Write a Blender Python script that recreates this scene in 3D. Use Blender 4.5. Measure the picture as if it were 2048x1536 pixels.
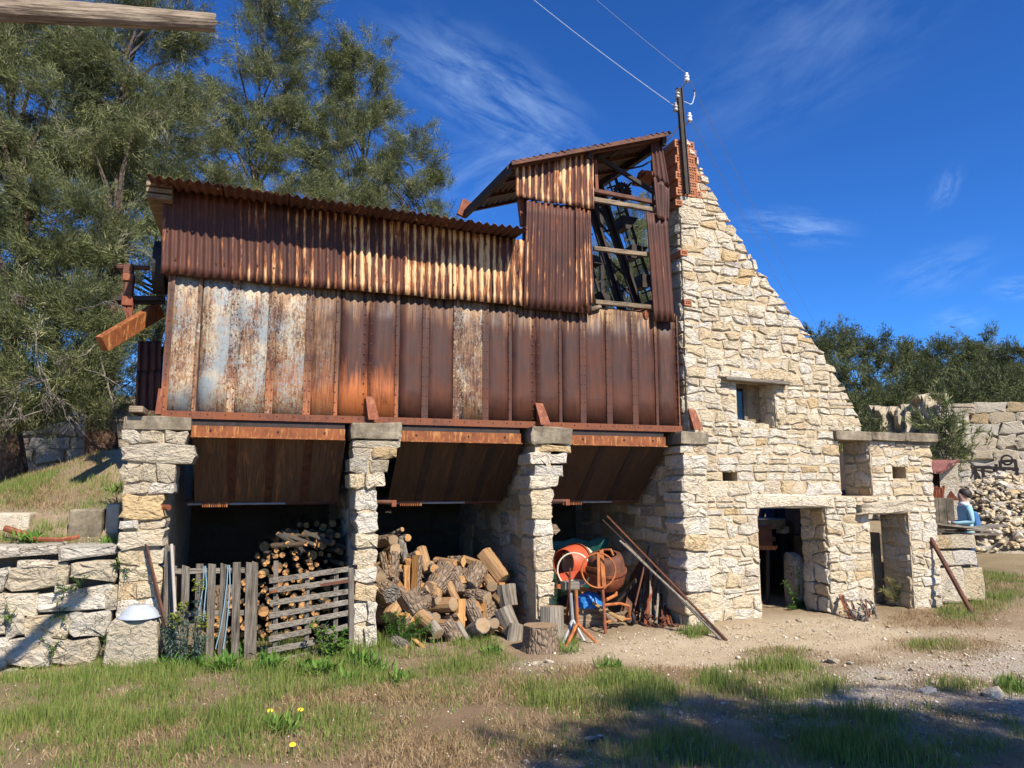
import bpy, bmesh, math, random
import numpy as np
from mathutils import Vector, Matrix, noise as mnoise
from mathutils.geometry import tessellate_polygon

for o in list(bpy.data.objects): bpy.data.objects.remove(o)
scene = bpy.context.scene
COL = scene.collection
R = math.radians
rnd = random.Random(7)

# ------------------------------------------------------------------ camera
F, YAW, PITCH, CAMY, CAMH = 1500.0, R(18.4), R(8.1), -8.3, 1.6
cam_d = bpy.data.cameras.new('camera'); cam = bpy.data.objects.new('camera', cam_d); COL.objects.link(cam)
cam_d.sensor_width = 36.0; cam_d.lens = 36.0 * F / 2048.0; cam_d.clip_start = 0.05; cam_d.clip_end = 3000
cam.location = (0, CAMY, CAMH); cam.rotation_euler = (R(90) + PITCH, 0, -YAW)
scene.camera = cam
scene.cycles.max_bounces = 6; scene.cycles.diffuse_bounces = 3; scene.cycles.glossy_bounces = 2; scene.cycles.transmission_bounces = 3
scene.render.resolution_x, scene.render.resolution_y = 1024, 768

# ------------------------------------------------------------------ light
SUN_AZ, SUN_EL = R(17), R(45)          # to the right of the facade normal, above the horizon
SUN = Vector((math.sin(SUN_AZ) * math.cos(SUN_EL), -math.cos(SUN_AZ) * math.cos(SUN_EL), math.sin(SUN_EL)))
sd = bpy.data.lights.new('sun', 'SUN'); sd.energy = 5.0; sd.angle = R(0.53); sd.color = (1.0, 0.92, 0.79)
so = bpy.data.objects.new('sun', sd); COL.objects.link(so); so.location = SUN * 60
so.rotation_euler = SUN.to_track_quat('Z', 'Y').to_euler()

def pray(x, y):
    fw = Vector((math.sin(YAW) * math.cos(PITCH), math.cos(YAW) * math.cos(PITCH), math.sin(PITCH)))
    rt = Vector((math.cos(YAW), -math.sin(YAW), 0)); up = rt.cross(fw)
    return fw + rt * ((x - 1024) / F) + up * ((768 - y) / F)
CAM = Vector((0, CAMY, CAMH))
def P(x, y, Y=0.0):                     # photo pixel -> point on the plane at depth Y
    d = pray(x, y); return CAM + d * ((Y - CAM.y) / d.y)
def G(x, y, Z=0.0):                     # photo pixel -> point at height Z
    d = pray(x, y); return CAM + d * ((Z - CAM.z) / d.z)
def Q(x, y, dist):                      # photo pixel -> point at a horizontal distance
    d = pray(x, y); return CAM + d * (dist / math.hypot(d.x, d.y))

w = bpy.data.worlds.new('World'); scene.world = w; w.use_nodes = True
wt = w.node_tree; wt.nodes.clear()
def wn(t, **k):
    n = wt.nodes.new(t)
    for a, b in k.items(): setattr(n, a, b)
    return n
wl = wt.links.new
sky = wn('ShaderNodeTexSky', sky_type='NISHITA', sun_disc=False)
sky.sun_elevation = SUN_EL; sky.sun_rotation = R(180) - SUN_AZ
sky.altitude = 900; sky.air_density = 1.0; sky.dust_density = 0.25; sky.ozone_density = 4.0
bg = wn('ShaderNodeBackground'); bg.inputs[1].default_value = 0.076
wo = wn('ShaderNodeOutputWorld')
gm = wn('ShaderNodeGamma'); gm.inputs[1].default_value = 1.28
tint = wn('ShaderNodeMix', data_type='RGBA', blend_type='MULTIPLY'); tint.inputs[0].default_value = 1.0
tint.inputs[7].default_value = (0.29, 0.64, 1.0, 1)
wl(sky.outputs[0], gm.inputs[0]); wl(gm.outputs[0], tint.inputs[6])
tc = wn('ShaderNodeTexCoord')
# thin cirrus: streaky noise inside a few soft ellipses of the sky dome
def cirrus(px, py, ax, ay, rx, ry, amount, scale, seed):
    c = pray(px, py).normalized(); a = (pray(ax, ay).normalized() - c)
    ez = c; ex = (a - ez * a.dot(ez)).normalized(); ey = ez.cross(ex)
    comps = []
    for v, r in ((ex, rx), (ey, ry)):
        d = wn('ShaderNodeVectorMath', operation='DOT_PRODUCT'); d.inputs[1].default_value = v / r
        wl(tc.outputs['Generated'], d.inputs[0]); comps.append(d.outputs['Value'])
    dz = wn('ShaderNodeVectorMath', operation='DOT_PRODUCT'); dz.inputs[1].default_value = ez
    wl(tc.outputs['Generated'], dz.inputs[0])
    gt = wn('ShaderNodeMath', operation='GREATER_THAN'); gt.inputs[1].default_value = 0.2; wl(dz.outputs['Value'], gt.inputs[0])
    cx = wn('ShaderNodeCombineXYZ'); wl(comps[0], cx.inputs[0]); wl(comps[1], cx.inputs[1])
    ln = wn('ShaderNodeVectorMath', operation='LENGTH'); wl(cx.outputs[0], ln.inputs[0])
    mr = wn('ShaderNodeMapRange', interpolation_type='SMOOTHERSTEP')
    mr.inputs[1].default_value = 1.0; mr.inputs[2].default_value = 0.0; wl(ln.outputs['Value'], mr.inputs[0])
    nz = wn('ShaderNodeTexNoise'); nz.inputs['Scale'].default_value = scale; nz.inputs['Detail'].default_value = 9
    nz.inputs['Roughness'].default_value = 0.62; nz.inputs['Distortion'].default_value = 0.35
    mp = wn('ShaderNodeMapping'); mp.inputs['Location'].default_value = (seed, seed * 1.7, 0); mp.inputs['Scale'].default_value = (0.9, 1.4, 1); mp.inputs['Rotation'].default_value = (0, 0, R(34))
    wl(cx.outputs[0], mp.inputs[0]); wl(mp.outputs[0], nz.inputs['Vector'])
    m2 = wn('ShaderNodeMapRange'); m2.inputs[1].default_value = 0.40; m2.inputs[2].default_value = 0.78; wl(nz.outputs[0], m2.inputs[0])
    o1 = wn('ShaderNodeMath', operation='MULTIPLY'); wl(mr.outputs[0], o1.inputs[0]); wl(m2.outputs[0], o1.inputs[1])
    o2 = wn('ShaderNodeMath', operation='MULTIPLY'); wl(o1.outputs[0], o2.inputs[0]); wl(gt.outputs[0], o2.inputs[1])
    o3 = wn('ShaderNodeMath', operation='MULTIPLY'); wl(o2.outputs[0], o3.inputs[0]); o3.inputs[1].default_value = amount
    return o3.outputs[0]
cl = [cirrus(985, 190, 1200, 320, 0.22, 0.085, 0.55, 2.6, 3.1), cirrus(1590, 455, 1720, 470, 0.10, 0.032, 0.55, 1.6, 8.3),
      cirrus(1640, 70, 1850, -60, 0.26, 0.13, 0.20, 2.0, 5.7), cirrus(1880, 540, 1990, 500, 0.09, 0.04, 0.3, 1.7, 12.1),
      cirrus(1910, 640, 1980, 630, 0.05, 0.022, 0.35, 1.5, 15.1), cirrus(2040, 575, 2100, 570, 0.05, 0.02, 0.4, 1.5, 18.1),
      cirrus(1890, 380, 1920, 330, 0.04, 0.022, 0.3, 1.5, 21.1), cirrus(1000, 330, 1180, 250, 0.16, 0.08, 0.28, 2.0, 27.1)]
acc = cl[0]
for c in cl[1:]:
    ad = wn('ShaderNodeMath', operation='ADD', use_clamp=True); wl(acc, ad.inputs[0]); wl(c, ad.inputs[1]); acc = ad.outputs[0]
cm = wn('ShaderNodeMix', data_type='RGBA'); wl(acc, cm.inputs[0]); wl(tint.outputs[2], cm.inputs[6])
cm.inputs[7].default_value = (4.2, 6.0, 9.0, 1)
wl(cm.outputs[2], bg.inputs[0]); wl(bg.outputs[0], wo.inputs[0])

scene.view_settings.view_transform = 'Standard'; scene.view_settings.look = 'None'
scene.view_settings.exposure = 0.72; scene.view_settings.gamma = 1.0
scene.view_settings.use_curve_mapping = False

# ------------------------------------------------------------------ helpers
ORG = {}
def link(o, parent=None):
    COL.objects.link(o)
    if parent is not None: o.parent = parent
    return o
def tag(o, label, cat, group=None, kind=None):
    o['label'] = label; o['category'] = cat
    if group: o['group'] = group
    if kind: o['kind'] = kind
    return o
def thing(name, label, cat, loc=(0, 0, 0), group=None):
    o = bpy.data.objects.new(name, None); link(o); o.location = loc; o.empty_display_size = 0.1
    ORG[o.name] = Vector(loc)
    return tag(o, label, cat, group)
def org(p): return ORG.get(p.name, Vector((0, 0, 0))) if p is not None else Vector((0, 0, 0))
def mobj(name, verts, faces, mats, parent=None, loc=None, mi=None, smooth=False):
    """verts in world coordinates; loc = world position of the origin"""
    po = org(parent)
    if loc is None: loc = po if parent is not None else (Vector(verts[0]) if verts else Vector())
    loc = Vector(loc)
    me = bpy.data.meshes.new(name)
    me.from_pydata([(v[0] - loc.x, v[1] - loc.y, v[2] - loc.z) for v in verts], [], faces)
    if not isinstance(mats, (list, tuple)): mats = [mats]
    for m in mats: me.materials.append(m)
    if mi: me.polygons.foreach_set('material_index', mi)
    if smooth: me.polygons.foreach_set('use_smooth', [True] * len(me.polygons))
    me.update()
    o = bpy.data.objects.new(name, me); link(o, parent)
    o.location = loc - po; ORG[o.name] = loc
    return o
def npmesh(name, V, T, mat, parent=None, attrs=None, k=3):
    V = np.asarray(V, np.float32); T = np.asarray(T, np.int32)
    po = org(parent); V = V - np.array(po, np.float32)
    me = bpy.data.meshes.new(name); n, m = len(V), len(T)
    me.vertices.add(n); me.vertices.foreach_set('co', V.ravel())
    me.loops.add(m * k); me.loops.foreach_set('vertex_index', T.ravel())
    me.polygons.add(m); me.polygons.foreach_set('loop_start', np.arange(0, m * k, k, dtype=np.int32))
    if attrs:
        for an, av in attrs.items():
            a = me.attributes.new(an, 'FLOAT', 'POINT'); a.data.foreach_set('value', np.asarray(av, np.float32).ravel())
    me.materials.append(mat); me.update(calc_edges=True); me.validate()
    o = bpy.data.objects.new(name, me); link(o, parent); ORG[o.name] = po
    return o
class MB:
    def __init__(s): s.v = []; s.f = []; s.m = []
    def add(s, vs, fs, m=0):
        b = len(s.v); s.v += [tuple(v) for v in vs]; s.f += [tuple(b + i for i in f) for f in fs]; s.m += [m] * len(fs); return s
    def box(s, x0, x1, y0, y1, z0, z1, m=0):
        return s.hexa([(x0, y0, z0), (x1, y0, z0), (x1, y1, z0), (x0, y1, z0)], [(x0, y0, z1), (x1, y0, z1), (x1, y1, z1), (x0, y1, z1)], m)
    def hexa(s, lo, hi, m=0):
        return s.add(list(lo) + list(hi), [(3, 2, 1, 0), (4, 5, 6, 7), (0, 1, 5, 4), (1, 2, 6, 5), (2, 3, 7, 6), (3, 0, 4, 7)], m)
    def bar(s, a, b, w, h, up=(0, 0, 1), m=0):      # rectangular bar from a to b
        a, b = Vector(a), Vector(b); d = (b - a).normalized(); upv = Vector(up)
        sx = d.cross(upv)
        if sx.length < 1e-4: sx = d.cross(Vector((1, 0, 0)))
        sx.normalize(); sy = sx.cross(d).normalized()
        q = [(-w / 2, -h / 2), (w / 2, -h / 2), (w / 2, h / 2), (-w / 2, h / 2)]
        return s.hexa([a + sx * i + sy * j for i, j in q], [b + sx * i + sy * j for i, j in q], m)
    def tube(s, pts, rad, n=8, m=0, caps=True, mc=None, jit=0, rg=None):
        pts = [Vector(p) for p in pts]
        if not isinstance(rad, (list, tuple)): rad = [rad] * len(pts)
        base = len(s.v); prev = None; jr = [1 + (rg.uniform(-jit, jit) if rg else 0) for _ in range(n)]
        for i, p in enumerate(pts):
            d = (pts[min(i + 1, len(pts) - 1)] - pts[max(i - 1, 0)]).normalized()
            if prev is None:
                prev = d.cross(Vector((0.13, 0.21, 1)));
                if prev.length < 0.05: prev = d.cross(Vector((1, 0.1, 0)))
            u = (prev - d * prev.dot(d)).normalized(); v = d.cross(u); prev = u
            for k in range(n):
                a = 2 * math.pi * k / n; s.v.append(tuple(p + (u * math.cos(a) + v * math.sin(a)) * rad[i] * jr[k]))
        for i in range(len(pts) - 1):
            for k in range(n):
                a = base + i * n + k; b = base + i * n + (k + 1) % n
                s.f.append((a, b, b + n, a + n)); s.m.append(m)
        if caps:
            s.f.append(tuple(base + k for k in reversed(range(n)))); s.m.append(m if mc is None else mc)
            e = base + (len(pts) - 1) * n; s.f.append(tuple(e + k for k in range(n))); s.m.append(m if mc is None else mc)
        return s
    def lathe(s, prof, c, axis=(0, 0, 1), n=16, m=0):   # prof: (radius, height)
        ax = Vector(axis).normalized(); u = ax.cross(Vector((0.3, 1, 0.1)));u.normalize(); v = ax.cross(u); base = len(s.v); c = Vector(c)
        for r, h in prof:
            for k in range(n):
                a = 2 * math.pi * k / n; s.v.append(tuple(c + ax * h + (u * math.cos(a) + v * math.sin(a)) * max(r, 1e-4)))
        for i in range(len(prof) - 1):
            for k in range(n):
                a = base + i * n + k; b = base + i * n + (k + 1) % n
                s.f.append((a, b, b + n, a + n)); s.m.append(m)
        return s
    def build(s, name, mats, parent=None, loc=None, smooth=False):
        return mobj(name, s.v, s.f, mats, parent, loc, s.m, smooth)
def bevel(o, w=0.006, seg=1):
    b = o.modifiers.new('bevel', 'BEVEL'); b.width = w; b.segments = seg; b.limit_method = 'ANGLE'; return o
def copy_tree(o, parent=None):
    c = o.copy(); link(c, parent); ORG[c.name] = ORG.get(o.name, Vector())
    for ch in list(o.children): copy_tree(ch, c)
    return c
def fbm(x, y, z=0.0, s=1.0): return mnoise.fractal(Vector((x * s, y * s, z * s)), 1.0, 2.0, 4)
def sstep(a, b, x):
    t = np.clip((x - a) / (b - a), 0, 1); return t * t * (3 - 2 * t)
# ------------------------------------------------------------------ materials
class NM:
    def __init__(s, name):
        s.m = bpy.data.materials.new(name); s.m.use_nodes = True; s.t = s.m.node_tree
        s.b = s.t.nodes['Principled BSDF']; s.geo = None
    def n(s, t, **k):
        n = s.t.nodes.new(t)
        for a, b in k.items(): setattr(n, a, b)
        return n
    def put(s, sock, v):
        if v is None: return
        if hasattr(v, 'is_output'): s.t.links.new(v, sock)
        else:
            if isinstance(v, tuple) and len(v) == 3 and len(sock.default_value) == 4: v = v + (1,)
            sock.default_value = v
    def pos(s):
        if s.geo is None: s.geo = s.n('ShaderNodeNewGeometry')
        return s.geo.outputs['Position']
    def obj(s): return s.n('ShaderNodeTexCoord').outputs['Object']
    def rand(s): return s.n('ShaderNodeObjectInfo').outputs['Random']
    def attr(s, name, typ='GEOMETRY'):
        return s.n('ShaderNodeAttribute', attribute_name=name, attribute_type=typ).outputs['Fac']
    def map(s, v, sc=(1, 1, 1), loc=(0, 0, 0), rot=(0, 0, 0)):
        n = s.n('ShaderNodeMapping'); s.put(n.inputs[0], v); n.inputs['Scale'].default_value = sc; n.inputs['Location'].default_value = loc; n.inputs['Rotation'].default_value = rot
        return n.outputs[0]
    def off(s, v, amt):          # offset coordinates by a scalar (per-object random)
        n = s.n('ShaderNodeVectorMath', operation='ADD'); s.put(n.inputs[0], v)
        m = s.math('MULTIPLY', amt, 37.0); s.put(n.inputs[1], m); return n.outputs[0]
    def noise(s, v, sc=5, det=5, rough=0.55, dist=0.0):
        n = s.n('ShaderNodeTexNoise'); s.put(n.inputs['Vector'], v)
        for a, b in (('Scale', sc), ('Detail', det), ('Roughness', rough), ('Distortion', dist)): n.inputs[a].default_value = b
        return n.outputs[0]
    def voro(s, v, sc=5, feat='F1', out=0):
        n = s.n('ShaderNodeTexVoronoi', feature=feat); s.put(n.inputs['Vector'], v); n.inputs['Scale'].default_value = sc
        return n.outputs[out]
    def ramp(s, f, stops):
        n = s.n('ShaderNodeValToRGB'); s.put(n.inputs[0], f); cr = n.color_ramp
        while len(cr.elements) > 1: cr.elements.remove(cr.elements[-1])
        first = True
        for p, c in stops:
            if not isinstance(c, tuple): c = (c, c, c)
            e = cr.elements[0] if first else cr.elements.new(p)
            e.position = p; e.color = c + (1,); first = False
        return n.outputs[0]
    def mix(s, f, a, b, mode='MIX'):
        n = s.n('ShaderNodeMix', data_type='RGBA', blend_type=mode); s.put(n.inputs[0], f); s.put(n.inputs[6], a); s.put(n.inputs[7], b)
        return n.outputs[2]
    def math(s, op, a, b=0.5, clamp=False):
        n = s.n('ShaderNodeMath', operation=op, use_clamp=clamp); s.put(n.inputs[0], a); s.put(n.inputs[1], b); return n.outputs[0]
    def rng(s, v, a, b, c=0.0, d=1.0):
        n = s.n('ShaderNodeMapRange'); s.put(n.inputs[0], v)
        for i, x in enumerate((a, b, c, d)): s.put(n.inputs[i + 1], x)
        return n.outputs[0]
    def sep(s, v, i):
        n = s.n('ShaderNodeSeparateXYZ'); s.put(n.inputs[0], v); return n.outputs[i]
    def bump(s, h, st=0.5, d=0.02, nrm=None):
        n = s.n('ShaderNodeBump'); n.inputs['Strength'].default_value = st; n.inputs['Distance'].default_value = d
        s.put(n.inputs['Height'], h); s.put(n.inputs['Normal'], nrm); return n.outputs[0]
    def out(s, col, rough=0.8, nrm=None, metal=0.0, spec=0.4):
        s.put(s.b.inputs['Base Color'], col); s.put(s.b.inputs['Roughness'], rough); s.put(s.b.inputs['Metallic'], metal)
        s.put(s.b.inputs['Specular IOR Level'], spec); s.put(s.b.inputs['Normal'], nrm); return s.m

def stone_mat(name, warm=1.0, dark=1.0, grey=0.3):
    k = NM(name); p = k.pos(); r = k.rand()
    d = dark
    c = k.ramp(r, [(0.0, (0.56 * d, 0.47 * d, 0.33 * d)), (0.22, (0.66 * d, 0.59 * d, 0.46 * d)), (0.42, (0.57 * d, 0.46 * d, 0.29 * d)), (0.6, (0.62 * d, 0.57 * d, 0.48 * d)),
                   (0.80, (0.66 * d, 0.59 * d, 0.47 * d)), (0.92, (0.56 * d, 0.40 * d, 0.20 * d)), (1.0, (0.50 * d, 0.46 * d, 0.39 * d))])
    n1 = k.noise(p, 5.5, 6, 0.62)
    c = k.mix(k.rng(n1, 0.50, 0.70, 0, 0.62 * warm), c, (0.50 * d, 0.34 * d, 0.16 * d))
    n2 = k.noise(k.off(p, r), 3.1, 5, 0.6)
    c = k.mix(k.rng(n2, 0.55, 0.8, 0, grey), c, (0.30 * d, 0.30 * d, 0.28 * d))
    fine = k.noise(p, 60, 4, 0.7)
    c = k.mix(k.rng(fine, 0.35, 0.7, 0.22, 0.0), c, (0.26, 0.22, 0.16))
    pit = k.rng(k.noise(p, 24, 5, 0.7), 0.62, 0.75, 0, 0.5)
    c = k.mix(pit, c, (0.22, 0.17, 0.11))
    wv = k.n('ShaderNodeVectorMath', operation='ADD'); k.put(wv.inputs[0], p); k.put(wv.inputs[1], k.map(k.n('ShaderNodeTexNoise').outputs['Color'], (.12, .12, .12)))
    fis = k.rng(k.voro(k.map(wv.outputs[0], (1, 1, 1.7)), 7.5, 'DISTANCE_TO_EDGE'), 0.0, 0.035, 1, 0)
    fis = k.math('MULTIPLY', fis, k.rng(k.noise(p, 4, 3, .6), .48, .58))
    c = k.mix(k.math('MULTIPLY', fis, .55), c, (0.16, 0.12, 0.08))
    chip = k.voro(k.map(wv.outputs[0], (1, 1, 1.5)), 19, 'F1')
    h = k.math('ADD', k.math('ADD', k.math('MULTIPLY', k.noise(p, 16, 8, 0.74), 0.9), k.math('MULTIPLY', chip, 0.35)), k.math('ADD', k.math('MULTIPLY', fine, 0.2), k.math('MULTIPLY', fis, -0.5)))
    return k.out(c, 0.92, k.bump(h, 0.9, 0.05), spec=0.12)
M = {}
M['stone'] = stone_mat('limestone', 0.75, 1.10, 0.18)
M['stone_grey'] = stone_mat('grey_limestone', 0.4, 0.86, 0.75)
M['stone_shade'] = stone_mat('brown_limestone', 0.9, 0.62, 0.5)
M['bay_shade'] = stone_mat('shade_darkened_limestone', 0.3, 0.16, 0.6)  # limestone darkened in its colour to imitate the deep shade inside the bays
M['cliff'] = stone_mat('cliff_limestone', 0.45, 0.72, 0.6)
def mortar(name, a, b):
    k = NM(name); p = k.pos(); n = k.noise(p, 7, 6, 0.65); c = k.ramp(n, [(0.3, a), (0.7, b)])
    f = k.noise(p, 70, 3, 0.7); c = k.mix(k.rng(f, 0.3, 0.6, 0.4, 0), c, (0.16, 0.12, 0.07))
    return k.out(c, 0.95, k.bump(k.math('ADD', n, k.math('MULTIPLY', f, 0.3)), 0.9, 0.05), spec=0.1)
M['mortar'] = mortar('lime_mortar', (0.46, 0.35, 0.21), (0.66, 0.55, 0.38))
M['mortar_dark'] = mortar('dark_mortar', (0.10, 0.085, 0.065), (0.20, 0.165, 0.12))
M['render'] = mortar('lime_render', (0.50, 0.42, 0.30), (0.64, 0.56, 0.44))
k = NM('weathered_concrete'); p = k.pos(); n = k.noise(p, 4, 6, 0.7)
c = k.ramp(n, [(0.3, (0.07, 0.056, 0.038)), (0.5, (0.20, 0.165, 0.115)), (0.7, (0.37, 0.315, 0.225))])
st = k.noise(k.map(p, (9, 9, 1.2)), 1.6, 5, 0.6); c = k.mix(k.rng(st, 0.5, 0.75, 0, 0.6), c, (0.09, 0.08, 0.065))
M['concrete'] = k.out(c, 0.9, k.bump(k.noise(p, 30, 6, 0.7), 0.5, 0.02), spec=0.15)

def rust_plate(name):
    k = NM(name); p = k.pos(); po = k.off(p, k.attr('seed', 'OBJECT'))
    st = k.noise(k.map(po, (26, 26, 1.6)), 1.0, 6, 0.6)                 # vertical runs
    st2 = k.noise(k.map(po, (60, 60, 5)), 1.0, 5, 0.65)
    bl = k.noise(po, 3.2, 6, 0.62)
    c = k.ramp(k.math('ADD', k.math('MULTIPLY', st, 0.5), k.math('MULTIPLY', bl, 0.5)),
               [(0.30, (0.030, 0.012, 0.008)), (0.47, (0.050, 0.017, 0.010)), (0.58, (0.078, 0.024, 0.012)), (0.74, (0.13, 0.042, 0.018))])
    z = k.sep(p, 2)
    # fresh red-orange rust band low on the plate
    band = k.math('MULTIPLY', k.rng(k.math('ADD', z, k.math('MULTIPLY', st, 0.9)), 3.42, 3.12, 0, 1), k.rng(k.math('ADD', k.math('MULTIPLY', st2, 0.6), k.math('MULTIPLY', bl, 0.5)), 0.38, 0.58, 0.2, 1))
    c = k.mix(k.math('MULTIPLY', band, k.attr('orange', 'OBJECT'), True), c, (0.42, 0.125, 0.034))
    # cream mineral wash running from the top
    top = k.rng(k.math('ADD', z, k.math('MULTIPLY', st, 1.5)), 4.28, 4.78, 0, 1)
    fl = k.rng(k.math('ADD', k.math('MULTIPLY', st2, 0.6), k.math('MULTIPLY', bl, 0.45)), 0.40, 0.62)
    c = k.mix(k.math('MULTIPLY', k.math('MULTIPLY', top, fl), k.attr('wash', 'OBJECT'), True), c, k.mix(bl, (0.42, 0.19, 0.06), (0.62, 0.47, 0.27)))
    ch_ = k.math('MULTIPLY', k.rng(k.math('ADD', k.math('MULTIPLY', st2, .5), k.math('MULTIPLY', k.noise(po, 5, 6, .7), .5)), .43, .60), k.rng(k.attr('paint', 'OBJECT'), .25, .9, 0, .85))
    c = k.mix(ch_, c, k.mix(st, (0.30, 0.13, 0.05), (0.50, 0.33, 0.16)))
    # flaking paint: speckle through a blotch mask
    sp = k.math('ADD', k.math('MULTIPLY', k.noise(k.map(po, (1, 1, 0.55)), 38, 5, 0.72), 0.55), k.math('MULTIPLY', k.noise(k.map(po, (1, 1, 0.6)), 120, 3, 0.8), 0.45))
    bm = k.noise(k.map(po, (5, 5, 1.7)), 1.1, 5, 0.6)
    pa = k.attr('paint', 'OBJECT')
    thr = k.math('SUBTRACT', 0.845, k.math('MULTIPLY', pa, 0.30))
    pm = k.rng(k.math('ADD', k.math('MULTIPLY', sp, 0.82), k.math('MULTIPLY', bm, 0.42)), thr, k.math('ADD', thr, 0.09))
    pc = k.mix(k.rng(k.noise(po, 2.2, 4, 0.6), 0.42, 0.6), (0.23, 0.26, 0.265), k.mix(k.rng(st2, 0.4, 0.6), (0.46, 0.32, 0.16), (0.50, 0.43, 0.31)))
    c = k.mix(pm, c, pc)
    h = k.math('ADD', k.math('MULTIPLY', pm, 0.4), k.math('MULTIPLY', k.noise(p, 55, 4, 0.7), 0.7))
    ro = k.rng(bl, 0.3, 0.7, 0.46, 0.8)
    return k.out(c, ro, k.bump(h, 0.35, 0.006), metal=0.0, spec=0.4)
M['plate'] = rust_plate('rusted_plate')
def corr_mat():
    k = NM('rusted_corrugated_iron'); p = k.pos(); r = k.rand(); ph = k.attr('ph')
    st = k.noise(k.map(p, (9, 9, 0.9)), 1.5, 6, 0.65); st2 = k.noise(k.map(p, (55, 55, 5)), 1.0, 6, 0.7); bl = k.noise(p, 1.6, 5, 0.6)
    c = k.ramp(k.math('ADD', k.math('MULTIPLY', st2, 0.5), k.math('MULTIPLY', bl, 0.5)), [(0.32, (0.034, 0.014, 0.010)), (0.5, (0.072, 0.026, 0.016)), (0.68, (0.135, 0.042, 0.020))])
    s = k.attr('streak', 'OBJECT')
    w_ = k.math('ADD', k.math('MULTIPLY', st, 0.75), k.math('ADD', k.math('MULTIPLY', st2, 0.55), k.math('MULTIPLY', ph, 0.24)))
    w_ = k.math('ADD', k.math('ADD', w_, k.math('MULTIPLY', s, 0.34)), k.math('MULTIPLY', k.math('SUBTRACT', k.noise(k.map(p, (3, 3, 1.6), (4, 1, 2)), 1.3, 4, 0.6), 0.5), 0.7))
    c = k.mix(k.rng(w_, 1.03, 1.13), c, (0.36, 0.125, 0.035))
    c = k.mix(k.rng(w_, 1.12, 1.21), c, k.mix(bl, (0.58, 0.37, 0.15), (0.66, 0.50, 0.29)))
    return k.out(c, 0.62, k.bump(k.noise(p, 70, 4, 0.7), 0.3, 0.005), spec=0.35)
M['corr'] = corr_mat()
def rust(name, a, b, cc=None, sc=9, rough=0.7):
    k = NM(name); p = k.pos(); n = k.noise(p, sc, 6, 0.65); c = k.ramp(n, [(0.3, a), (0.68, b)])
    if cc: c = k.mix(k.rng(k.noise(k.map(p, (20, 20, 4)), 1.5, 5, 0.6), 0.52, 0.66), c, cc)
    return k.out(c, rough, k.bump(k.noise(p, 90, 4, 0.7), 0.4, 0.005), spec=0.35)
M['beam'] = rust('orange_rust_beam', (0.12, 0.034, 0.012), (0.27, 0.085, 0.022), (0.44, 0.20, 0.06))
M['rust'] = rust('brown_rust', (0.055, 0.024, 0.016), (0.16, 0.058, 0.028))
M['rust_red'] = rust('red_brown_rust', (0.13, 0.035, 0.018), (0.24, 0.068, 0.028), (0.30, 0.12, 0.05))
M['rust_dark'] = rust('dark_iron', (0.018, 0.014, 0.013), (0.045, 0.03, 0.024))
M['rust_orange'] = rust('orange_painted_rust', (0.30, 0.085, 0.025), (0.46, 0.16, 0.045), (0.22, 0.06, 0.02))
M['mixer_red'] = rust('red_enamel', (0.42, 0.06, 0.024), (0.55, 0.10, 0.04), (0.30, 0.09, 0.05), 5, 0.5)
M['mixer_white'] = rust('dirty_white_enamel', (0.55, 0.50, 0.38), (0.68, 0.63, 0.50), None, 5, 0.5)
M['red_roof'] = rust('red_roof_iron', (0.13, 0.035, 0.028), (0.22, 0.06, 0.042), (0.55, 0.36, 0.24), 3)
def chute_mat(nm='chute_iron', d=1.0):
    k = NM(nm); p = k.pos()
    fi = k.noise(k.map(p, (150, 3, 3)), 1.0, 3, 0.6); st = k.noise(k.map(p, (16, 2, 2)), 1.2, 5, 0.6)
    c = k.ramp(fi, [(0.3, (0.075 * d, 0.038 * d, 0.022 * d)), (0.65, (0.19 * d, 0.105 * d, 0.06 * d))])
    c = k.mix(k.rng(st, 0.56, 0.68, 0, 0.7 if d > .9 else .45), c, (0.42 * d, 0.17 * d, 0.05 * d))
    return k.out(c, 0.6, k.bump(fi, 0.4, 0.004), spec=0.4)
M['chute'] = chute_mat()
M['chute_shade'] = chute_mat('shaded_chute_iron', 0.38)  # darker copy: shade of the middle and right bays put into the colour
def wood(name, a, b, axis='z', cc=(0.03, 0.025, 0.02), sc=1.0, obj=True):
    k = NM(name); p = k.obj() if obj else k.pos(); r = k.rand(); p = k.off(p, r)
    s3 = {'z': (30, 30, 1.8), 'x': (1.8, 30, 30), 'y': (30, 1.8, 30)}[axis]
    g = k.noise(k.map(p, tuple(v * sc * 2.0 for v in s3)), 1.0, 6, 0.65, 0.6); bl = k.noise(p, 3, 4, 0.6)
    c = k.ramp(k.math('ADD', k.math('MULTIPLY', g, 0.7), k.math('MULTIPLY', bl, 0.3)), [(0.36, cc), (0.48, a), (0.66, b)])
    c = k.mix(k.rng(r, 0, 1, 0, 0.35), c, k.mix(0.5, c, a))
    return k.out(c, 0.85, k.bump(g, 0.9, 0.015), spec=0.2)
M['board'] = wood('grey_weathered_board', (0.13, 0.108, 0.085), (0.26, 0.225, 0.18), 'z')
M['board_x'] = wood('grey_weathered_slat', (0.17, 0.145, 0.115), (0.34, 0.30, 0.24), 'x')
M['timber'] = wood('old_timber', (0.20, 0.145, 0.095), (0.40, 0.31, 0.21), 'x')
M['driftwood'] = wood('bleached_pole', (0.20, 0.155, 0.11), (0.42, 0.345, 0.26), 'x', (0.025, 0.017, 0.012), 1.2)
M['plank'] = wood('yellow_plank', (0.36, 0.22, 0.09), (0.52, 0.34, 0.16), 'x')
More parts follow.
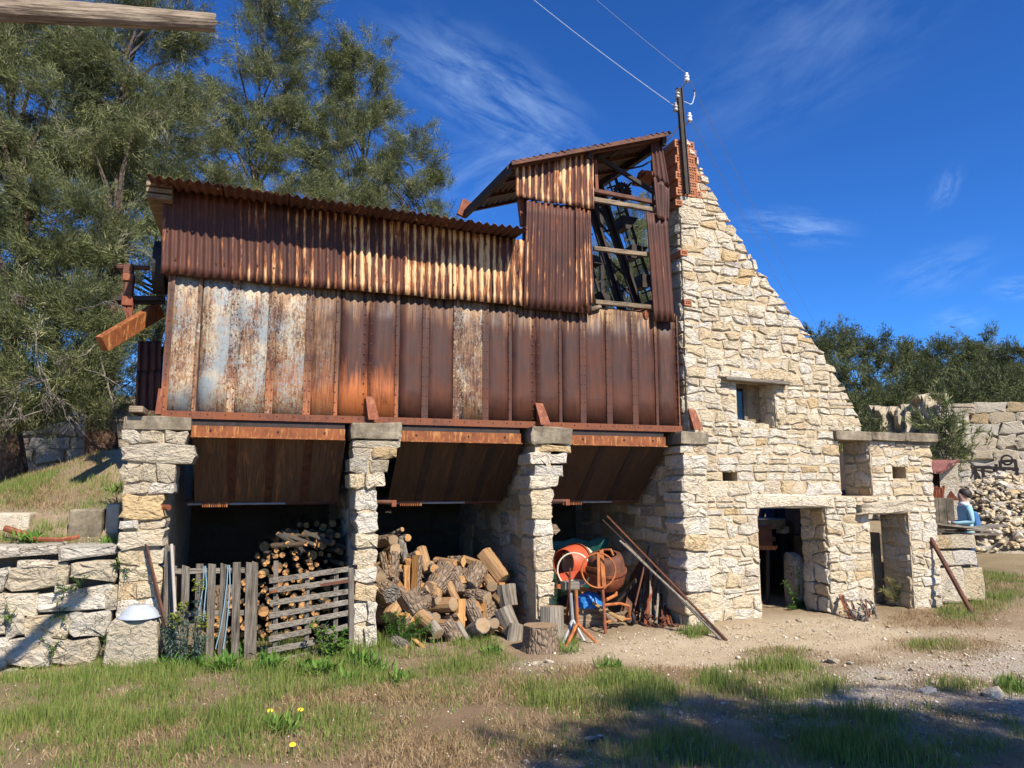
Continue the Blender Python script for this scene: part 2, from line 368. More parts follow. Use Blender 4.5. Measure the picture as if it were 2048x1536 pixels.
def bark(name, a, b, sc=26):
    k = NM(name); p = k.off(k.obj(), k.rand())
    v = k.voro(k.map(p, (1, 1, 0.45)), sc, 'DISTANCE_TO_EDGE'); n = k.noise(p, 18, 6, 0.7)
    c = k.ramp(n, [(0.3, a), (0.7, b)]); c = k.mix(k.rng(v, 0.0, 0.10, 0.45, 0), c, (0.03, 0.02, 0.014))
    h = k.math('ADD', k.rng(v, 0, 0.25), k.math('MULTIPLY', n, 0.6))
    return k.out(c, 0.92, k.bump(h, 0.8, 0.02), spec=0.1)
M['bark'] = bark('pine_bark', (0.12, 0.082, 0.055), (0.33, 0.245, 0.17))
M['bark_red'] = bark('red_pine_trunk_bark', (0.07, 0.04, 0.027), (0.20, 0.125, 0.085), 9)
M['limb'] = bark('dark_limb_bark', (0.05, 0.038, 0.03), (0.14, 0.11, 0.085), 20)
M['bark_grey'] = bark('grey_branch_bark', (0.10, 0.085, 0.07), (0.26, 0.23, 0.19), 20)
def cutwood(name, a, b, cc):
    k = NM(name); r = k.rand(); p = k.off(k.obj(), r); n = k.noise(p, 9, 6, 0.65); n2 = k.noise(p, 45, 5, 0.7)
    c = k.ramp(n, [(0.3, a), (0.62, b)]); c = k.mix(k.rng(n2, 0.55, 0.75, 0, 0.5), c, cc)
    c = k.mix(k.rng(r, 0, 1, 0, 0.6), c, cc)
    sx = k.n('ShaderNodeVectorMath', operation='LENGTH'); k.put(sx.inputs[0], k.map(k.obj(), (1, 1, 0))); rw_ = k.math('SINE', k.math('ADD', k.math('MULTIPLY', sx.outputs['Value'], 330.0), k.math('MULTIPLY', n, 9.0)))
    c = k.mix(k.rng(rw_, 0.1, 1, 0, 0.4), c, k.mix(.5, cc, (0.12, 0.06, 0.03)))
    return k.out(c, 0.85, k.bump(n2, 0.6, 0.01), spec=0.15)
M['cut'] = cutwood('fresh_cut_wood', (0.42, 0.21, 0.07), (0.56, 0.33, 0.135), (0.28, 0.14, 0.06))
M['cut_grey'] = cutwood('aged_cut_wood', (0.27, 0.18, 0.10), (0.40, 0.28, 0.165), (0.17, 0.12, 0.075))
M['peeled'] = wood('peeled_log', (0.29, 0.17, 0.08), (0.46, 0.29, 0.15), 'z', (0.12, 0.07, 0.04), 0.7)
M['split'] = wood('split_orange_wood', (0.40, 0.20, 0.065), (0.56, 0.33, 0.13), 'z', (0.16, 0.07, 0.03), 0.7)
M['peeled_grey'] = wood('grey_peeled_log', (0.20, 0.17, 0.13), (0.38, 0.33, 0.265), 'z', (0.08, 0.06, 0.045), 0.7)
def plain(name, col, rough=0.5, var=0.2, metal=0.0, spec=0.4):
    k = NM(name); n = k.noise(k.pos(), 14, 5, 0.6)
    c = k.mix(k.rng(n, 0.3, 0.7, 0, var), col, tuple(x * 0.45 for x in col)); return k.out(c, rough, k.bump(n, 0.15, 0.01), metal, spec)
M['black'] = plain('black_rubber', (0.018, 0.017, 0.017), 0.7)
M['porcelain'] = plain('white_porcelain', (0.78, 0.77, 0.74), 0.25, 0.1)
M['enamel'] = plain('white_enamel', (0.42, 0.46, 0.50), 0.35, 0.3)
M['galv'] = plain('galvanised_pipe', (0.36, 0.36, 0.35), 0.5, 0.4, 0.3)
M['white_pole'] = plain('pale_painted_pole', (0.46, 0.41, 0.33), 0.6, 0.3)
M['blue_rope'] = plain('blue_hose', (0.22, 0.36, 0.44), 0.6, 0.2)
M['tarp'] = plain('blue_tarpaulin', (0.02, 0.17, 0.48), 0.45, 0.4)
M['net'] = plain('dark_green_net', (0.012, 0.06, 0.04), 0.7, 0.3)
M['teal'] = plain('dark_teal_sheet', (0.015, 0.10, 0.085), 0.6, 0.3)
M['cable_white'] = plain('white_cable', (0.45, 0.50, 0.56), 0.5, 0.1)
M['cable'] = plain('grey_wire', (0.22, 0.25, 0.30), 0.5, 0.1)
M['brick'] = mortar('hollow_clay_brick', (0.42, 0.15, 0.075), (0.56, 0.24, 0.13))
M['hole'] = plain('brick_void', (0.06, 0.02, 0.012), 0.9, 0.2)
M['window_wood'] = wood('window_wood', (0.14, 0.115, 0.09), (0.30, 0.26, 0.21), 'z')
k = NM('window_glass'); M['glass'] = k.out((0.05, 0.06, 0.06), 0.04, spec=0.6); k.b.inputs['Transmission Weight'].default_value = 0.75; k.b.inputs['Alpha'].default_value = 1.0
M['skin'] = plain('skin', (0.42, 0.25, 0.17), 0.55, 0.1); M['hair'] = plain('dark_hair', (0.03, 0.022, 0.017), 0.6)
M['jacket'] = plain('light_blue_jacket', (0.28, 0.50, 0.58), 0.8, 0.35); M['jeans'] = plain('blue_jeans', (0.035, 0.07, 0.15), 0.85, 0.3)
M['navy'] = plain('navy_trousers', (0.022, 0.03, 0.065), 0.85, 0.3); M['white_shirt'] = plain('white_shirt', (0.66, 0.66, 0.68), 0.8, 0.15)
M['bluebag'] = plain('blue_backpack_cloth', (0.05, 0.15, 0.36), 0.8, 0.3); M['shoe'] = plain('dark_shoe', (0.03, 0.03, 0.03), 0.7)
def leafmat(name, stops, trans=0.35, rough=0.6):
    k = NM(name); v = k.attr('v'); c = k.ramp(v, stops)
    k.out(c, rough, spec=0.25)
    tr = k.n('ShaderNodeBsdfTranslucent'); k.put(tr.inputs[0], c); mx = k.n('ShaderNodeMixShader'); mx.inputs[0].default_value = trans
    k.t.links.new(k.b.outputs[0], mx.inputs[1]); k.t.links.new(tr.outputs[0], mx.inputs[2])
    k.t.links.new(mx.outputs[0], k.t.nodes['Material Output'].inputs[0]); return k.m
M['needle'] = leafmat('pine_needles', [(0.0, (0.04, 0.05, 0.022)), (0.4, (0.11, 0.13, 0.05)), (0.7, (0.22, 0.24, 0.09)), (0.88, (0.31, 0.30, 0.15)), (1.0, (0.36, 0.33, 0.24))], 0.27)
M['needle_far'] = leafmat('far_pine_needles', [(0.0, (0.04, 0.052, 0.022)), (0.5, (0.09, 0.108, 0.04)), (1.0, (0.18, 0.185, 0.07))], 0.3)
M['grass'] = leafmat('grass_blades', [(0.0, (0.09, 0.15, 0.03)), (0.38, (0.17, 0.235, 0.05)), (0.6, (0.27, 0.30, 0.08)), (0.72, (0.38, 0.33, 0.14)), (1.0, (0.50, 0.40, 0.22))], 0.35)
M['dry'] = leafmat('dry_straw', [(0.0, (0.20, 0.13, 0.065)), (0.5, (0.36, 0.25, 0.13)), (1.0, (0.50, 0.39, 0.23))], 0.25)
M['weed'] = leafmat('green_weed_leaves', [(0.0, (0.06, 0.14, 0.02)), (0.5, (0.11, 0.23, 0.035)), (1.0, (0.20, 0.32, 0.06))], 0.35)
M['euph'] = leafmat('blue_green_spurge', [(0.0, (0.06, 0.11, 0.085)), (0.5, (0.12, 0.185, 0.14)), (0.9, (0.19, 0.26, 0.19)), (1.0, (0.24, 0.30, 0.20))], 0.25)
M['euph_fl'] = leafmat('yellow_green_spurge_head', [(0.0, (0.24, 0.28, 0.04)), (1.0, (0.42, 0.44, 0.07))], 0.35)
M['dandelion'] = plain('yellow_petals', (0.85, 0.55, 0.02), 0.7, 0.1)
# ground: soil, gravel and pale sand blended by masks stored on the sheet
k = NM('yard_ground'); p = k.pos(); n = k.noise(p, 1.3, 6, 0.65); f = k.math('ADD', k.math('MULTIPLY', k.noise(p, 30, 7, 0.78), 0.55), k.rng(k.noise(p, 150, 4, 0.8), 0.3, 0.7, 0, 0.45)); vg = k.voro(p, 46, 'F1'); vc = k.voro(p, 46, 'F1', 1)
soil = k.ramp(k.math('ADD', k.math('MULTIPLY', n, 0.4), k.math('MULTIPLY', f, 0.6)), [(0.30, (0.19, 0.135, 0.08)), (0.5, (0.36, 0.265, 0.165)), (0.68, (0.50, 0.39, 0.26))])
sand = k.ramp(k.math('ADD', k.math('MULTIPLY', n, 0.35), k.math('MULTIPLY', f, 0.65)), [(0.3, (0.44, 0.34, 0.21)), (0.5, (0.58, 0.465, 0.31)), (0.7, (0.68, 0.57, 0.41))])
grav = k.mix(k.rng(vg, 0.0, 0.75, 0, 0.6), k.mix(0.35, (0.66, 0.585, 0.485), vc, 'SOFT_LIGHT'), (0.30, 0.245, 0.18))
dryc = k.ramp(f, [(0.34, (0.12, 0.07, 0.04)), (0.6, (0.30, 0.19, 0.11))])
c = k.mix(k.attr('sand'), soil, sand); c = k.mix(k.math('MULTIPLY', k.attr('gravel'), k.rng(n, 0.35, 0.55), True), c, grav)
c = k.mix(k.math('MULTIPLY', k.attr('dry'), k.rng(f, 0.35, 0.6), True), c, dryc)
c = k.mix(k.math('MULTIPLY', k.attr('green'), k.rng(f, 0.3, 0.6, 0.1, 0.5), True), c, (0.17, 0.165, 0.065))
M['ground'] = k.out(c, 0.95, k.bump(k.math('ADD', f, k.math('MULTIPLY', vg, k.math('MULTIPLY', k.attr('gravel'), 0.9))), 0.8, 0.03), spec=0.1)
k = NM('pebble'); r = k.attr('v'); c = k.ramp(r, [(0, (0.26, 0.20, 0.13)), (0.5, (0.44, 0.36, 0.26)), (1, (0.62, 0.56, 0.47))]); M['pebble'] = k.out(c, 0.9, spec=0.1)
# ------------------------------------------------------------------ ground
def vnoise(x, y, s, seed=0):                # cheap smooth numpy noise in -1..1
    r = 0
    for i, (a, b, c) in enumerate(((1.0, 0.37, 1.3), (0.53, -1.1, 4.1), (-0.81, 0.66, 2.2), (1.7, 1.2, 0.6), (-1.9, 0.9, 5.0))):
        r = r + np.sin((x * a + y * b) * s + c + seed) * np.cos((y * a * 1.13 - x * b * 0.9) * s * 0.87 + c * 2 + seed * 1.7)
    return r / 2.5
def hg(x, y):
    x = np.asarray(x, float); y = np.asarray(y, float)
    d = np.hypot(x, y + 8.3); az = np.degrees(np.arctan2(x, y + 8.3))
    z = 0.018 * vnoise(x, y, 1.7) + 0.012 * vnoise(x, y, 5.3, 2)
    z = z * sstep(0.0, -0.6, y) * (x > -1.2) + z * (x <= -1.2) + z * (x > 9.4) * sstep(0, 1, y)
    z = z + np.where(x > 9.0, 0.022 * np.maximum(0, d - 13), 0.0)
    # terrace on the left behind its retaining wall
    L = sstep(-1.22, -1.34, x)
    t = sstep(0.02, 0.16, y) * 1.06 + sstep(0.22, 0.95, y) * 0.30
    t = t + sstep(0.6, 2.6, y) * (0.18 + 0.62 * sstep(-3.6, -1.5, x))
    hill = 0.30 * np.maximum(0, y - 7.5); hill = np.minimum(hill, 4.5)
    z = z + L * (t + hill * 0.8)
    # higher ground behind the ore bins and behind the gable
    z = z + (1 - L) * sstep(5.2, 5.0, x) * (sstep(3.35, 3.6, y) * 2.0 + hill * 0.8)
    back = sstep(5.0, 5.2, x) * sstep(9.6, 9.0, x) * sstep(4.0, 4.2, y) * 1.12
    z = z + back + sstep(9.0, 9.8, x) * sstep(7.0, 8.3, y - 0.12 * (x - 9)) * sstep(17.0, 15.0, x) * 1.05
    # wooded hill far right, above the cliff, and far hills
    far = sstep(36, 39, d) * 4.3 + np.maximum(0, d - 38) * 0.10
    far = np.minimum(far, 13)
    z = z + np.where(y > -20, sstep(20, 34, az) * far * sstep(120, 100, az), 0)
    return z
def axis_pts(lo, hi, step, end, grow):
    a = list(np.arange(lo, hi + 1e-6, step)); s = step; b = []
    v = hi
    while v < end: s *= grow; v += s; b.append(v)
    c = []; v = lo; s = step
    while v > -end: s *= grow; v -= s; c.append(v)
    return np.array(sorted(c) + a + b)
gx = axis_pts(-4.5, 13.0, 0.075, 900, 1.09); gy = axis_pts(-6.5, 4.6, 0.075, 900, 1.09)
GX, GY = np.meshgrid(gx, gy); GZ = hg(GX, GY)
def project(x, y, z):
    dx, dy, dz = x, y - CAMY, z - CAMH
    a = dx * math.sin(YAW) + dy * math.cos(YAW); r = dx * math.cos(YAW) - dy * math.sin(YAW)
    f = a * math.cos(PITCH) + dz * math.sin(PITCH); u = -a * math.sin(PITCH) + dz * math.cos(PITCH)
    f = np.where(f < 0.3, 0.3, f)
    return 1024 + F * r / f, 768 - F * u / f
def ell(px, py, l):
    r = 0
    for cx, cy, rx, ry, a in l:
        d = ((px - cx) / rx) ** 2 + ((py - cy) / ry) ** 2; r = np.maximum(r, a * np.clip(1.45 - d, 0, 1))
    return r
GRASS = [(100, 1082, 150, 9, 1.3), (120, 1010, 130, 20, .6), (200, 1440, 560, 110, 1.0), (620, 1380, 330, 60, .75), (330, 1345, 260, 40, .9), (560, 1310, 120, 28, 1.1), (690, 1320, 60, 30, 1.0), (780, 1300, 60, 40, .9), (870, 1330, 160, 26, .7),
         (1190, 1385, 190, 42, 1.2), (1540, 1368, 165, 36, 1.3), (1750, 1480, 300, 60, 1.15), (1500, 1500, 300, 50, .7), (1130, 1290, 30, 16, .8), (950, 1290, 50, 20, .7), (1250, 1480, 330, 60, .45),
         (1880, 1293, 75, 12, .7), (1900, 1372, 70, 14, .55), (2030, 1372, 40, 22, .9), (1560, 1310, 70, 14, .5), (1215, 1332, 26, 12, .7), (1840, 1190, 60, 18, 1.0), (1960, 1190, 90, 34, .55), (2040, 1110, 120, 60, .8), (1930, 1225, 60, 20, .7),
         (1790, 1195, 40, 22, .9), (1390, 1262, 34, 14, 1.0), (1480, 1420, 140, 14, .5), (110, 975, 130, 40, .75), (190, 950, 60, 40, .4), (60, 1060, 60, 20, .8), (170, 1050, 70, 14, .6), (270, 1135, 60, 14, .8)]
SAND = [(1420, 1300, 260, 40, 1.0), (1650, 1270, 260, 38, 1.0), (1850, 1290, 260, 40, .7), (1250, 1320, 120, 30, .6), (140, 1340, 200, 20, .6), (170, 930, 140, 60, .9), (150, 1060, 120, 40, .7)]
GRAV = [(140, 1080, 130, 10, .9), (1850, 1390, 320, 70, 1.0), (1480, 1420, 220, 30, .7), (1080, 1335, 60, 14, 1.0), (2000, 1330, 160, 40, .8), (1150, 1500, 250, 40, .5), (1800, 1450, 300, 40, .7), (180, 1020, 140, 40, .6)]
DRY = [(860, 1490, 300, 70, 1.0), (1050, 1440, 200, 50, .9), (1880, 1295, 130, 24, .6), (1900, 1375, 110, 22, .5), (1560, 1312, 90, 16, .7), (110, 1080, 150, 12, 1.0), (120, 960, 150, 70, 1.0), (120, 1050, 120, 30, .8), (700, 1410, 260, 40, .9), (1100, 1350, 160, 24, .8), (1300, 1350, 130, 16, .8), (900, 1380, 200, 50, .8), (400, 1480, 400, 60, .5), (1000, 1460, 260, 60, .6), (1880, 1240, 130, 22, .7), (1720, 1320, 60, 10, .7), (1960, 1170, 100, 60, .4)]
pxg, pyg = project(GX, GY, GZ)
gmask = np.clip(ell(pxg, pyg, GRASS), 0, 1); far_ = (np.hypot(GX, GY + 8.3) > 26)
V = np.stack([GX, GY, GZ + np.random.default_rng(1).normal(0, .0055, GZ.shape) * (np.abs(GX) < 14) * (GY < 4.6)], -1).reshape(-1, 3); nx, ny = len(gx), len(gy)
ii = np.arange(nx * ny).reshape(ny, nx)
T = np.stack([ii[:-1, :-1], ii[:-1, 1:], ii[1:, 1:], ii[1:, :-1]], -1).reshape(-1, 4)
ground = npmesh('ground', V, T, M['ground'], None, {'green': np.where(far_, 0.7, gmask), 'sand': ell(pxg, pyg, SAND), 'gravel': ell(pxg, pyg, GRAV), 'dry': ell(pxg, pyg, DRY)}, k=4)
ground['kind'] = 'structure'

# ------------------------------------------------------------------ stones
def stone_pts(o2, O, U, V_, N, depth, bulge, rg, cut=0.80, rich=False):
    n = len(o2); cx = sum(p[0] for p in o2) / n; cy = sum(p[1] for p in o2) / n
    vs = []
    def w3(u, v, h): return O + U * u + V_ * v + N * h
    for (u, v) in o2: vs.append(w3(u, v, -depth))
    e = bulge * 0.42
    for (u, v) in o2: vs.append(w3(u, v, e * rg.uniform(0.4, 1.5)))
    rs = [(cut, .7, 1.12)] if not rich else [(.93, .62, 1.0), (.60, .6, 1.25)]
    for (s0_, lo_, hi_) in rs:
        for (u, v) in o2:
            s = s0_ + rg.uniform(-0.06, 0.05); vs.append(w3(cx + (u - cx) * s, cy + (v - cy) * s, bulge * rg.uniform(lo_, hi_)))
    vs.append(w3(cx + rg.uniform(-.2, .2) * (o2[0][0] - cx), cy + rg.uniform(-.2, .2) * (o2[0][1] - cy), bulge * rg.uniform(0.85, 1.1)))
    fs = []
    for i in range(n):
        j = (i + 1) % n
        L_ = len(rs) + 1
        for r_ in range(L_): fs.append((r_ * n + i, r_ * n + j, (r_ + 1) * n + j, (r_ + 1) * n + i))
        fs.append((L_ * n + i, L_ * n + j, (L_ + 1) * n))
    fs.append(tuple(reversed(range(n))))
    return vs, fs
def outline(q, gap, rg, rough=0.06):
    """q: 4 corner points (u,v) counter-clockwise -> irregular 8..10 point outline, shrunk by gap"""
    cx = sum(p[0] for p in q) / 4; cy = sum(p[1] for p in q) / 4
    w_ = max(p[0] for p in q) - min(p[0] for p in q); h_ = max(p[1] for p in q) - min(p[1] for p in q)
    sx = max(0.3, 1 - gap / max(w_, 1e-3)); sy = max(0.3, 1 - gap / max(h_, 1e-3))
    q = [(cx + (p[0] - cx) * sx, cy + (p[1] - cy) * sy) for p in q]
    out = []
    m = min(w_, h_) * rough
    for i in range(4):
        a, b = q[i], q[(i + 1) % 4]; L = math.hypot(b[0] - a[0], b[1] - a[1]) + 1e-6
        c = min(0.30, rg.uniform(0.03, 0.16) * min(w_, h_) / L)
        ts = [c, 1 - c] if L < 0.16 else [c, rg.uniform(0.4, 0.6), 1 - c]
        for t in ts:
            jx, jy = rg.uniform(-m, m), rg.uniform(-m, m)
            if t not in (ts[0], ts[-1]): jx *= 1.4; jy *= 1.4
            out.append((a[0] + (b[0] - a[0]) * t + jx, a[1] + (b[1] - a[1]) * t + jy))
    return out
def put_stone(parent, q, O, U, V_, N, mat, rg, gap=0.02, depth=0.06, bulge=0.03, name='stone', rough=0.06, cut=0.8):
    o2 = outline(q, gap, rg, rough)
    vs, fs = stone_pts(o2, O, U, V_, N, depth, bulge, rg, cut, parent is not None and (parent.name.startswith('retaining') or parent.name.startswith('stone_pier') and name == 'stone' and depth > .3))
    c = sum((Vector(v) for v in vs), Vector()) / len(vs)
    o = mobj(name, vs, fs, mat, parent, c)
    return o
def layout(v0, v1, ivals, ch, cw, rg, breaks=(), small=0.22, rightx=None, wave=1.0):
    """irregular courses; ivals(vmid) -> [(ua, ub)]; returns quads"""
    bs = [v0] + sorted(b for b in breaks if v0 < b < v1) + [v1]; cells = []
    for a, b in zip(bs[:-1], bs[1:]):
        n = max(1, round((b - a) / rg.uniform(*ch))); ws = [rg.uniform(0.72, 1.3) for _ in range(n)]; t = sum(ws); v = a
        rows = []
        for w_ in ws: rows.append((v, v + (b - a) * w_ / t)); v = rows[-1][1]
        for ri, (ra, rb) in enumerate(rows):
            f = lambda u, lv, s: lv + (0 if (abs(lv - a) < 1e-6 or abs(lv - b) < 1e-6) else wave * (0.16 * (rb - ra) * math.sin(u * 7.3 + lv * 31) + 0.13 * (rb - ra) * math.sin(u * 17.1 + lv * 57)))
            for (ua, ub) in ivals((ra + rb) / 2):
                if ub - ua < 0.05: continue
                u = ua; cuts = [ua]
                while True:
                    step = rg.uniform(*cw) * (0.75 + 0.35 * (rb - ra) / ((ch[0] + ch[1]) / 2))
                    if u + step > ub - cw[0] * 0.65: break
                    u += step; cuts.append(u)
                cuts.append(ub)
                for i in range(len(cuts) - 1):
                    c0, c1 = cuts[i], cuts[i + 1]; j0 = 0 if i == 0 else 1; j1 = 0 if i == len(cuts) - 2 else 1
                    hh = rb - ra
                    tl0 = j0 * 0.16 * hh * math.sin(c0 * 71); tl1 = j1 * 0.16 * hh * math.sin(c1 * 71)
                    q = [(c0 - tl0, f(c0, ra, 0)), (c1 - tl1, f(c1, ra, 0)), (c1 + tl1, f(c1, rb, 0)), (c0 + tl0, f(c0, rb, 0))]
                    if rightx and i == len(cuts) - 2 and rightx(ra) is not None and ub > rightx((ra + rb) / 2) - .06: q[1] = (max(q[0][0] + .03, rightx(ra) + rg.uniform(-.03, .04)), q[1][1]); q[2] = (max(q[3][0] + .02, rightx(rb) + rg.uniform(-.03, .04)), q[2][1])
                    if hh > ch[0] * 1.0 and rg.random() < small:
                        t = rg.uniform(0.35, 0.65); mm = [tuple(q[0][z] + (q[3][z] - q[0][z]) * t for z in (0, 1)), tuple(q[1][z] + (q[2][z] - q[1][z]) * (t + rg.uniform(-.12, .12)) for z in (0, 1))]
                        cells.append([q[0], q[1], mm[1], mm[0]]); cells.append([mm[0], mm[1], q[2], q[3]])
                    else: cells.append(q)
    return cells
def masonry(parent, O, U, V_, N, cells, mat, seed, gap=0.022, depth=0.05, bulge=(0.012, 0.04), cap=300, name='stone', rough=0.07, mats=None):
    rg = random.Random(seed)
    def area(q): return abs((q[2][0] - q[0][0]) * (q[3][1] - q[1][1]) - (q[3][0] - q[1][0]) * (q[2][1] - q[0][1])) / 2
    cells = sorted(cells, key=area, reverse=True); made = []
    for q in cells[:cap]:
        m = mat if not mats else mats[min(len(mats) - 1, int(rg.random() * len(mats)))]
        made.append(put_stone(parent, q, O, U, V_, N, m, rg, gap, depth, rg.uniform(*bulge), name, rough))
    if len(cells) > cap:
        mb = MB()
        for q in cells[cap:]:
            vs, fs = stone_pts(outline(q, gap, rg, rough), O, U, V_, N, depth, rg.uniform(*bulge), rg); mb.add(vs, fs)
        o = mb.build('small_stones', mat, parent); o['kind'] = 'stuff'
    return made
X, Y, Z = Vector((1, 0, 0)), Vector((0, 1, 0)), Vector((0, 0, 1))
def poly_wall(name, loops, y0, y1, mat, parent):
    """extrude an XZ polygon with holes between y0 (front) and y1"""
    vl = [[Vector((x, 0, z)) for x, z in l] for l in loops]; tris = tessellate_polygon(vl); flat = [v for l in vl for v in l]; n = len(flat)
    vs = [(v.x, y0, v.z) for v in flat] + [(v.x, y1, v.z) for v in flat]; fs = []
    for t in tris:
        a, b, c = flat[t[0]], flat[t[1]], flat[t[2]]
        t = tuple(t) if (b - a).cross(c - a).y < 0 else tuple(reversed(t))
        fs.append(t); fs.append(tuple(n + i for i in reversed(t)))
    base = 0
    for l in loops:
        m = len(l)
        for i in range(m):
            j = (i + 1) % m; fs.append((base + i, base + j, n + base + j, n + base + i))
        base += m
    return mobj(name, vs, fs, mat, parent)

# ------------------------------------------------------------------ gable wall
GW0, GW1 = 0.0, 0.50
gable = thing('gable_wall', 'tall ruined cream limestone gable wall with sloping top, window and doorways', 'wall', (7.0, 0.25, 0))
def xz(x, y, Yp=0.0): p = P(x, y, Yp); return (p.x, p.z)
dA = (P(1472, 765).x, P(1548, 765).x, P(1500, 855).z, P(1500, 762).z)     # upper window
d1 = (P(1514, 1015).x, P(1650, 1015).x, -0.05, P(1580, 1016).z)            # doorway
w2 = (P(1680, 940).x, P(1742, 940).x, P(1700, 992).z, P(1700, 878).z)      # small square window
d2 = (P(1737, 1030).x, P(1816, 1030).x, -0.05, P(1775, 1028).z)            # narrow doorway
hl = (P(1445, 950).x, P(1475, 950).x, P(1460, 962).z, P(1460, 944).z)
hs = (P(1785, 945).x, P(1812, 945).x, P(1798, 957).z, P(1798, 933).z)
SL0, SL1 = P(1666, 866).x, P(1867, 868).x; SZ0, SZ1 = 2.285, 2.405
slope_pts = [xz(1375, 285), xz(1400, 330), xz(1432, 400), xz(1478, 475), xz(1520, 540), xz(1572, 612), xz(1640, 700), xz(1698, 795), xz(1722, 850)]
def slope_x(z):
    for (xa, za), (xb, zb) in zip(slope_pts[:-1], slope_pts[1:]):
        if zb <= z <= za: return xa + (xb - xa) * (za - z) / (za - zb)
    return slope_pts[0][0] if z > slope_pts[0][1] else slope_pts[-1][0]
GL = 5.10; GR = 9.06
loop = [(GL + .01, -0.1), (GR - .02, -0.1), (GR - .02, SZ0), (7.86, SZ0), (7.84, 2.45)] + [(x - 0.06, z - 0.03) for x, z in reversed(slope_pts[:-1])] + [(GL + .01, slope_pts[0][1] - .03)]
def rect(d, m=0.0): return [(d[0] + m, d[2] + m), (d[0] + m, d[3] - m), (d[1] - m, d[3] - m), (d[1] - m, d[2] + m)]
core = poly_wall('mortar_core', [loop, rect(dA), [(d1[0], -0.05), (d1[0], d1[3]), (d1[1], d1[3]), (d1[1] + .10, -0.05)], rect(w2), rect(d2), rect(hl), rect(hs)], GW0 + 0.001, GW1, M['mortar'], gable)
LIN1 = (P(1492, 1000).x, P(1668, 1000).x, d1[3], P(1580, 990).z); LIN2 = (P(1712, 1015).x, P(1818, 1015).x, d2[3], P(1770, 1004).z)
BR0, BR1, BZ0 = GL, P(1398, 380).x, P(1365, 392).z     # brick patch
holes = [dA, d1, w2, d2, hl, hs, LIN1, LIN2]
def gint(v):
    l = 5.31 if v < 2.33 else GL
    r = slope_x(v) + rnd.uniform(-0.03, 0.05) if v > SZ0 + .12 else GR
    if SZ0 - .01 < v < SZ1 + 0.01: r = min(r, SL0)
    if v > BZ0: l = min(BR1, r - 0.06)
    iv = [(l, r)]
    for h in holes:
        if h[2] - 0.01 < v < h[3] + 0.01:
            nv = []
            for a, b in iv:
                h1 = h[1]
                if h[0] > a + .02: nv.append((a, min(b, h[0])))
                if h1 < b - .02: nv.append((max(a, h1), b))
            iv = [(a, b) for a, b in nv if b - a > .03]
    return iv
rg = random.Random(11)
brk = [dA[2], dA[3], d1[3], w2[2], w2[3], d2[3], LIN1[3], LIN2[3], SZ0, SZ1, BZ0, hl[2], hl[3], hs[2], hs[3]]
brk = sorted(brk); bb = [brk[0]]
for b in brk[1:]:
    if b - bb[-1] > 0.05: bb.append(b)
cells = layout(0.0, P(1370, 275).z, gint, (0.10, 0.15), (0.13, 0.29), rg, bb, 0.16, lambda v: slope_x(v) if v > SZ1 + .02 else None, 1.25)
cells = [c for c in cells if (sum(p[0] for p in c) / 4) < slope_x(sum(p[1] for p in c) / 4) + 0.06 or (sum(p[1] for p in c) / 4) < SZ1]
masonry(gable, Vector((0, GW0, 0)), X, Z, -Y, cells, M['stone'], 3, gap=0.024, bulge=(0.006, 0.030), cap=300, rough=.12)
# left return of the wall and the shaded reveals
rg = random.Random(5)
cl_ = layout(2.35, BZ0, lambda v: [(0.0, 0.48)], (0.15, 0.22), (0.24, 0.40), rg)
masonry(gable, Vector((GL, GW1, 0)), -Y, Z, -X, cl_, M['stone'], 8, cap=60)
for d, x1 in ((d1, d1[1]), (d2, d2[1]), (w2, w2[1]), (dA, dA[1])):
    cl_ = layout(max(0, d[2]), d[3], lambda v: [(0.01, 0.49)], (0.15, 0.22), (0.17, 0.3), rg)
    masonry(gable, Vector((x1, GW1, 0)), -Y, Z, -X, cl_, M['stone'], 9, cap=60, depth=0.1, bulge=(0.01, 0.03))
# lintels, sill stones and the concrete slab
rg = random.Random(21)
put_stone(gable, [(LIN1[0], LIN1[2]), (LIN1[1], LIN1[2]), (LIN1[1], LIN1[3]), (LIN1[0], LIN1[3])], Vector((0, GW0, 0)), X, Z, -Y, M['stone'], rg, 0.01, 0.46, 0.03, 'lintel', 0.10)
lt = put_stone(gable, [(LIN2[0], LIN2[2] - .02), (LIN2[1], LIN2[2] + .03), (LIN2[1], LIN2[3] + .02), (LIN2[0], LIN2[3])], Vector((0, GW0 - .06, 0)), X, Z, -Y, M['stone_grey'], rg, 0.0, 0.5, 0.07, 'lintel', 0.22)
sw_ = (SL1 - SL0) / 3
for i_ in range(3): put_stone(gable, [(SL0 + sw_ * i_, SZ0 + .006 * (i_ % 2)), (SL0 + sw_ * (i_ + 1), SZ0), (SL0 + sw_ * (i_ + 1), SZ1 - .008 * (i_ % 2)), (SL0 + sw_ * i_, SZ1)], Vector((0, GW0 - .06, 0)), X, Z, -Y, M['concrete'], rg, .002, .6, .02, 'concrete_slab', .05, .92)
MB().box(SL0 + 1.05, SL1 - 0.14, GW0 - 0.03, GW1 - .02, SZ0 - 0.055, SZ0 - .002).build('slab_haunch', M['concrete'], gable)
for (a, b, c, d) in ((1478, 1512, 842, 866), (1514, 1542, 848, 866)):
    u0, z0 = xz(a, d); u1, z1 = xz(b, c)
    put_stone(gable, [(u0, z0 - .02), (u1, z0 - .02), (u1, z1 - .02), (u0, z1)], Vector((0, 0.06, 0)), X, Z, -Y, M['stone'], rg, 0.0, 0.2, 0.06, 'sill_stone', 0.16)
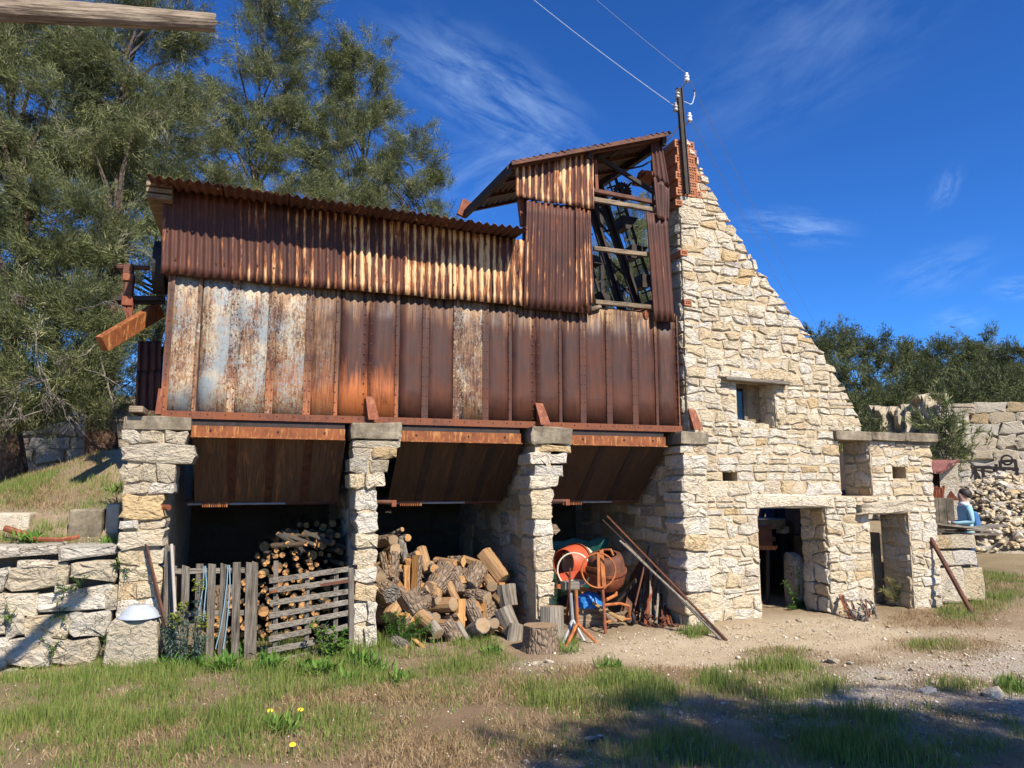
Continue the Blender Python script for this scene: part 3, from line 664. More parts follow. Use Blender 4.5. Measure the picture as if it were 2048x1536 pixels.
# weathered lintel board + wooden window set back in the opening
bd = MB().bar(P(1446, 757, -0.04), P(1573, 768, -0.04), 0.16, 0.045).build('lintel_board', M['board_x'], gable); bevel(bd, 0.004)
x0, x1, z0, z1 = dA; yw = 0.27; xf1 = x0 + 0.355
wf = MB().box(x0 - .02, x0 + .035, yw, yw + .05, z0, z1).box(xf1 - .055, xf1, yw, yw + .05, z0, z1).box(x0 + .036, xf1 - .056, yw + .002, yw + .05, z1 - .06, z1).box(x0 + .036, xf1 - .056, yw + .002, yw + .05, z0, z0 + .04).build('window_frame', M['window_wood'], gable)
wb = MB().box(x0 + .036, xf1 - .056, yw + .012, yw + .035, z0 + (z1 - z0) * .42, z0 + (z1 - z0) * .42 + .012).box(x0 + .075, x0 + .087, yw + .012, yw + .034, z0 + .041, z1 - .061).build('glazing_bar', M['window_wood'], wf)
for za, zb in ((z0 + .042, z0 + (z1 - z0) * .42 - .002), (z0 + (z1 - z0) * .42 + .014, z1 - .062)):
    MB().box(x0 + .037, xf1 - .057, yw + .02, yw + .025, za, zb).build('pane', M['glass'], wf)
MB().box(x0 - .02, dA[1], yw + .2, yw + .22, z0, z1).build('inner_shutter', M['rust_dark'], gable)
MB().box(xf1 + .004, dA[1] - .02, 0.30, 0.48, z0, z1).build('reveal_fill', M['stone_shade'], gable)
# hollow clay bricks at the gable's peak
def brick_mesh():
    w_, h_, dp = 0.145, 0.105, 0.30; mb = MB()
    us = [-w_ / 2, -0.050, -0.022, -0.014, 0.014, 0.022, 0.050, w_ / 2]; vs_ = [0, 0.024, 0.047, 0.056, 0.079, h_]
    for i in range(7):
        for j in range(5):
            q = [(us[i], 0, vs_[j]), (us[i + 1], 0, vs_[j]), (us[i + 1], 0, vs_[j + 1]), (us[i], 0, vs_[j + 1])]
            if i in (1, 3, 5) and j in (1, 3):
                qb = [(a, 0.05, c) for a, b, c in q]; mb.add(q + qb, [(0, 1, 5, 4), (1, 2, 6, 5), (2, 3, 7, 6), (3, 0, 4, 7)], 0); mb.add(qb, [(0, 1, 2, 3)], 1)
            else: mb.add(q, [(0, 1, 2, 3)])
    a = [(-w_ / 2, 0, 0), (w_ / 2, 0, 0), (w_ / 2, 0, h_), (-w_ / 2, 0, h_)]; b = [(x, dp, z) for x, y, z in a]
    mb.add(a + b, [(0, 4, 5, 1), (1, 5, 6, 2), (2, 6, 7, 3), (3, 7, 4, 0), (4, 7, 6, 5)])
    me = bpy.data.meshes.new('brick'); me.from_pydata(mb.v, [], mb.f); me.materials.append(M['brick']); me.materials.append(M['hole']); me.polygons.foreach_set('material_index', mb.m); return me
bm_ = brick_mesh()
def put_brick(x, z, y=GW0 - .012, s=1.0):
    o = bpy.data.objects.new('brick', bm_); link(o, gable); o.location = Vector((x, y, z)) - org(gable); o.rotation_euler = (0, rnd.uniform(-.02, .02), rnd.uniform(-.04, .04)); o.scale = (s, 1, s)
ztop = P(1355, 268).z; nb = int((ztop - BZ0) / 0.112)
for i in range(nb):
    z = BZ0 + i * 0.112 + .004; lim = min(BR1, slope_x(z + .05) - .02) if i < nb - 1 else GL + 0.17
    x = GL + 0.02 + (0.0 if i % 2 == 0 else 0.03)
    while x < lim + 0.03: put_brick(x, z); x += 0.152
for a, b in ((1352, 412), (1362, 512), (1370, 612)): p = P(a + 4, b); put_brick(p.x, p.z, -0.03, 0.72)
MB().box(GL + .02, BR1 - .05, GW0 + 0.02, GW1, BZ0 + .002, BZ0 + (nb - 2) * .112).build('brick_backing', M['brick'], gable)

# ------------------------------------------------------------------ stone piers and bay walls
PF = -0.20
def pier(label, cap, rows, xl_body, xr_body, seed, back=3.2, mats=('stone',), side=True, capmat='concrete'):
    rg = random.Random(seed)
    xa, xb = P(cap[2], cap[0], PF).x, P(cap[3], cap[0], PF).x
    t = thing('stone_pier', label, 'pier', ((xl_body + xr_body) / 2, PF, 0), 'stone piers carrying the ore bin')
    z1, z0 = P(cap[2], cap[0], PF).z, P(cap[2], cap[1], PF).z
    put_stone(t, [(xa, z0 - .005), (xb, z0), (xb, z1), (xa, z1 - .006)], Vector((0, PF - .005, 0)), X, Z, -Y, M[capmat], rg, 0, .46, .02, 'cap', .05, .9)
    for r in rows:
        ya, yb, a, b = r[:4]; n = r[4] if len(r) > 4 else 1; mt = r[5] if len(r) > 5 else mats[rg.randrange(len(mats))]
        za, zb = P(a, yb, PF).z, P(a, ya, PF).z; u0, u1 = P(a, ya, PF).x, P(b, ya, PF).x
        cuts = [u0] + sorted(u0 + (u1 - u0) * (i + rg.uniform(-.18, .18)) / n for i in range(1, n)) + [u1]
        for i in range(n):
            dz = rg.uniform(-.012, .012)
            q = [(cuts[i], za + dz), (cuts[i + 1], za - dz), (cuts[i + 1], zb - dz), (cuts[i], zb + dz)]
            put_stone(t, q, Vector((0, PF + rg.uniform(-.02, .03), 0)), X, Z, -Y, M[mt], rg, 0.006, 0.40, rg.uniform(0.015, 0.04), 'stone', 0.10, 0.86)
    MB().box(xl_body + .03, xr_body - .03, PF + .012, back, -0.05, z0 - .01).build('mortar_core', M['mortar'], t)
    if side:
        cl_ = layout(0.0, 2.28, lambda v: [(0.0, back - PF - .3)], (0.17, 0.26), (0.22, 0.42), rg)
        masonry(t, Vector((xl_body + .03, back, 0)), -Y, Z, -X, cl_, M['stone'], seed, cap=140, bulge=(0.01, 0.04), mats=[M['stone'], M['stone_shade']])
    return t
pier('leftmost stone pier with grey overhanging slabs beside the terrace wall', (831, 858, 249, 383),
     [(858, 886, 244, 376, 3, 'stone_grey'), (888, 924, 243, 390, 1, 'stone_grey'), (926, 965, 244, 353, 3, 'stone_grey'), (966, 990, 245, 350, 2), (991, 1040, 244, 331, 1), (1041, 1058, 241, 331, 2), (1060, 1098, 239, 330, 1), (1100, 1132, 239, 329, 2),
      (1134, 1165, 238, 327, 1), (1167, 1200, 238, 325, 2), (1202, 1240, 237, 322, 2), (1242, 1325, 236, 320, 2)], -1.26, -0.87, 31, side=False)
pier('narrow stone pier left of the big log pile, crumbling corbelled head', (843, 878, 704, 803),
     [(879, 894, 706, 800, 1, 'stone_grey'), (895, 916, 705, 795, 2, 'stone_grey'), (917, 945, 700, 778, 2, 'stone_shade'), (947, 976, 697, 770, 2), (977, 1020, 711, 757), (1021, 1065, 712, 756), (1067, 1095, 711, 755), (1097, 1135, 709, 754), (1137, 1165, 709, 754),
      (1167, 1202, 708, 754), (1204, 1250, 707, 754, 2), (1252, 1298, 707, 754, 2)], 0.97, 1.20, 32)
pier('narrow stone pier between the log pile and the cement mixers', (853, 888, 1063, 1143),
     [(889, 904, 1080, 1142, 1), (904, 928, 1060, 1136, 2), (928, 951, 1068, 1126, 1), (952, 976, 1058, 1117, 1), (977, 1010, 1063, 1106), (1011, 1041, 1065, 1105), (1042, 1072, 1066, 1105), (1074, 1101, 1066, 1107), (1102, 1141, 1068, 1107),
      (1142, 1166, 1070, 1108), (1167, 1193, 1073, 1108), (1194, 1235, 1075, 1102), (1236, 1275, 1076, 1102)], 2.95, 3.20, 33)
pier('broad stone pier joined to the gable wall under the bin corner', (862, 888, 1360, 1416),
     [(889, 907, 1360, 1414, 2), (908, 936, 1366, 1414), (937, 950, 1365, 1413, 2), (951, 986, 1364, 1412), (987, 1006, 1361, 1412, 2), (1007, 1033, 1363, 1412), (1034, 1068, 1364, 1414), (1069, 1102, 1366, 1415), (1103, 1140, 1369, 1417),
      (1141, 1185, 1371, 1420), (1186, 1230, 1374, 1424), (1231, 1272, 1376, 1427, 2)], 4.90, 5.27, 34)
bw = thing('bay_back_wall', 'dark stone wall closing the bays at the back', 'wall', (2.0, 3.3, 0))
MB().box(-1.3, 5.1, 3.22, 3.6, -0.1, 2.33).build('mortar_core', M['bay_shade'], bw)
cl_ = layout(0.0, 2.3, lambda v: [(-0.8, 4.9)], (0.2, 0.3), (0.3, 0.6), random.Random(4)); masonry(bw, Vector((0, 3.22, 0)), X, Z, -Y, cl_, M['bay_shade'], 44, cap=140)
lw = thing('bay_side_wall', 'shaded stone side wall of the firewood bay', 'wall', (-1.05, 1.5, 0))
MB().box(-1.22, -0.93, 0.26, 3.2, -0.1, 2.33).build('mortar_core', M['bay_shade'], lw)
# ------------------------------------------------------------------ steel ore bin
binn = thing('ore_bin', 'long riveted steel ore bin of rusty plates standing on stone piers', 'hopper', (2.0, 1.0, 2.33))
BX0, BX1, BZB, BZT = P(331, 700).x, P(1353, 700).x, 2.36, 3.86
cuts = [331, 397, 466, 542, 617, 677, 737, 797, 851, 913, 971, 1022, 1072, 1122, 1165, 1217, 1268, 1313, 1353]
kind = {397: 'J', 466: 'S', 542: 'S', 617: 'S', 677: 'J', 737: 'D', 797: 'J', 851: 'S', 913: 'S', 971: 'S', 1022: 'J', 1072: 'D', 1122: 'J', 1165: 'S', 1217: 'S', 1268: 'S', 1313: 'J'}
cx = [P(c, 700).x for c in cuts]
paint = [.90, .98, .92, .82, .55, .22, .18, .26, .22, .74, .16, .12, .12, .12, .14, .12, .12, .3]
oran = [.25, .3, .4, .55, .75, 1.0, .9, .06, .04, .08, .05, .10, .06, .06, .05, .06, .06, .04]
wash = [1, 1, .9, .9, .8, .75, .5, .35, .4, .5, .6, .8, .7, .9, 1, 1, 1, .4]
gseed = [.0, .31, .31, .31, .31, .57, .57, .83, .83, .83, .83, 1.17, 1.17, 1.43, 1.43, 1.43, 1.43, 1.9]
for i in range(18):
    a, b = cx[i], cx[i + 1]
    if kind.get(cuts[i]) == 'J': a += 0.016
    yo = (i % 3) * 0.004
    nseg = 5; vs = []
    for iz in range(nseg):
        z = BZB + (BZT - BZB) * iz / (nseg - 1)
        for ix in range(4): vs.append((a + 0.001 + (b - a - 0.002) * ix / 3, yo + 0.004 * math.sin(ix * 2.1 + iz * 1.7 + i), z))
    fs = [(iz * 4 + ix, iz * 4 + ix + 1, iz * 4 + ix + 5, iz * 4 + ix + 4) for iz in range(nseg - 1) for ix in range(3)]
    o = mobj('plate', vs, fs, M['plate'], binn, Vector((a, 0, BZB)), smooth=True); o['paint'] = paint[i]; o['orange'] = oran[i]; o['wash'] = wash[i]; o['seed'] = gseed[i]
    s = o.modifiers.new('solid', 'SOLIDIFY'); s.thickness = 0.012; s.offset = -1
riv = MB()
def rivet(x, y, z, r=0.009): riv.lathe([(r, 0), (r * .8, r * .55), (0.0005, r * .8)], (x, y, z), (0, -1, 0), 6)
for c in cuts:
    x = P(c, 700).x; kd = kind.get(c, 'E')
    if kd == 'S':
        o = MB().box(x - .038, x + .038, -0.0065, -0.002, BZB + .02, BZT - .03).build('strap', M['plate'], binn); i = cuts.index(c)
        o['paint'] = paint[i] * .85; o['orange'] = oran[i]; o['wash'] = wash[i]; o['seed'] = gseed[i]
    if kd == 'J':
        o = MB().box(x - .034, x + .004, -0.012, -0.002, BZB + .01, BZT - .03).build('joint_angle', M['plate'], binn); i = cuts.index(c); o['paint'] = paint[i - 1] * .7; o['orange'] = oran[i - 1]; o['wash'] = wash[i - 1]; o['seed'] = gseed[i - 1]
        MB().box(x + .004, x + .018, 0.012, 0.03, BZB, BZT).build('joint_shadow_gap', M['rust_dark'], binn)
    if kd == 'E':
        o = MB().box(x - .002 if c > 1000 else x - .012, x + .05 if c < 1000 else x + .012, -0.02, -0.002, BZB + .01, BZT - .03).build('corner_angle', M['plate'], binn); o['paint'] = .35; o['orange'] = .6; o['wash'] = .8
    for iz in range(13):
        z = BZB + 0.08 + iz * 0.112
        for dx in {'S': (-.024, .024), 'J': (-.024,), 'D': (-.042, .028), 'E': (.02 if c < 1000 else -.012,)}[kd]:
            rivet(x + dx, {'S': -.0065, 'J': -.012, 'D': -.0, 'E': -.02}[kd], z + rnd.uniform(-.004, .004))
xx = BX0 + .1
while xx < BX1: rivet(xx, -0.046, 2.378, 0.009); xx += 0.17
o = riv.build('rivets', M['rust'], binn); o['kind'] = 'stuff'
fl = MB().box(BX0 - .03, BX1 + .02, -0.045, -0.026, 2.345, 2.405).box(BX0 - .03, BX1 + .02, -0.075, -0.046, 2.325, 2.345).build('bottom_flange', M['plate'], binn)
fl['paint'] = .1; fl['orange'] = .35; fl['wash'] = 0
MB().box(BX0, BX0 + .012, 0.02, 2.2, BZB, BZT).box(BX1 - .012, BX1, 0.02, 2.2, BZB, BZT).box(BX0, BX1, 2.19, 2.2, BZB, BZT).box(BX0 + .02, BX1 - .02, 0.03, 2.18, BZB - .03, BZB - .01).build('bin_body', M['rust'], binn)
# triangular brackets over the piers
for (a, b, s) in ((737, 838, 1), (1078, 850, 1), (318, 832, -1), (1385, 855, 1)):
    p = P(a, b, -0.06); xb = p.x; zb = 2.36
    if a < 400: MB().hexa([(xb - .035, -.09, zb), (xb + .02, -.09, zb), (xb + .02, -.06, zb), (xb - .035, -.06, zb)], [(xb - .02, -.07, zb + .26), (xb + .03, -.07, zb + .26), (xb + .03, -.045, zb + .26), (xb - .02, -.045, zb + .26)]).build('bracket', M['rust_red'], binn); continue
    ya = -0.16 if a < 1300 else -.12; h_ = 0.27
    MB().hexa([(xb - .012, ya, zb), (xb + .1, ya - .03, zb), (xb + .1, ya, zb), (xb - .012, ya + .03, zb)],
              [(xb - .035, -.035, zb + h_), (xb + .055, -.05, zb + h_ - .01), (xb + .055, -.03, zb + h_ - .01), (xb - .035, -.01, zb + h_)]).add(
        [(xb - .015, ya + .02, zb), (xb - .015, -.03, zb), (xb - .03, -.03, zb + h_)], [(0, 1, 2)]).build('bracket', M['rust_red'], binn)
# steel beams between the piers
for (a, b, lab) in ((382, 690, 'orange rusted steel channel beam above the firewood bay'), (803, 1042, 'orange rusted steel channel beam above the big log pile'), (1143, 1331, 'orange rusted steel channel beam above the cement mixers')):
    x0, x1 = P(a, 870, -.1).x, P(b, 870, -.1).x; z0, z1 = 2.145, 2.255
    t = thing('steel_beam', lab, 'beam', ((x0 + x1) / 2, 0, z0), 'steel beams under the ore bin')
    MB().box(x0, x1, -0.10, -0.088, z0, z1).box(x0, x1, -0.15, -0.1001, z0 - .012, z0).box(x0, x1, -0.086, 0.0, z1 - .012, z1).build('web', M['beam'], t)
    for u in (.12, .55, .86):
        MB().lathe([(0.012, 0), (0.012, .008), (0.0005, .009)], (x0 + (x1 - x0) * u, -0.1, z1 - .045), (0, -1, 0), 8).build('bolt', M['rust_dark'], t)
    MB().box(x0, x1, -0.05, 0.03, z1 + .001, 2.322).build('packing_plate', M['rust_dark'], t)
# sloping chutes below the bin, each of riveted sheets
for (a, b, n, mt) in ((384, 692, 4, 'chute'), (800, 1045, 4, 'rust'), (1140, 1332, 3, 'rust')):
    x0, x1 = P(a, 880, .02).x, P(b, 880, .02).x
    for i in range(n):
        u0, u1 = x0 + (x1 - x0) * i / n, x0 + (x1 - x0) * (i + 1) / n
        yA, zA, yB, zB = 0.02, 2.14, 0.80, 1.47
        o = MB().hexa([(u0 + .002, yB, zB), (u1 - .002, yB, zB), (u1 - .002, yB + .01, zB + .008), (u0 + .002, yB + .01, zB + .008)], [(u0 + .002, yA, zA), (u1 - .002, yA, zA), (u1 - .002, yA + .01, zA + .008), (u0 + .002, yA + .01, zA + .008)]).build('chute_plate', M['chute'] if mt == 'chute' else M['chute_shade'], binn)
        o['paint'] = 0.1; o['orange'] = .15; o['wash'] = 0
        if i:
            MB().hexa([(u0 - .04, yB - .006, zB - .006), (u0 + .04, yB - .006, zB - .006), (u0 + .04, yB - .001, zB - .001), (u0 - .04, yB - .001, zB - .001)], [(u0 - .04, yA - .006, zA - .006), (u0 + .04, yA - .006, zA - .006), (u0 + .04, yA - .001, zA - .001), (u0 - .04, yA - .001, zA - .001)]).build('chute_strap', M['rust' if mt == 'chute' else 'rust_dark'], binn)  # straps too get darker iron to imitate the shade in those two bays
    MB().tube([(x0 - .1, .82, 1.47), (x1 - .02, .82, 1.47)], 0.03, 8).build('gate_rail', M['rust'], binn)
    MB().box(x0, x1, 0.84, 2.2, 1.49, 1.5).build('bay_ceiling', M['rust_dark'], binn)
    mb = MB().tube([(x0 - .05, .55, 1.455), (x0 + (x1 - x0) * .62, .58, 1.46)], 0.012, 6)
    mb.build('gate_rod', M['galv'], binn)
    rk = MB(); xr = x0 + .1
    for j in range(12): rk.box(xr + j * .022, xr + j * .022 + .012, .5, .54, 1.425, 1.455)
    rk.box(xr, xr + .27, .5, .54, 1.4551, 1.475); rk.build('gate_rack', M['beam'], binn)
pv = P(332, 1015, -.22); t = thing('hinge_pipe', 'short rusty pipe stub sticking out of the left pier', 'pipe', pv); MB().tube([pv + Vector((-.1, .1, 0)), pv + Vector((.03, -.03, 0))], .028, 10).build('stub', M['rust_red'], t)
for (a, b, lab) in ((765, 1004, 'short rusty shaft end beside the log pile pier'), (1115, 1002, 'short rusty shaft end beside the mixer bay pier')):
    p = P(a, b, .05); t = thing('shaft_end', lab, 'shaft', p); MB().tube([p - X * .14, p + X * .1], .022, 8).build('shaft', M['rust'], t); MB().box(p.x + .1, p.x + .15, p.y - .02, p.y + .02, p.z - .05, p.z + .02).build('crank', M['rust_red'], t)

# ------------------------------------------------------------------ corrugated cladding
shed = thing('conveyor_shed', 'rusted corrugated iron shed with raised tower above the ore bin', 'shed', (2.0, 1.0, 3.85))
def corr(name, bl, br, tr, tl, streak, pitch=0.082, amp=0.013, parent=None, rag=0.012, nv=9, seed=0, warp=0.006):
    bl, br, tr, tl = map(Vector, (bl, br, tr, tl)); N = (br - bl).cross(tl - bl).normalized(); wd = (br - bl).length
    nu = max(6, int(wd / pitch * 6)); V_, ph = [], []
    for j in range(nv + 1):
        v = j / nv
        for i in range(nu + 1):
            u = i / nu; s = math.sin(2 * math.pi * u * wd / pitch)
            p = bl.lerp(br, u).lerp(tl.lerp(tr, u), v) + N * (amp * s)
            p = p + N * (warp * math.sin(u * 5 + seed * 2.3 + v * 3))
            if j == 0: p = p + (tl - bl).normalized() * (rag * (mnoise.noise(Vector((u * wd * 4, seed * 3.1, 0)))))
            V_.append(p); ph.append(s * .5 + .5)
    T = [(j * (nu + 1) + i, j * (nu + 1) + i + 1, (j + 1) * (nu + 1) + i + 1, (j + 1) * (nu + 1) + i) for j in range(nv) for i in range(nu)]
    o = npmesh(name, V_, T, M['corr'], parent or shed, {'ph': ph}, k=4); o['streak'] = streak
    o.data.polygons.foreach_set('use_smooth', [True] * len(o.data.polygons))
    s = o.modifiers.new('solid', 'SOLIDIFY'); s.thickness = 0.0025
    return o
YS = -0.075
tops = lambda px: P(px, 376 + (px - 327) * 0.146, YS)          # just under the eave
bots = lambda px: P(px, 547 + (px - 320) * 0.0885, YS)
edges = [321, 461, 590, 705, 812, 905, 985, 1052]; strk = [.30, .52, .70, .86, .98, 1.0, .92]
for i in range(7):
    a, b = edges[i], edges[i + 1]; ly = 0.004 * (i % 2)
    bl, br = bots(a), bots(b); tl, tr = tops(a + 6 * (a < 330)), tops(b)
    for q in (bl, br, tl, tr): q.y -= ly
    corr('wall_sheet', bl, br + X * .03, tr + X * .03, tl, strk[i], seed=i)
nl = MB()
for i in range(44):
    for fy, jy in ((.80, .01), (.16, .02), (.47, .012)):
        px_ = 336 + i * 16.3; b_, t_ = bots(px_), tops(px_); q = b_.lerp(t_, 1 - fy + rnd.uniform(-jy, jy))
        if rnd.random() < .3: nl.lathe([(.011, 0), (.009, .005), (.004, .006), (.0005, .012)], q - Y * .018, (0, -1, 0), 6)
o = nl.build('roofing_nails', M['rust'], shed); o['kind'] = 'stuff'
# low roof (seen from below its eave)
YE = -0.47
e0, e1 = P(294, 349, YE), P(1050, 457, YE); nr = 6
for i in range(nr):
    a, b = e0.lerp(e1, i / nr), e0.lerp(e1, (i + 1) / nr); up = Vector((0, 2.9, 0.25 + .0))
    corr('roof_sheet', a, b + X * .03, b + X * .03 + up, a + up, .35, parent=shed, rag=0.02, nv=3, seed=i + 10, pitch=.09, amp=.017)
for j, (yy, hh) in enumerate(((-.02, .03), (.35, .07), (1.2, .08), (2.2, .08))):
    MB().bar(e0 + Vector((0.05, yy - YE, .085 * (yy - YE) - .06)), e1 + Vector((0, yy - YE, .085 * (yy - YE) - .06)), .06, hh).build('purlin', M['rust'], shed)
for j in range(3):
    q = P(300, 372 + 12 * j, -.1); MB().box(q.x - .02, q.x + .22, -.2, 1.6, q.z - .03, q.z + .015).build('eave_board', M['timber'], shed)
MB().box(bots(321).x + .01, bots(321).x + .05, YS + .03, 2.6, 3.86, 4.68).build('left_end_cladding', M['rust'], shed)
MB().box(bots(321).x + .06, 2.8, 2.55, 2.6, 3.88, 4.66).build('rear_cladding', M['rust_dark'], shed)
# tower sheets
corr('wall_sheet', P(1046, 616, YS - .01), P(1184, 628, YS - .01), P(1182, 415, YS - .01), P(1052, 402, YS - .01), .28, seed=21)
corr('wall_sheet', P(1150, 626, YS - .02), P(1190, 602, YS - .02), P(1181, 418, YS - .02), P(1150, 412, YS - .02), .55, seed=27, rag=0.0)
corr('wall_sheet', P(1031, 393, YS - .03), P(1116, 408, YS - .03), P(1116, 318, YS - .03), P(1031, 334, YS - .03), .80, seed=22, rag=.02)
corr('wall_sheet', P(1112, 407, YS - .036), P(1187, 419, YS - .036), P(1186, 302, YS - .036), P(1112, 318, YS - .036), .97, seed=23, rag=.02)
corr('wall_sheet', P(1308, 642, YS), P(1351, 645, YS), P(1336, 432, YS), P(1291, 424, YS), .18, seed=24)
corr('wall_sheet', P(1313, 437, YS - .02), P(1337, 441, YS - .02), P(1338, 375, YS - .02), P(1306, 350, YS - .02), .2, seed=25)
corr('wall_sheet', P(1306, 351, YS - .024), P(1338, 376, YS - .024), P(1321, 271, YS - .024), P(1300, 274, YS - .024), .22, seed=26)
# tower roof: one skewed plane of sheets, higher on the right
TY = -0.26
FL, FR = P(1024, 322, TY), P(1337, 264, TY); BLp = P(930, 420, 1.95); dv = BLp - FL; dv.x = 0.0
for i in range(4):
    a, b = FL.lerp(FR, i / 4), FL.lerp(FR, (i + 1) / 4)
    corr('roof_sheet', a, b + (FR - FL) * .02, b + (FR - FL) * .02 + dv, a + dv, .2, rag=.015, nv=4, seed=40 + i, pitch=.09, amp=.017)
for u, hh in ((.0, .1), (.5, .09), (1.0, .1)):
    a = FL.lerp(FR, u) - Z * .075; MB().bar(a + Y * .1, a + dv, .06, hh).build('rafter', M['rust_dark'], shed)
for v in (.07, .36, .68, .98):
    MB().bar(FL + dv * v - Z * .035, FR + dv * v - Z * .035, .05, .04).build('purlin', M['rust'], shed)
MB().bar(FL - Z * .02 + Y * .02, FR - Z * .02 + Y * .02, .03, .05).build('eave_angle', M['rust'], shed)
MB().bar(P(922, 432, 1.9), P(934, 402, 1.9), .06, .14).build('eave_end_plate', M['rust_red'], shed)
for (a, b, w_, mt) in (((1190, 318, 1190 - 1184), (1192, 378, 0), .035, 'rust_red'),):
    MB().bar(P(1190, 320, .02), P(1194, 382, .02), .03, .04).build('post', M['rust_red'], shed)
MB().bar(P(1040, 400, .05), P(1046, 452, .05), .07, .06).bar(P(1048, 400, .05), P(1054, 452, .05), .05, .05).build('post', M['rust_red'], shed)
for xx_, y0, y1 in ((2.95, 0.05, 2.0), (4.90, 0.30, 2.0)):
    for yy in (y0, y1): MB().box(xx_ - .03, xx_ + .03, yy - .03, yy + .03, 3.86, 5.5 if xx_ < 4 else 6.05).build('post', M['rust_dark'], shed)
MB().bar(P(1194, 312, .12), P(1313, 388, .12), .045, .05).build('diagonal_brace', M['rust_dark'], shed)
MB().bar(P(1130, 415, .9), P(1305, 300, .9), .05, .05).build('diagonal_brace', M['rust_dark'], shed)
for (a, b, mt, s) in (((1186, 381), (1313, 406), 'rust', .05), ((1186, 399), (1314, 421), 'timber', .06), ((1187, 497), (1297, 510), 'timber', .055), ((1190, 604), (1306, 615), 'timber', .055)):
    o = MB().bar(P(*a, -.02), P(*b, -.02), .05, s).build('girt', M[mt], shed); bevel(o, .004)
MB().box(P(1278, 360, .3).x, P(1312, 360, .3).x, .1, .5, P(1290, 362, .3).z, P(1290, 354, .3).z).build('bearing_plate', M['rust_red'], shed)
t = thing('brick_rubble', 'broken brick lump lying on the tower bearing plate', 'brick', P(1290, 353, .3)); p = P(1290, 353, .3)
put_stone(t, [(p.x - .09, p.z), (p.x + .05, p.z), (p.x + .04, p.z + .06), (p.x - .07, p.z + .07)], Vector((0, .28, 0)), X, Z, -Y, M['brick'], random.Random(2), 0, .1, .03, 'lump', .15)
MB().bar(P(1304, 405, .02), P(1304, 425, .02), .03, .05).build('spacer', M['rust_dark'], shed)
sb = thing('bin_edge_roller', 'small rusty barrel lying on the bin edge inside the tower', 'barrel', P(1280, 630, .1))
MB().tube([P(1262, 632, .25), P(1296, 629, .0)], .07, 12).build('drum', M['rust_red'], sb)
tb = thing('timber_block', 'pale timber offcut on the bin edge under the tower sheets', 'timber', P(1190, 617, 0)); bevel(MB().bar(P(1178, 620, 0), P(1200, 614, 0), .1, .05).build('block', M['timber'], tb), .01)
# bucket elevator inside the tower
el = thing('bucket_elevator', 'dark iron bucket elevator slanting inside the tower', 'elevator', P(1250, 630, .6))
EY = 0.7
A0, A1 = P(1158, 330, EY), P(1256, 660, EY); B0, B1 = P(1196, 368, EY), P(1292, 660, EY)
for (a, b) in ((A0, A1), (B0, B1)):
    MB().bar(a, b, .12, .05, (0, 1, 0)).bar(a - Y * .06 , b - Y * .06, .03, .06, (0, 1, 0)).build('rail', M['rust_dark'], el)
for i in range(7):
    u = (i + .5) / 8; MB().bar(A0.lerp(A1, u), B0.lerp(B1, u + .1), .025, .025).bar(A0.lerp(A1, u + .1), B0.lerp(B1, u), .025, .025).build('lattice', M['rust_dark'], el)
offr = Vector((.27, 0, .12)); offl = Vector((-.24, 0, -.1))
for off, ks in ((offr, (.30, .50, .70, .88)), (offl, (.55, .78))):
    a, b = (B0, B1) if off.x > 0 else (A0, A1)
    MB().bar(a + off, b + off, .03, .035, (0, 1, 0)).bar(a + off * .82 + Y * .1, b + off * .82 + Y * .1, .015, .02, (0, 1, 0)).build('chain', M['rust_dark'], el)
    for q in range(11):
        c0 = (a + off).lerp(b + off, (q + .5) / 11); MB().bar(c0, c0 - off * .6, .02, .02).build('link_bar', M['rust_dark'], el)
    for kk in ks:
        c = (a + off * .6).lerp(b + off * .6, kk); d = off.normalized()
        MB().hexa([c + Vector((-.07, -.1, -.1)), c + Vector((.05, -.1, -.1)), c + Vector((.05, .12, -.1)), c + Vector((-.07, .12, -.1))], [c + Vector((-.1, -.1, .07)) + d * .05, c + Vector((.1, -.1, .03)) + d * .1, c + Vector((.1, .12, .03)) + d * .1, c + Vector((-.1, .12, .07)) + d * .05]).build('bucket', M['rust_dark'], el)
def sprocket(c, r, nt, axis_y=True):
    mb = MB(); n = nt * 4; fr, bk = [], []
    for i in range(n):
        a = 2 * math.pi * i / n; rr = r if i % 4 in (1, 2) else r * .86
        fr.append((c.x + rr * math.cos(a), c.y - .02, c.z + rr * math.sin(a))); bk.append((c.x + rr * math.cos(a), c.y + .02, c.z + rr * math.sin(a)))
    inn = [(c.x + r * .62 * math.cos(2 * math.pi * i / n), c.y - .02, c.z + r * .62 * math.sin(2 * math.pi * i / n)) for i in range(n)]
    inb = [(x, y + .04, z) for x, y, z in inn]; hub = [(c.x + r * .3 * math.cos(2 * math.pi * i / n), c.y - .03, c.z + r * .3 * math.sin(2 * math.pi * i / n)) for i in range(n)]; hbb = [(x, y + .06, z) for x, y, z in hub]
    vs = fr + bk + inn + inb + hub + hbb; fs = []
    for i in range(n):
        j = (i + 1) % n
        fs += [(i, j, 2 * n + j, 2 * n + i), (n + j, n + i, 3 * n + i, 3 * n + j), (j, i, n + i, n + j)]
        if (i * 9 // n) % 3 != 1:  # spokes; the rest are lightening holes
            fs += [(2 * n + i, 2 * n + j, 4 * n + j, 4 * n + i), (3 * n + j, 3 * n + i, 5 * n + i, 5 * n + j)]
        fs += [(2 * n + j, 2 * n + i, 3 * n + i, 3 * n + j)]
    fs.append(tuple(reversed(range(4 * n, 5 * n)))); fs.append(tuple(range(5 * n, 6 * n)))
    return mb.add(vs, fs)
sprocket(P(1245, 383, .55), .135, 20).build('sprocket', M['rust_dark'], el); sprocket(P(1197, 396, .7), .12, 18).build('sprocket', M['rust_dark'], el)
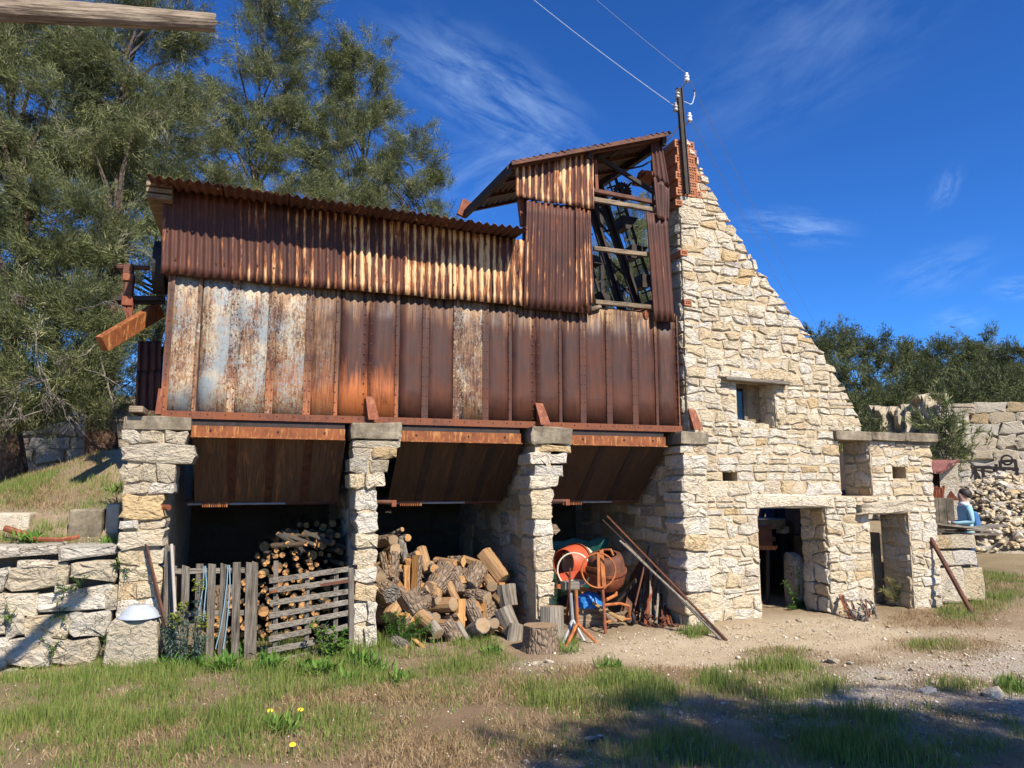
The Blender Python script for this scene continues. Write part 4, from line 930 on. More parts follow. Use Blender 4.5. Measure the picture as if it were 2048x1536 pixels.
MB().bar(P(1230, 400, .6), P(1262, 366, .6), .04, .03).build('shaft_arm', M['rust_dark'], el); MB().tube([P(1245, 383, .4), P(1245, 383, .4) + Y * 1.0], .025, 8).build('shaft', M['rust_dark'], el)
ch = thing('hanging_cable', 'black cable drooping from the gable brickwork into the tower', 'cable', P(1304, 322, .2))
MB().tube([P(1330, 300, .3), P(1305, 320, .3), P(1285, 332, .35), P(1262, 337, .5), P(1240, 338, .8)], .012, 6).build('cable_run', M['black'], ch)
# drive machinery at the left end
dm = thing('drive_bearing', 'rusty bearing stand and shaft on a bracket left of the bin', 'machinery', P(262, 600, .5))
DY = .5
def pb(x0, y0, x1, y1, name, mt, dy=.12, yy=DY):
    a, b = P(x0, y1, yy), P(x1, y0, yy); o = MB().box(a.x, b.x, yy, yy + dy, a.z, b.z).build(name, M[mt], dm); bevel(o, .006); return o
pb(245, 528, 266, 546, 'bearing_cap', 'rust'); pb(244, 547, 267, 560, 'bearing_block', 'rust_red', .15, DY - .02); pb(247, 560, 266, 592, 'stand', 'rust'); pb(242, 592, 266, 610, 'foot', 'rust_red', .16)
MB().tube([P(234, 534, DY + .06), P(300, 536, DY + .06)], .028, 8).build('shaft', M['rust'], dm)
MB().bar(P(232, 598, DY + .1), P(330, 598, DY + .1), .1, .05).build('bracket_beam', M['rust_dark'], dm); MB().bar(P(236, 606, DY + .14), P(330, 606, DY + .14), .05, .03).build('bracket_beam', M['rust_dark'], dm)
MB().bar(P(246, 606, DY + .05), P(258, 636, DY + .05), .06, .03).bar(P(262, 606, DY + .04), P(258, 640, DY + .04), .04, .05).build('hanger', M['rust_red'], dm)
MB().tube([P(311, 535, DY - .05), P(311, 535, DY - .05) + X * .12], .29, 20).build('pulley', M['black'], dm)
t = thing('sloping_channel', 'orange rusty steel channel sloping up to the bin from the left', 'beam', P(200, 690, .3))
a, b = P(203, 688, .25), P(318, 620, .7); MB().bar(a, b, .1, .16, (0, -.2, 1)).build('channel', M['beam'], t)
cs = thing('corrugated_lean_to', 'dark corrugated panel wall beside the bin end', 'panel', P(300, 790, 1.3))
corr('panel_sheet', P(274, 745, 1.3), P(322, 745, 1.3), P(322, 682, 1.3), P(276, 682, 1.3), .3, parent=cs); corr('panel_sheet', P(270, 822, 1.28), P(322, 822, 1.28), P(322, 742, 1.28), P(273, 742, 1.28), .3, parent=cs)
MB().box(P(280, 760, 1.4).x, P(284, 760, 1.4).x + .05, 1.42, 1.48, 1.9, P(280, 690, 1.4).z).box(P(318, 760, 1.4).x, P(322, 760, 1.4).x, 1.42, 1.48, 1.9, P(280, 690, 1.4).z).build('post', M['rust_dark'], cs)
wb_ = thing('wood_offcut', 'square timber offcut on top of the leftmost pier', 'timber', P(275, 832, -.2)); a, b = P(258, 830, -.26), P(288, 813, -.26)
o = MB().box(a.x, b.x, -.30, .05, 2.352, b.z).build('block', M['timber'], wb_); bevel(o, .006)

# ------------------------------------------------------------------ pole with insulators and wires
ip = thing('insulator_post', 'dark iron channel post with white porcelain insulators on the gable peak', 'post', P(1377, 388, -.05))
MB().bar(P(1358, 176, -.07), P(1375, 388, -.07), .045, .012, (0, 1, 0)).bar(P(1354, 176, -.05), P(1371, 388, -.05), .012, .05, (0, 1, 0)).bar(P(1362.5, 176, -.05), P(1379, 388, -.05), .012, .05, (0, 1, 0)).build('channel', M['rust_dark'], ip)
def insul(pts, cpx, cpy, white=True):
    MB().tube([P(x, y, -.05) for x, y in pts], .009, 6).build('hook', M['rust_dark'], ip)
    c = P(cpx, cpy, -.05)
    MB().lathe([(.006, -.05), (.032, -.05), (.036, -.02), (.026, -.012), (.026, 0), (.034, .004), (.034, .028), (.02, .036), (.018, .046), (.024, .05), (.02, .07), (.0005, .074)], c, (0, 0, 1), 12).build('insulator', M['porcelain'] if white else M['galv'], ip, smooth=True)
insul([(1364, 176), (1366, 172), (1372, 166), (1374, 158)], 1373.5, 156); insul([(1371, 250), (1376, 244), (1379, 240), (1379, 236)], 1379, 236)
insul([(1360, 220), (1354, 223), (1351, 219), (1351, 213)], 1351, 216, False); insul([(1360, 196), (1355, 200), (1352, 205)], 1355, 190, False)
cw = thing('white_feed_cable', 'white cable curving down from the post behind the gable brickwork', 'cable', P(1340, 270, .1))
MB().tube([P(1355, 195, -.03), P(1359, 215, -.03), P(1360, 236, -.03), P(1356, 255, 0), P(1347, 268, .08), P(1335, 280, .2), P(1328, 290, .3)], .011, 6).build('cable_run', M['cable_white'], cw)
cw = thing('looping_tail_cable', 'short grey cable tail looping at the right of the post', 'cable', P(1390, 180, 0))
MB().tube([P(1389, 181, .05), P(1389, 192, .05), P(1385, 206, .03), P(1381, 209, .0), P(1368, 203, -.04)], .007, 6).build('cable_run', M['cable_white'], cw); MB().lathe([(.0005, 0), (.014, .006), (.014, .022), (.0005, .03)], P(1389, 184, .05), (0, 0, 1), 8).build('connector', M['black'], cw)
def wire(label, a, b, r=.008, sag=.0, mat='cable'):
    t = thing('overhead_wire', label, 'wire', a, 'overhead wires at the gable post'); pts = [a.lerp(b, i / 12) - Z * sag * 4 * (i / 12) * (1 - i / 12) for i in range(13)]
    MB().tube(pts, r, 5).build('strand', M[mat], t)
wire('pale twisted overhead wire running up left from the post', P(1350, 213, -.05), P(1020, -40, 5.0), .0065, .05, 'cable_white'); wire('thin overhead wire running from the topmost insulator past the frame top', P(1373, 148, -.05), P(1170, -20, 5.0), .005, .02)
wire('thin wire falling from the topmost insulator to the right hill', P(1375, 152, -.05), P(1640, 665, 26), .0045, .1); wire('thin wire falling from the lower insulator behind the gable slope', P(1380, 235, -.05), P(1615, 665, 26), .0045, .1)
# ------------------------------------------------------------------ terrace walls on the left
rg = random.Random(77)
rw = thing('retaining_wall', 'dry limestone retaining wall of big blocks at the left edge', 'wall', (-2.2, 0.1, 0))
RF = -0.10
MB().box(-4.2, -1.28, RF + .10, 0.13, -0.1, 1.0).build('earth_core', M['mortar_dark'], rw)
rows = [(1120, 1205, [-420, -250, -110, 18, 132, 229], .0), (1196, 1238, [-420, -210, -90, 72, 150, 222], 0), (1228, 1280, [-420, -260, -80, 12, 48, 137, 214], 0), (1272, 1336, [-420, -230, -60, 16, 118, 182], 0)]
stones = [[(-40, 1137), (20, 1140), (8, 1180), (-40, 1188)], [(22, 1137), (136, 1130), (130, 1168), (18, 1182)], [(142, 1150), (150, 1126), (233, 1120), (229, 1160)], [(115, 1174), (150, 1170), (148, 1182), (116, 1184)],
          [(-40, 1186), (72, 1190), (68, 1226), (-40, 1214)], [(80, 1192), (226, 1172), (222, 1216), (78, 1224)], [(-40, 1222), (14, 1224), (8, 1262), (-40, 1270)], [(16, 1232), (50, 1224), (50, 1262), (20, 1276)],
          [(56, 1232), (138, 1226), (136, 1272), (52, 1276)], [(146, 1228), (220, 1224), (208, 1272), (148, 1270)], [(-40, 1276), (18, 1280), (14, 1328), (-40, 1340)], [(24, 1282), (104, 1278), (100, 1326), (22, 1328)], [(108, 1280), (198, 1278), (186, 1324), (106, 1322)],
          [(40, 1122), (118, 1126), (116, 1132), (42, 1134)], [(212, 1180), (236, 1172), (234, 1216), (214, 1220)]]
for s in stones:
    q = [(P(x, y, RF).x, P(x, y, RF).z) for x, y in (s[3], s[2], s[1], s[0])]; mx_ = sum(a for a, b in q) / 4; mz_ = sum(b for a, b in q) / 4; q = [(a + (.024 if a > mx_ else -.024), b + (.02 if b > mz_ else -.02)) for a, b in q]
    put_stone(rw, q, Vector((0, RF, 0)), X, Z, -Y, M['stone'] if rg.random() < .7 else M['stone_grey'], rg, 0.008, 0.16, rg.uniform(.04, .075), 'stone', 0.08, .86)
for k_ in range(14):
    x0 = -2.55 - .38 * (k_ % 4); z0 = .02 + .24 * (k_ // 4); put_stone(rw, [(x0 - .36, z0), (x0, z0), (x0, z0 + .22), (x0 - .36, z0 + .22)], Vector((0, RF, 0)), X, Z, -Y, M['stone'], rg, .01, .15, .05)
for a, b in ((-60, 116), (118, 237)):
    q = [(P(a, 1118, RF).x, P(a, 1122, RF).z), (P(b, 1112, RF).x, P(b, 1108, RF).z), (P(b, 1088, RF).x, P(b, 1087, RF).z), (P(a, 1092, RF).x, P(a, 1092, RF).z)]
    put_stone(rw, q, Vector((0, RF - .03, 0)), X, Z, -Y, M['stone_grey'], rg, .004, .42, .05, 'coping_slab', .06, .88)
cb = thing('terrace_step', 'pale concrete step block set into the upper terrace', 'step', (-1.6, .55, 1.0))
for a, b, y0, y1, yy in ((133, 206, 1018, 1086, .44), (207, 240, 1008, 1084, .50), (-40, 60, 1026, 1062, .58)):
    p0, p1 = P(a, y1, yy), P(b, y0, yy); o = MB().box(p0.x, p1.x, yy, yy + .4, p0.z - .1, p1.z).build('block', M['concrete' if a > 100 and a < 200 else 'render'], cb); bevel(o, .02, 2)
blk = thing('basin_stone', 'large square limestone block under the enamel basin', 'stone block', G(262, 1330))
q = [(P(206, 1340, -.45).x, 0), (P(312, 1330, -.45).x, 0), (P(316, 1236, -.45).x, P(316, 1238, -.45).z), (P(214, 1238, -.45).x, P(214, 1240, -.45).z)]
put_stone(blk, q, Vector((0, -.45, 0)), X, Z, -Y, M['stone_grey'], rg, 0, .24, .02, 'block', .025, .93)
put_stone(blk, [(q[3][0] + .02, -.42), (q[2][0] - .02, -.42), (q[2][0] - .03, -.22), (q[3][0] + .05, -.2)], Vector((0, 0, q[2][1] - .012)), X, Y, Z, M['stone_grey'], rg, 0, .1, .004, 'block_top', .03, .95)
bs = thing('enamel_basin', 'upturned white enamel basin on the square block', 'basin', P(278, 1238, -.36))
c = Vector((P(278, 1236, -.34).x, -.33, q[2][1] + .006)); MB().lathe([(.185, 0), (.19, .008), (.172, .016), (.158, .045), (.128, .082), (.104, .094), (.100, .094), (.098, .110), (.0005, .110)], c, (0, 0, 1), 28).build('bowl', M['enamel'], bs, smooth=True)
# rods and poles by the left pier
def rod(name, label, a, b, r, mt, cat='rod', group=None, n=7):
    t = thing(name, label, cat, b, group); MB().tube([a, a.lerp(b, .5), b], r, n).build('shaft', M[mt], t); return t
g0 = G(340, 1318); rod('steel_rod', 'dark steel rod leaning on the leftmost pier, left of its pair', P(290, 1081, PF - .02), Vector((-.70, -.42, 0)), .014, 'rust_dark', group='steel rods leaning on the pier')
rod('steel_rod', 'brown steel rod leaning on the leftmost pier, right of its pair', P(292, 1086, PF - .025), Vector((-.665, -.45, 0)), .012, 'rust', group='steel rods leaning on the pier')
rod('pale_pole', 'pale cream pole leaning against the picket fence', P(343, 1088, -.30), Vector((P(358, 1302, -.44).x, -.44, 0)), .015, 'white_pole', 'pole')
rod('thin_rod', 'thin white-tipped rod behind the dark rods at the pier', P(312, 1190, PF - .02), G(322, 1300), .008, 'galv')

# ------------------------------------------------------------------ picket fence and slatted gate
fe = thing('picket_fence', 'grey weathered wooden picket fence in front of the firewood', 'fence', (-.3, -.3, 0))
FY = -.32
pk = [(329, 350, 1092, 1320, -.22, -.03), (340, 354, 1130, 1316, -.26, 0), (364, 380, 1130, 1290, -.3, .02), (392, 407, 1128, 1290, -.3, 0), (416, 432, 1127, 1296, -.34, .01), (441, 456, 1126, 1298, -.34, 0), (466, 482, 1125, 1310, -.38, 0), (492, 507, 1124, 1312, -.38, .005), (504, 517, 1122, 1306, -.37, 0)]
for i, (a, b, y0, y1, yy, tl) in enumerate(pk):
    p0, p1 = P(a, y0, yy), P(b, y0, yy); zt = p0.z; m_ = (p0.x + p1.x) / 2; hw = (p1.x - p0.x) / 2; zb = -.02
    sh = P((a + b) / 2 - 4, y1, yy).x - m_
    o = MB().hexa([(m_ + sh - hw, yy, zb), (m_ + sh + hw, yy, zb), (m_ + sh + hw, yy + .022, zb), (m_ + sh - hw, yy + .022, zb)], [(m_ - hw, yy, zt), (m_ + hw, yy, zt - .012 * (i % 3)), (m_ + hw, yy + .022, zt - .012 * (i % 3)), (m_ - hw, yy + .022, zt)]).build('picket', M['board'], fe, Vector((m_, yy, 0))); bevel(o, .003)
for yy_ in (1141, 1226):
    o = MB().bar(P(350, yy_ + 2, -.27), P(512, yy_ - 1, -.345), .028, .05).build('rail', M['board_x'], fe, P(420, yy_, -.3)); bevel(o, .003)
ga = thing('slatted_gate', 'grey slatted wooden gate hung at the narrow pier', 'gate', (.6, -.35, 0))
def gp(x, y): # the gate swings out from the pier: deeper at the right
    t = (x - 535) / (705 - 535); return P(x, y, -.62 + .30 * t)
sl_ = [(538, 1164, 697, 1140), (538, 1184, 696, 1162), (539, 1209, 696, 1185), (538, 1234, 696, 1206), (537, 1258, 696, 1228), (537, 1283, 694, 1250), (537, 1281, 622, 1263), (535, 1304, 636, 1285), (555, 1325, 657, 1302), (650, 1268, 695, 1254)]
for i, (x0, y0, x1, y1) in enumerate(sl_):
    if i == 5: continue
    a, b = gp(x0, y0 - 2), gp(x1, y1 - 2); o = MB().bar(a, b, .018, .052).build('slat', M['board_x'], ga, a); bevel(o, .003)
for x, y0, y1 in ((552, 1122, 1316), (615, 1158, 1302), (673, 1146, 1290)):
    a, b = gp(x - 2, y1) + Y * .03, gp(x, y0) + Y * .03; o = MB().bar(a, b, .045, .03, (0, 1, 0)).build('upright', M['board'], ga, a); bevel(o, .003)
a, b = gp(703, 1292), gp(702, 1136); a.z = -.01; o = MB().bar(a, b, .055, .06, (0, 1, 0)).build('hinge_post', M['board'], ga, a); bevel(o, .004)
MB().bar(gp(640, 1170) - Y * .014, gp(700, 1161) - Y * .014, .006, .03).build('hinge_strap', M['rust'], ga); MB().bar(gp(540, 1184) - Y * .02, gp(555, 1181) - Y * .02, .02, .02).build('latch', M['rust_red'], ga)
bo = thing('leaning_board', 'low grey board on edge at the gate foot', 'board', G(520, 1320)); bevel(MB().bar(G(505, 1312) + Z * .04, G(600, 1302) + Z * .05, .02, .08).build('board', M['board_x'], bo), .003)
for (pts, lab) in (([(411, 1132), (413, 1170), (409, 1210), (407, 1240)], 'short light blue cord hanging between the fence pickets'), ([(459, 1130), (460, 1165), (457, 1215), (452, 1262), (446, 1298)], 'long light blue cord hanging beside the middle picket')):
    t = thing('blue_rope', lab, 'cord', P(*pts[0], -.40), 'blue cords on the fence')
    MB().tube([P(x, y, -.375) for x, y in pts], .0055, 6).build('strand', M['blue_rope'], t); MB().tube([P(x - 3 - 3 * i, y, -.38) for i, (x, y) in enumerate(pts)], .005, 6).build('strand', M['blue_rope'], t)

# ------------------------------------------------------------------ firewood
def log_mesh(L, r, bk, cut, rg, bend=.04, n=11, taper=.92):
    mb = MB(); o1 = rg.uniform(-1, 1) * bend * L; pts = [(0, 0, -L / 2), (o1, o1 * .5, 0), (0, 0, L / 2)]; base = 0
    jr = [1 + rg.uniform(-.09, .09) for _ in range(n)]
    for i, p in enumerate(pts):
        rr = r * (1 + (taper - 1) * i / 2)
        for q_ in range(n):
            a = 2 * math.pi * q_ / n; mb.v.append((p[0] + rr * jr[q_] * math.cos(a), p[1] + rr * jr[q_] * math.sin(a), p[2] + rg.uniform(-.02, .02) * r))
    for i in range(2):
        for q_ in range(n): mb.f.append((i * n + q_, i * n + (q_ + 1) % n, (i + 1) * n + (q_ + 1) % n, (i + 1) * n + q_)); mb.m.append(0)
    for s, e in ((0, -1), (2, 1)):
        b = len(mb.v)
        for q_ in range(n):
            v = mb.v[s * n + q_]; mb.v.append((v[0] * .9, v[1] * .9, v[2] + e * .004))
        mb.v.append((0, 0, mb.v[s * n][2] + e * .006))
        for q_ in range(n):
            j = (q_ + 1) % n; f1 = (s * n + q_, s * n + j, b + j, b + q_); f2 = (b + q_, b + j, b + n)
            mb.f += [f1, f2] if e > 0 else [tuple(reversed(f1)), tuple(reversed(f2))]; mb.m += [0, 1]
    me = bpy.data.meshes.new('log'); me.from_pydata(mb.v, [], mb.f); me.materials.append(M[bk]); me.materials.append(M[cut]); me.polygons.foreach_set('material_index', mb.m); me.update(); return me
def split_mesh(L, r, rg):
    n = 7; ang = [0, .35, .7, 1.05, 1.4, 1.75, 2.1]; out = [(0, 0)] + [(r * 1.25 * math.cos(a) * (1 + rg.uniform(-.08, .08)), r * 1.25 * math.sin(a) * (1 + rg.uniform(-.08, .08))) for a in ang]
    cx_ = sum(p[0] for p in out) / 8; cy_ = sum(p[1] for p in out) / 8; mb = MB(); m = 8
    for z in (-L / 2, L * rg.uniform(-.1, .1), L / 2):
        for x, y in out: mb.v.append((x - cx_ + rg.uniform(-.04, .04) * r, y - cy_ + rg.uniform(-.04, .04) * r, z + rg.uniform(-.05, .05) * r))
    for i in range(2):
        for q_ in range(m): mb.f.append((i * m + q_, i * m + (q_ + 1) % m, (i + 1) * m + (q_ + 1) % m, (i + 1) * m + q_)); mb.m.append(1 if 1 <= q_ <= 6 else 0)
    mb.f.append(tuple(reversed(range(m)))); mb.f.append(tuple(range(2 * m, 3 * m))); mb.m += [2, 2]
    me = bpy.data.meshes.new('split_log'); me.from_pydata(mb.v, [], mb.f)
    for x in ('split', 'bark', 'cut'): me.materials.append(M[x])
    me.polygons.foreach_set('material_index', mb.m); me.update(); return me
def place(me, name, label, cat, a, b, group, roll=0):
    o = bpy.data.objects.new(name, me); link(o); d = (Vector(b) - Vector(a)); o.location = (Vector(a) + Vector(b)) / 2
    o.rotation_mode = 'QUATERNION'; o.rotation_quaternion = d.to_track_quat('Z', 'Y') @ Vector((0, 0, 1)).to_track_quat('Z', 'Y') @ Matrix.Rotation(roll, 3, 'Z').to_quaternion()
    ORG[o.name] = o.location.copy(); return tag(o, label, cat, group)
rg = random.Random(99)
lib = [(log_mesh(.5, 1.0, 'bark_grey' if i % 3 else 'bark', 'cut', rg, n=9), i) for i in range(10)]
def small_logs(x0, x1, yfront, ztop, label, group, seed, rr=(.026, .07), L=.45, zmin=0.0):
    rg = random.Random(seed); placed = []; tries = 0
    while tries < 5200:
        tries += 1; r = rg.choice((rg.uniform(*rr), rg.uniform(rr[0], rr[0] * 1.6))); x = rg.uniform(x0, x1); zt = ztop(x)
        z = zmin + r + rg.random() ** 1.0 * max(0.02, zt - zmin - r)
        if all((x - a) ** 2 + (z - b) ** 2 > ((r + c) * .96) ** 2 for a, b, c in placed): placed.append((x, z, r))
    for i, (x, z, r) in enumerate(placed):
        me = lib[rg.randrange(len(lib))][0]; yy = yfront + rg.uniform(-.12, .12) + .22 * z
        o = bpy.data.objects.new('firewood_log', me); link(o); o.location = (x, yy + L / 2, z)
        o.rotation_euler = (R(90) + rg.uniform(-.05, .05), rg.uniform(0, 6.28), rg.gauss(0, .17)); o.scale = (r, r, L / .5); tag(o, label, 'log', group); ORG[o.name] = o.location.copy()
    return len(placed)
n1 = small_logs(-.42, .90, .42, lambda x: .28 + .82 * float(sstep(-.45, .45, x)), 'small cut firewood log in the stack behind the picket fence', 'small firewood logs stacked behind the fence', 1)
n2 = small_logs(.0, .92, .98, lambda x: .95 + .26 * float(sstep(-.1, .5, x)), 'small firewood log in the shaded row behind the front stack', 'shaded firewood logs behind the front stack', 2, (.035, .075), zmin=.55)
o = MB().box(-.45, .9, 1.0, 1.45, 0, .50).build('stack_base', M['bark'], None); tag(o, 'dark lower mass of the rear firewood row', 'wood pile', kind='stuff')
for i in range(8):   # some lying crossways on the stack
    x = rg.uniform(.3, .85); z = .98 + .12 * rg.random(); me = lib[i][0]; a = Vector((x, .55 + .3 * rg.random(), z)); d = Vector((rg.uniform(.6, 1), rg.uniform(-.6, .2), rg.uniform(-.5, .1))).normalized() * .2
    o = place(me, 'firewood_log', 'thin branch log lying crossways on top of the firewood stack', 'log', a - d, a + d, 'branch logs lying across the stack'); o.scale = (.032, .032, .8)
def cp(x, y): return 740 + x / 5.12, 1020 + y / 5.12
def bayY(py): return -.34 + (1292 - py) * (1.15 / 232)
BIG = [ # crop coords: axis a -> b, radius, type, label detail
 (90, 330, 240, 312, 62, 'bark', 'thick bark log with round cut end at the top left of the pile'), (180, 262, 330, 198, 24, 'bark_grey', 'thin branch sticking up at the top left of the pile'), (280, 288, 388, 284, 40, 'bark_grey', 'log with pale round cut end topmost at the left of the pile'),
 (180, 440, 260, 400, 62, 'bark', 'dark bark log under the topmost left logs'), (330, 350, 352, 460, 38, 'bark_grey', 'short upright grey log under the pale-ended one'), (310, 540, 490, 445, 36, 'bark_grey', 'grey forked branch lying across the pile upper left'),
 (120, 490, 160, 660, 62, 'split', 'orange split wedge against the left pier'), (240, 500, 230, 640, 56, 'bark', 'bark log with brown end next to the split wedge'), (370, 630, 370, 790, 50, 'split', 'small orange split piece left of the tall splintered log'),
 (500, 470, 485, 830, 74, 'splitL', 'tall splintered upright split log in the pile middle'), (540, 460, 570, 560, 52, 'peeled', 'pale peeled log behind the tall splintered one'), (760, 650, 690, 760, 112, 'cutlog', 'biggest round of bare orange wood at the pile centre'),
 (690, 740, 670, 880, 60, 'peeled', 'forked limb stub of the biggest orange round'), (600, 590, 660, 600, 50, 'bark_grey', 'short log with cut end right of the tall split log'), (730, 540, 760, 570, 46, 'bark', 'round log end beside the split wedge at the back'),
 (790, 530, 950, 530, 52, 'split', 'bright orange split wedge at the back of the pile'), (950, 510, 1120, 565, 44, 'peeled', 'reddish peeled log right of the bright wedge'), (1170, 450, 1370, 720, 84, 'peeled', 'long thick log with cracked bark leaning at the right'),
 (1080, 660, 1040, 730, 102, 'dark', 'dark weathered round with cracked end right of centre'), (880, 670, 900, 780, 70, 'bark', 'dark bark chunk left of the weathered round'), (1000, 860, 1200, 905, 72, 'bark', 'thick bark log with bright cut end facing right'),
 (1395, 770, 1425, 985, 94, 'peeled_grey', 'grey peeled round standing on the lower grey round at the right'), (1375, 1045, 1455, 1225, 88, 'peeled_grey', 'curved grey peeled round under the upper one at the right'), (1492, 1245, 1468, 1405, 78, 'galvlog', 'short grey stump with orange top at the pile right foot'),
 (380, 850, 490, 1040, 106, 'bark', 'thick bark log with dark round end at the left front'), (600, 985, 855, 960, 74, 'peeled', 'smooth orange peeled log lying across the front'), (925, 970, 920, 1150, 55, 'split', 'upright split piece in front of the smooth peeled log'),
 (1040, 1010, 1090, 1110, 76, 'dark', 'grey weathered round at the front right'), (1180, 1010, 1190, 1120, 40, 'split', 'small red-orange split bits under the right log'), (570, 1090, 700, 1270, 60, 'peeled_grey', 'long grey weathered log in the grass at the front'),
 (770, 1150, 890, 1330, 78, 'bark', 'bark log sliding out at the front foot of the pile'), (890, 1150, 1000, 1350, 36, 'peeled_grey', 'grey slab leaning at the front foot'), (1040, 1260, 1160, 1180, 84, 'peeled_grey', 'squared grey block tilted at the front right'),
 (1190, 1230, 1270, 1160, 56, 'peeled_grey', 'small grey block behind the tilted squared one'), (250, 1350, 390, 1440, 66, 'bark_grey', 'grey bark log half hidden in grass at the left foot'), (430, 1320, 540, 1420, 34, 'split', 'orange split strip in grass at the left foot'),
 (110, 790, 230, 860, 100, 'dark', 'dark rotten round against the left pier'), (230, 700, 300, 780, 46, 'split', 'small orange split log above the dark rotten round'), (60, 620, 110, 690, 60, 'bark', 'round log end poking past the left pier'), (800, 640, 830, 760, 40, 'bark', 'small bark chunk right of the biggest round'),
 (820, 800, 860, 880, 40, 'peeled', 'short brown log between the round and the thick bark log'), (300, 800, 340, 860, 46, 'bark', 'dark log end left of the tall split piece'), (1180, 690, 1250, 780, 60, 'peeled', 'peeled log hidden behind the weathered round'), (640, 880, 700, 930, 44, 'bark', 'bark piece behind the smooth peeled log')]
for i, (ax, ay, bx_, by_, rpx, ty, lab) in enumerate(BIG):
    (x0, y0), (x1, y1) = cp(ax, ay), cp(bx_, by_); ym = bayY((y0 + y1) / 2); upright = abs(by_ - ay) > 1.4 * abs(bx_ - ax)
    a = P(x0, y0, ym + (.16 if not upright else .03)); b = P(x1, y1, ym - (.12 if not upright else .03)); s_ = (ym - CAMY) / F / .94; r = rpx / 5.12 * s_
    if (b - a).length < .22: m_ = (a + b) / 2; d = (b - a).normalized() * .15; d = Vector((d.x * .6, -.15, d.z * .6)) if not upright else d; a, b = m_ - d, m_ + d
    L = (b - a).length
    if ty == 'split' or ty == 'splitL': me = split_mesh(L, r, rg)
    else:
        bk, ct = {'bark': ('bark', 'cut_grey'), 'bark_grey': ('bark_grey', 'cut'), 'peeled': ('peeled', 'cut_grey'), 'peeled_grey': ('peeled_grey', 'cut_grey'), 'dark': ('bark', 'bark_grey'), 'cutlog': ('bark', 'cut'), 'galvlog': ('peeled_grey', 'rust_red')}[ty]
        me = log_mesh(L, r, bk, ct, rg, .03, 13)
    place(me, 'log', lab, 'log', a, b, 'big logs heaped in the middle bay', rg.uniform(0, 6))
for i in range(62):   # fill under the visible front logs
    x = rg.uniform(1.3, 2.72); yy = rg.uniform(-.02, .75); zs = P(900, 1292 - (yy + .34) * 232 / 1.15, yy).z; z = max(.07, zs * rg.uniform(.35, .9)); d = Vector((rg.uniform(-1, 1), rg.uniform(-1.2, -.2), rg.uniform(-.5, .3))).normalized() * .17
    place(log_mesh(.34, rg.uniform(.055, .10), ('bark', 'peeled', 'peeled', 'bark')[i % 4], ('cut', 'cut', 'cut_grey')[i % 3], rg, .03, 10) if i % 3 else split_mesh(.34, rg.uniform(.06, .1), rg), 'log', 'short log wedged among the big ones in the middle bay heap', 'log', Vector((x, yy, z)) - d, Vector((x, yy, z)) + d, 'logs wedged within the heap')
for i in range(46):   # the rest of the heap, deeper in the bay
    x = rg.uniform(1.3, 2.8); yy = rg.uniform(.55, 2.0); z = rg.uniform(.08, .62 + .25 * math.exp(-((x - 1.45) / .3) ** 2)) * (1 if yy > .9 else .75); d = Vector((rg.uniform(-1, 1), rg.uniform(-1, .3), rg.uniform(-.4, .4))).normalized() * .19
    place(log_mesh(.38, rg.uniform(.07, .11), 'bark', 'cut_grey', rg, .03, 10), 'log', 'bark log buried in the shaded back of the heap', 'log', Vector((x, yy, z)) - d, Vector((x, yy, z)) + d, 'logs in the shaded back of the heap')
s0 = G(1096, 1308); st_ = thing('tree_stump', 'dark barked chopping stump standing before the middle pier', 'stump', (s0.x, s0.y + .2, 0))
mb = MB(); n = 22; rr = .185
for j, (z, k_) in enumerate(((-.02, 1.14), (.05, 1.03), (.12, .98), (.19, .95), (.245, .94))):
    for q_ in range(n): a = 2 * math.pi * q_ / n; r_ = rr * k_ * (1 + .05 * math.sin(a * 3 + 1) + .035 * math.sin(a * 7)); mb.v.append((s0.x + r_ * math.cos(a), s0.y + .2 + r_ * math.sin(a), z))
for j in range(4):
    for q_ in range(n): mb.f.append((j * n + q_, j * n + (q_ + 1) % n, (j + 1) * n + (q_ + 1) % n, (j + 1) * n + q_)); mb.m.append(0)
mb.f.append(tuple(4 * n + q_ for q_ in range(n))); mb.m.append(1); mb.build('trunk_section', [M['bark'], M['cut_grey']], st_)
place(log_mesh(.36, .135, 'peeled_grey', 'cut_grey', rg, .02, 14), 'log_round', 'upright grey log round behind the chopping stump', 'log', Vector((3.05, -.50, 0.0)), Vector((3.06, -.47, .36)), 'upright rounds by the middle pier')

# ------------------------------------------------------------------ cement mixers and tools in the right bay
mx = thing('cement_mixer', 'rusty orange cement mixer with round drum and handwheel', 'cement mixer', (3.85, .1, 0))
dc = P(1212, 1140, .15); ax = Vector((-.12, -.25, 1)).normalized(); sc = (.15 - CAMY) / F / .95
MB().lathe([(.13, .2), (.19, .19), (.215, .13), (.235, .03), (.236, .012)], dc, ax, 26).build('drum_upper', M['rust'], mx, smooth=True)
MB().lathe([(.25, .012), (.25, -.012)], dc, ax, 26).lathe([(.236, .013), (.25, .013)], dc, ax, 26).lathe([(.25, -.013), (.236, -.013)], dc, ax, 26).build('drum_ring', M['rust_red'], mx)
MB().lathe([(.236, -.012), (.232, -.06), (.21, -.16), (.16, -.215), (.06, -.235), (.0005, -.236)], dc, ax, 26).build('drum_lower', M['rust_red'], mx, smooth=True)
MB().tube([dc + ax * .19 + X * .05 + Y * -.1, dc + ax * .26 + X * .03 + Y * -.08, dc + ax * .25 - X * .04, dc + ax * .19 - X * .08], .016, 7).build('mouth_handle', M['rust_orange'], mx)
wc = P(1197, 1141, -.16); na = Vector((-.35, -1, .05)).normalized()
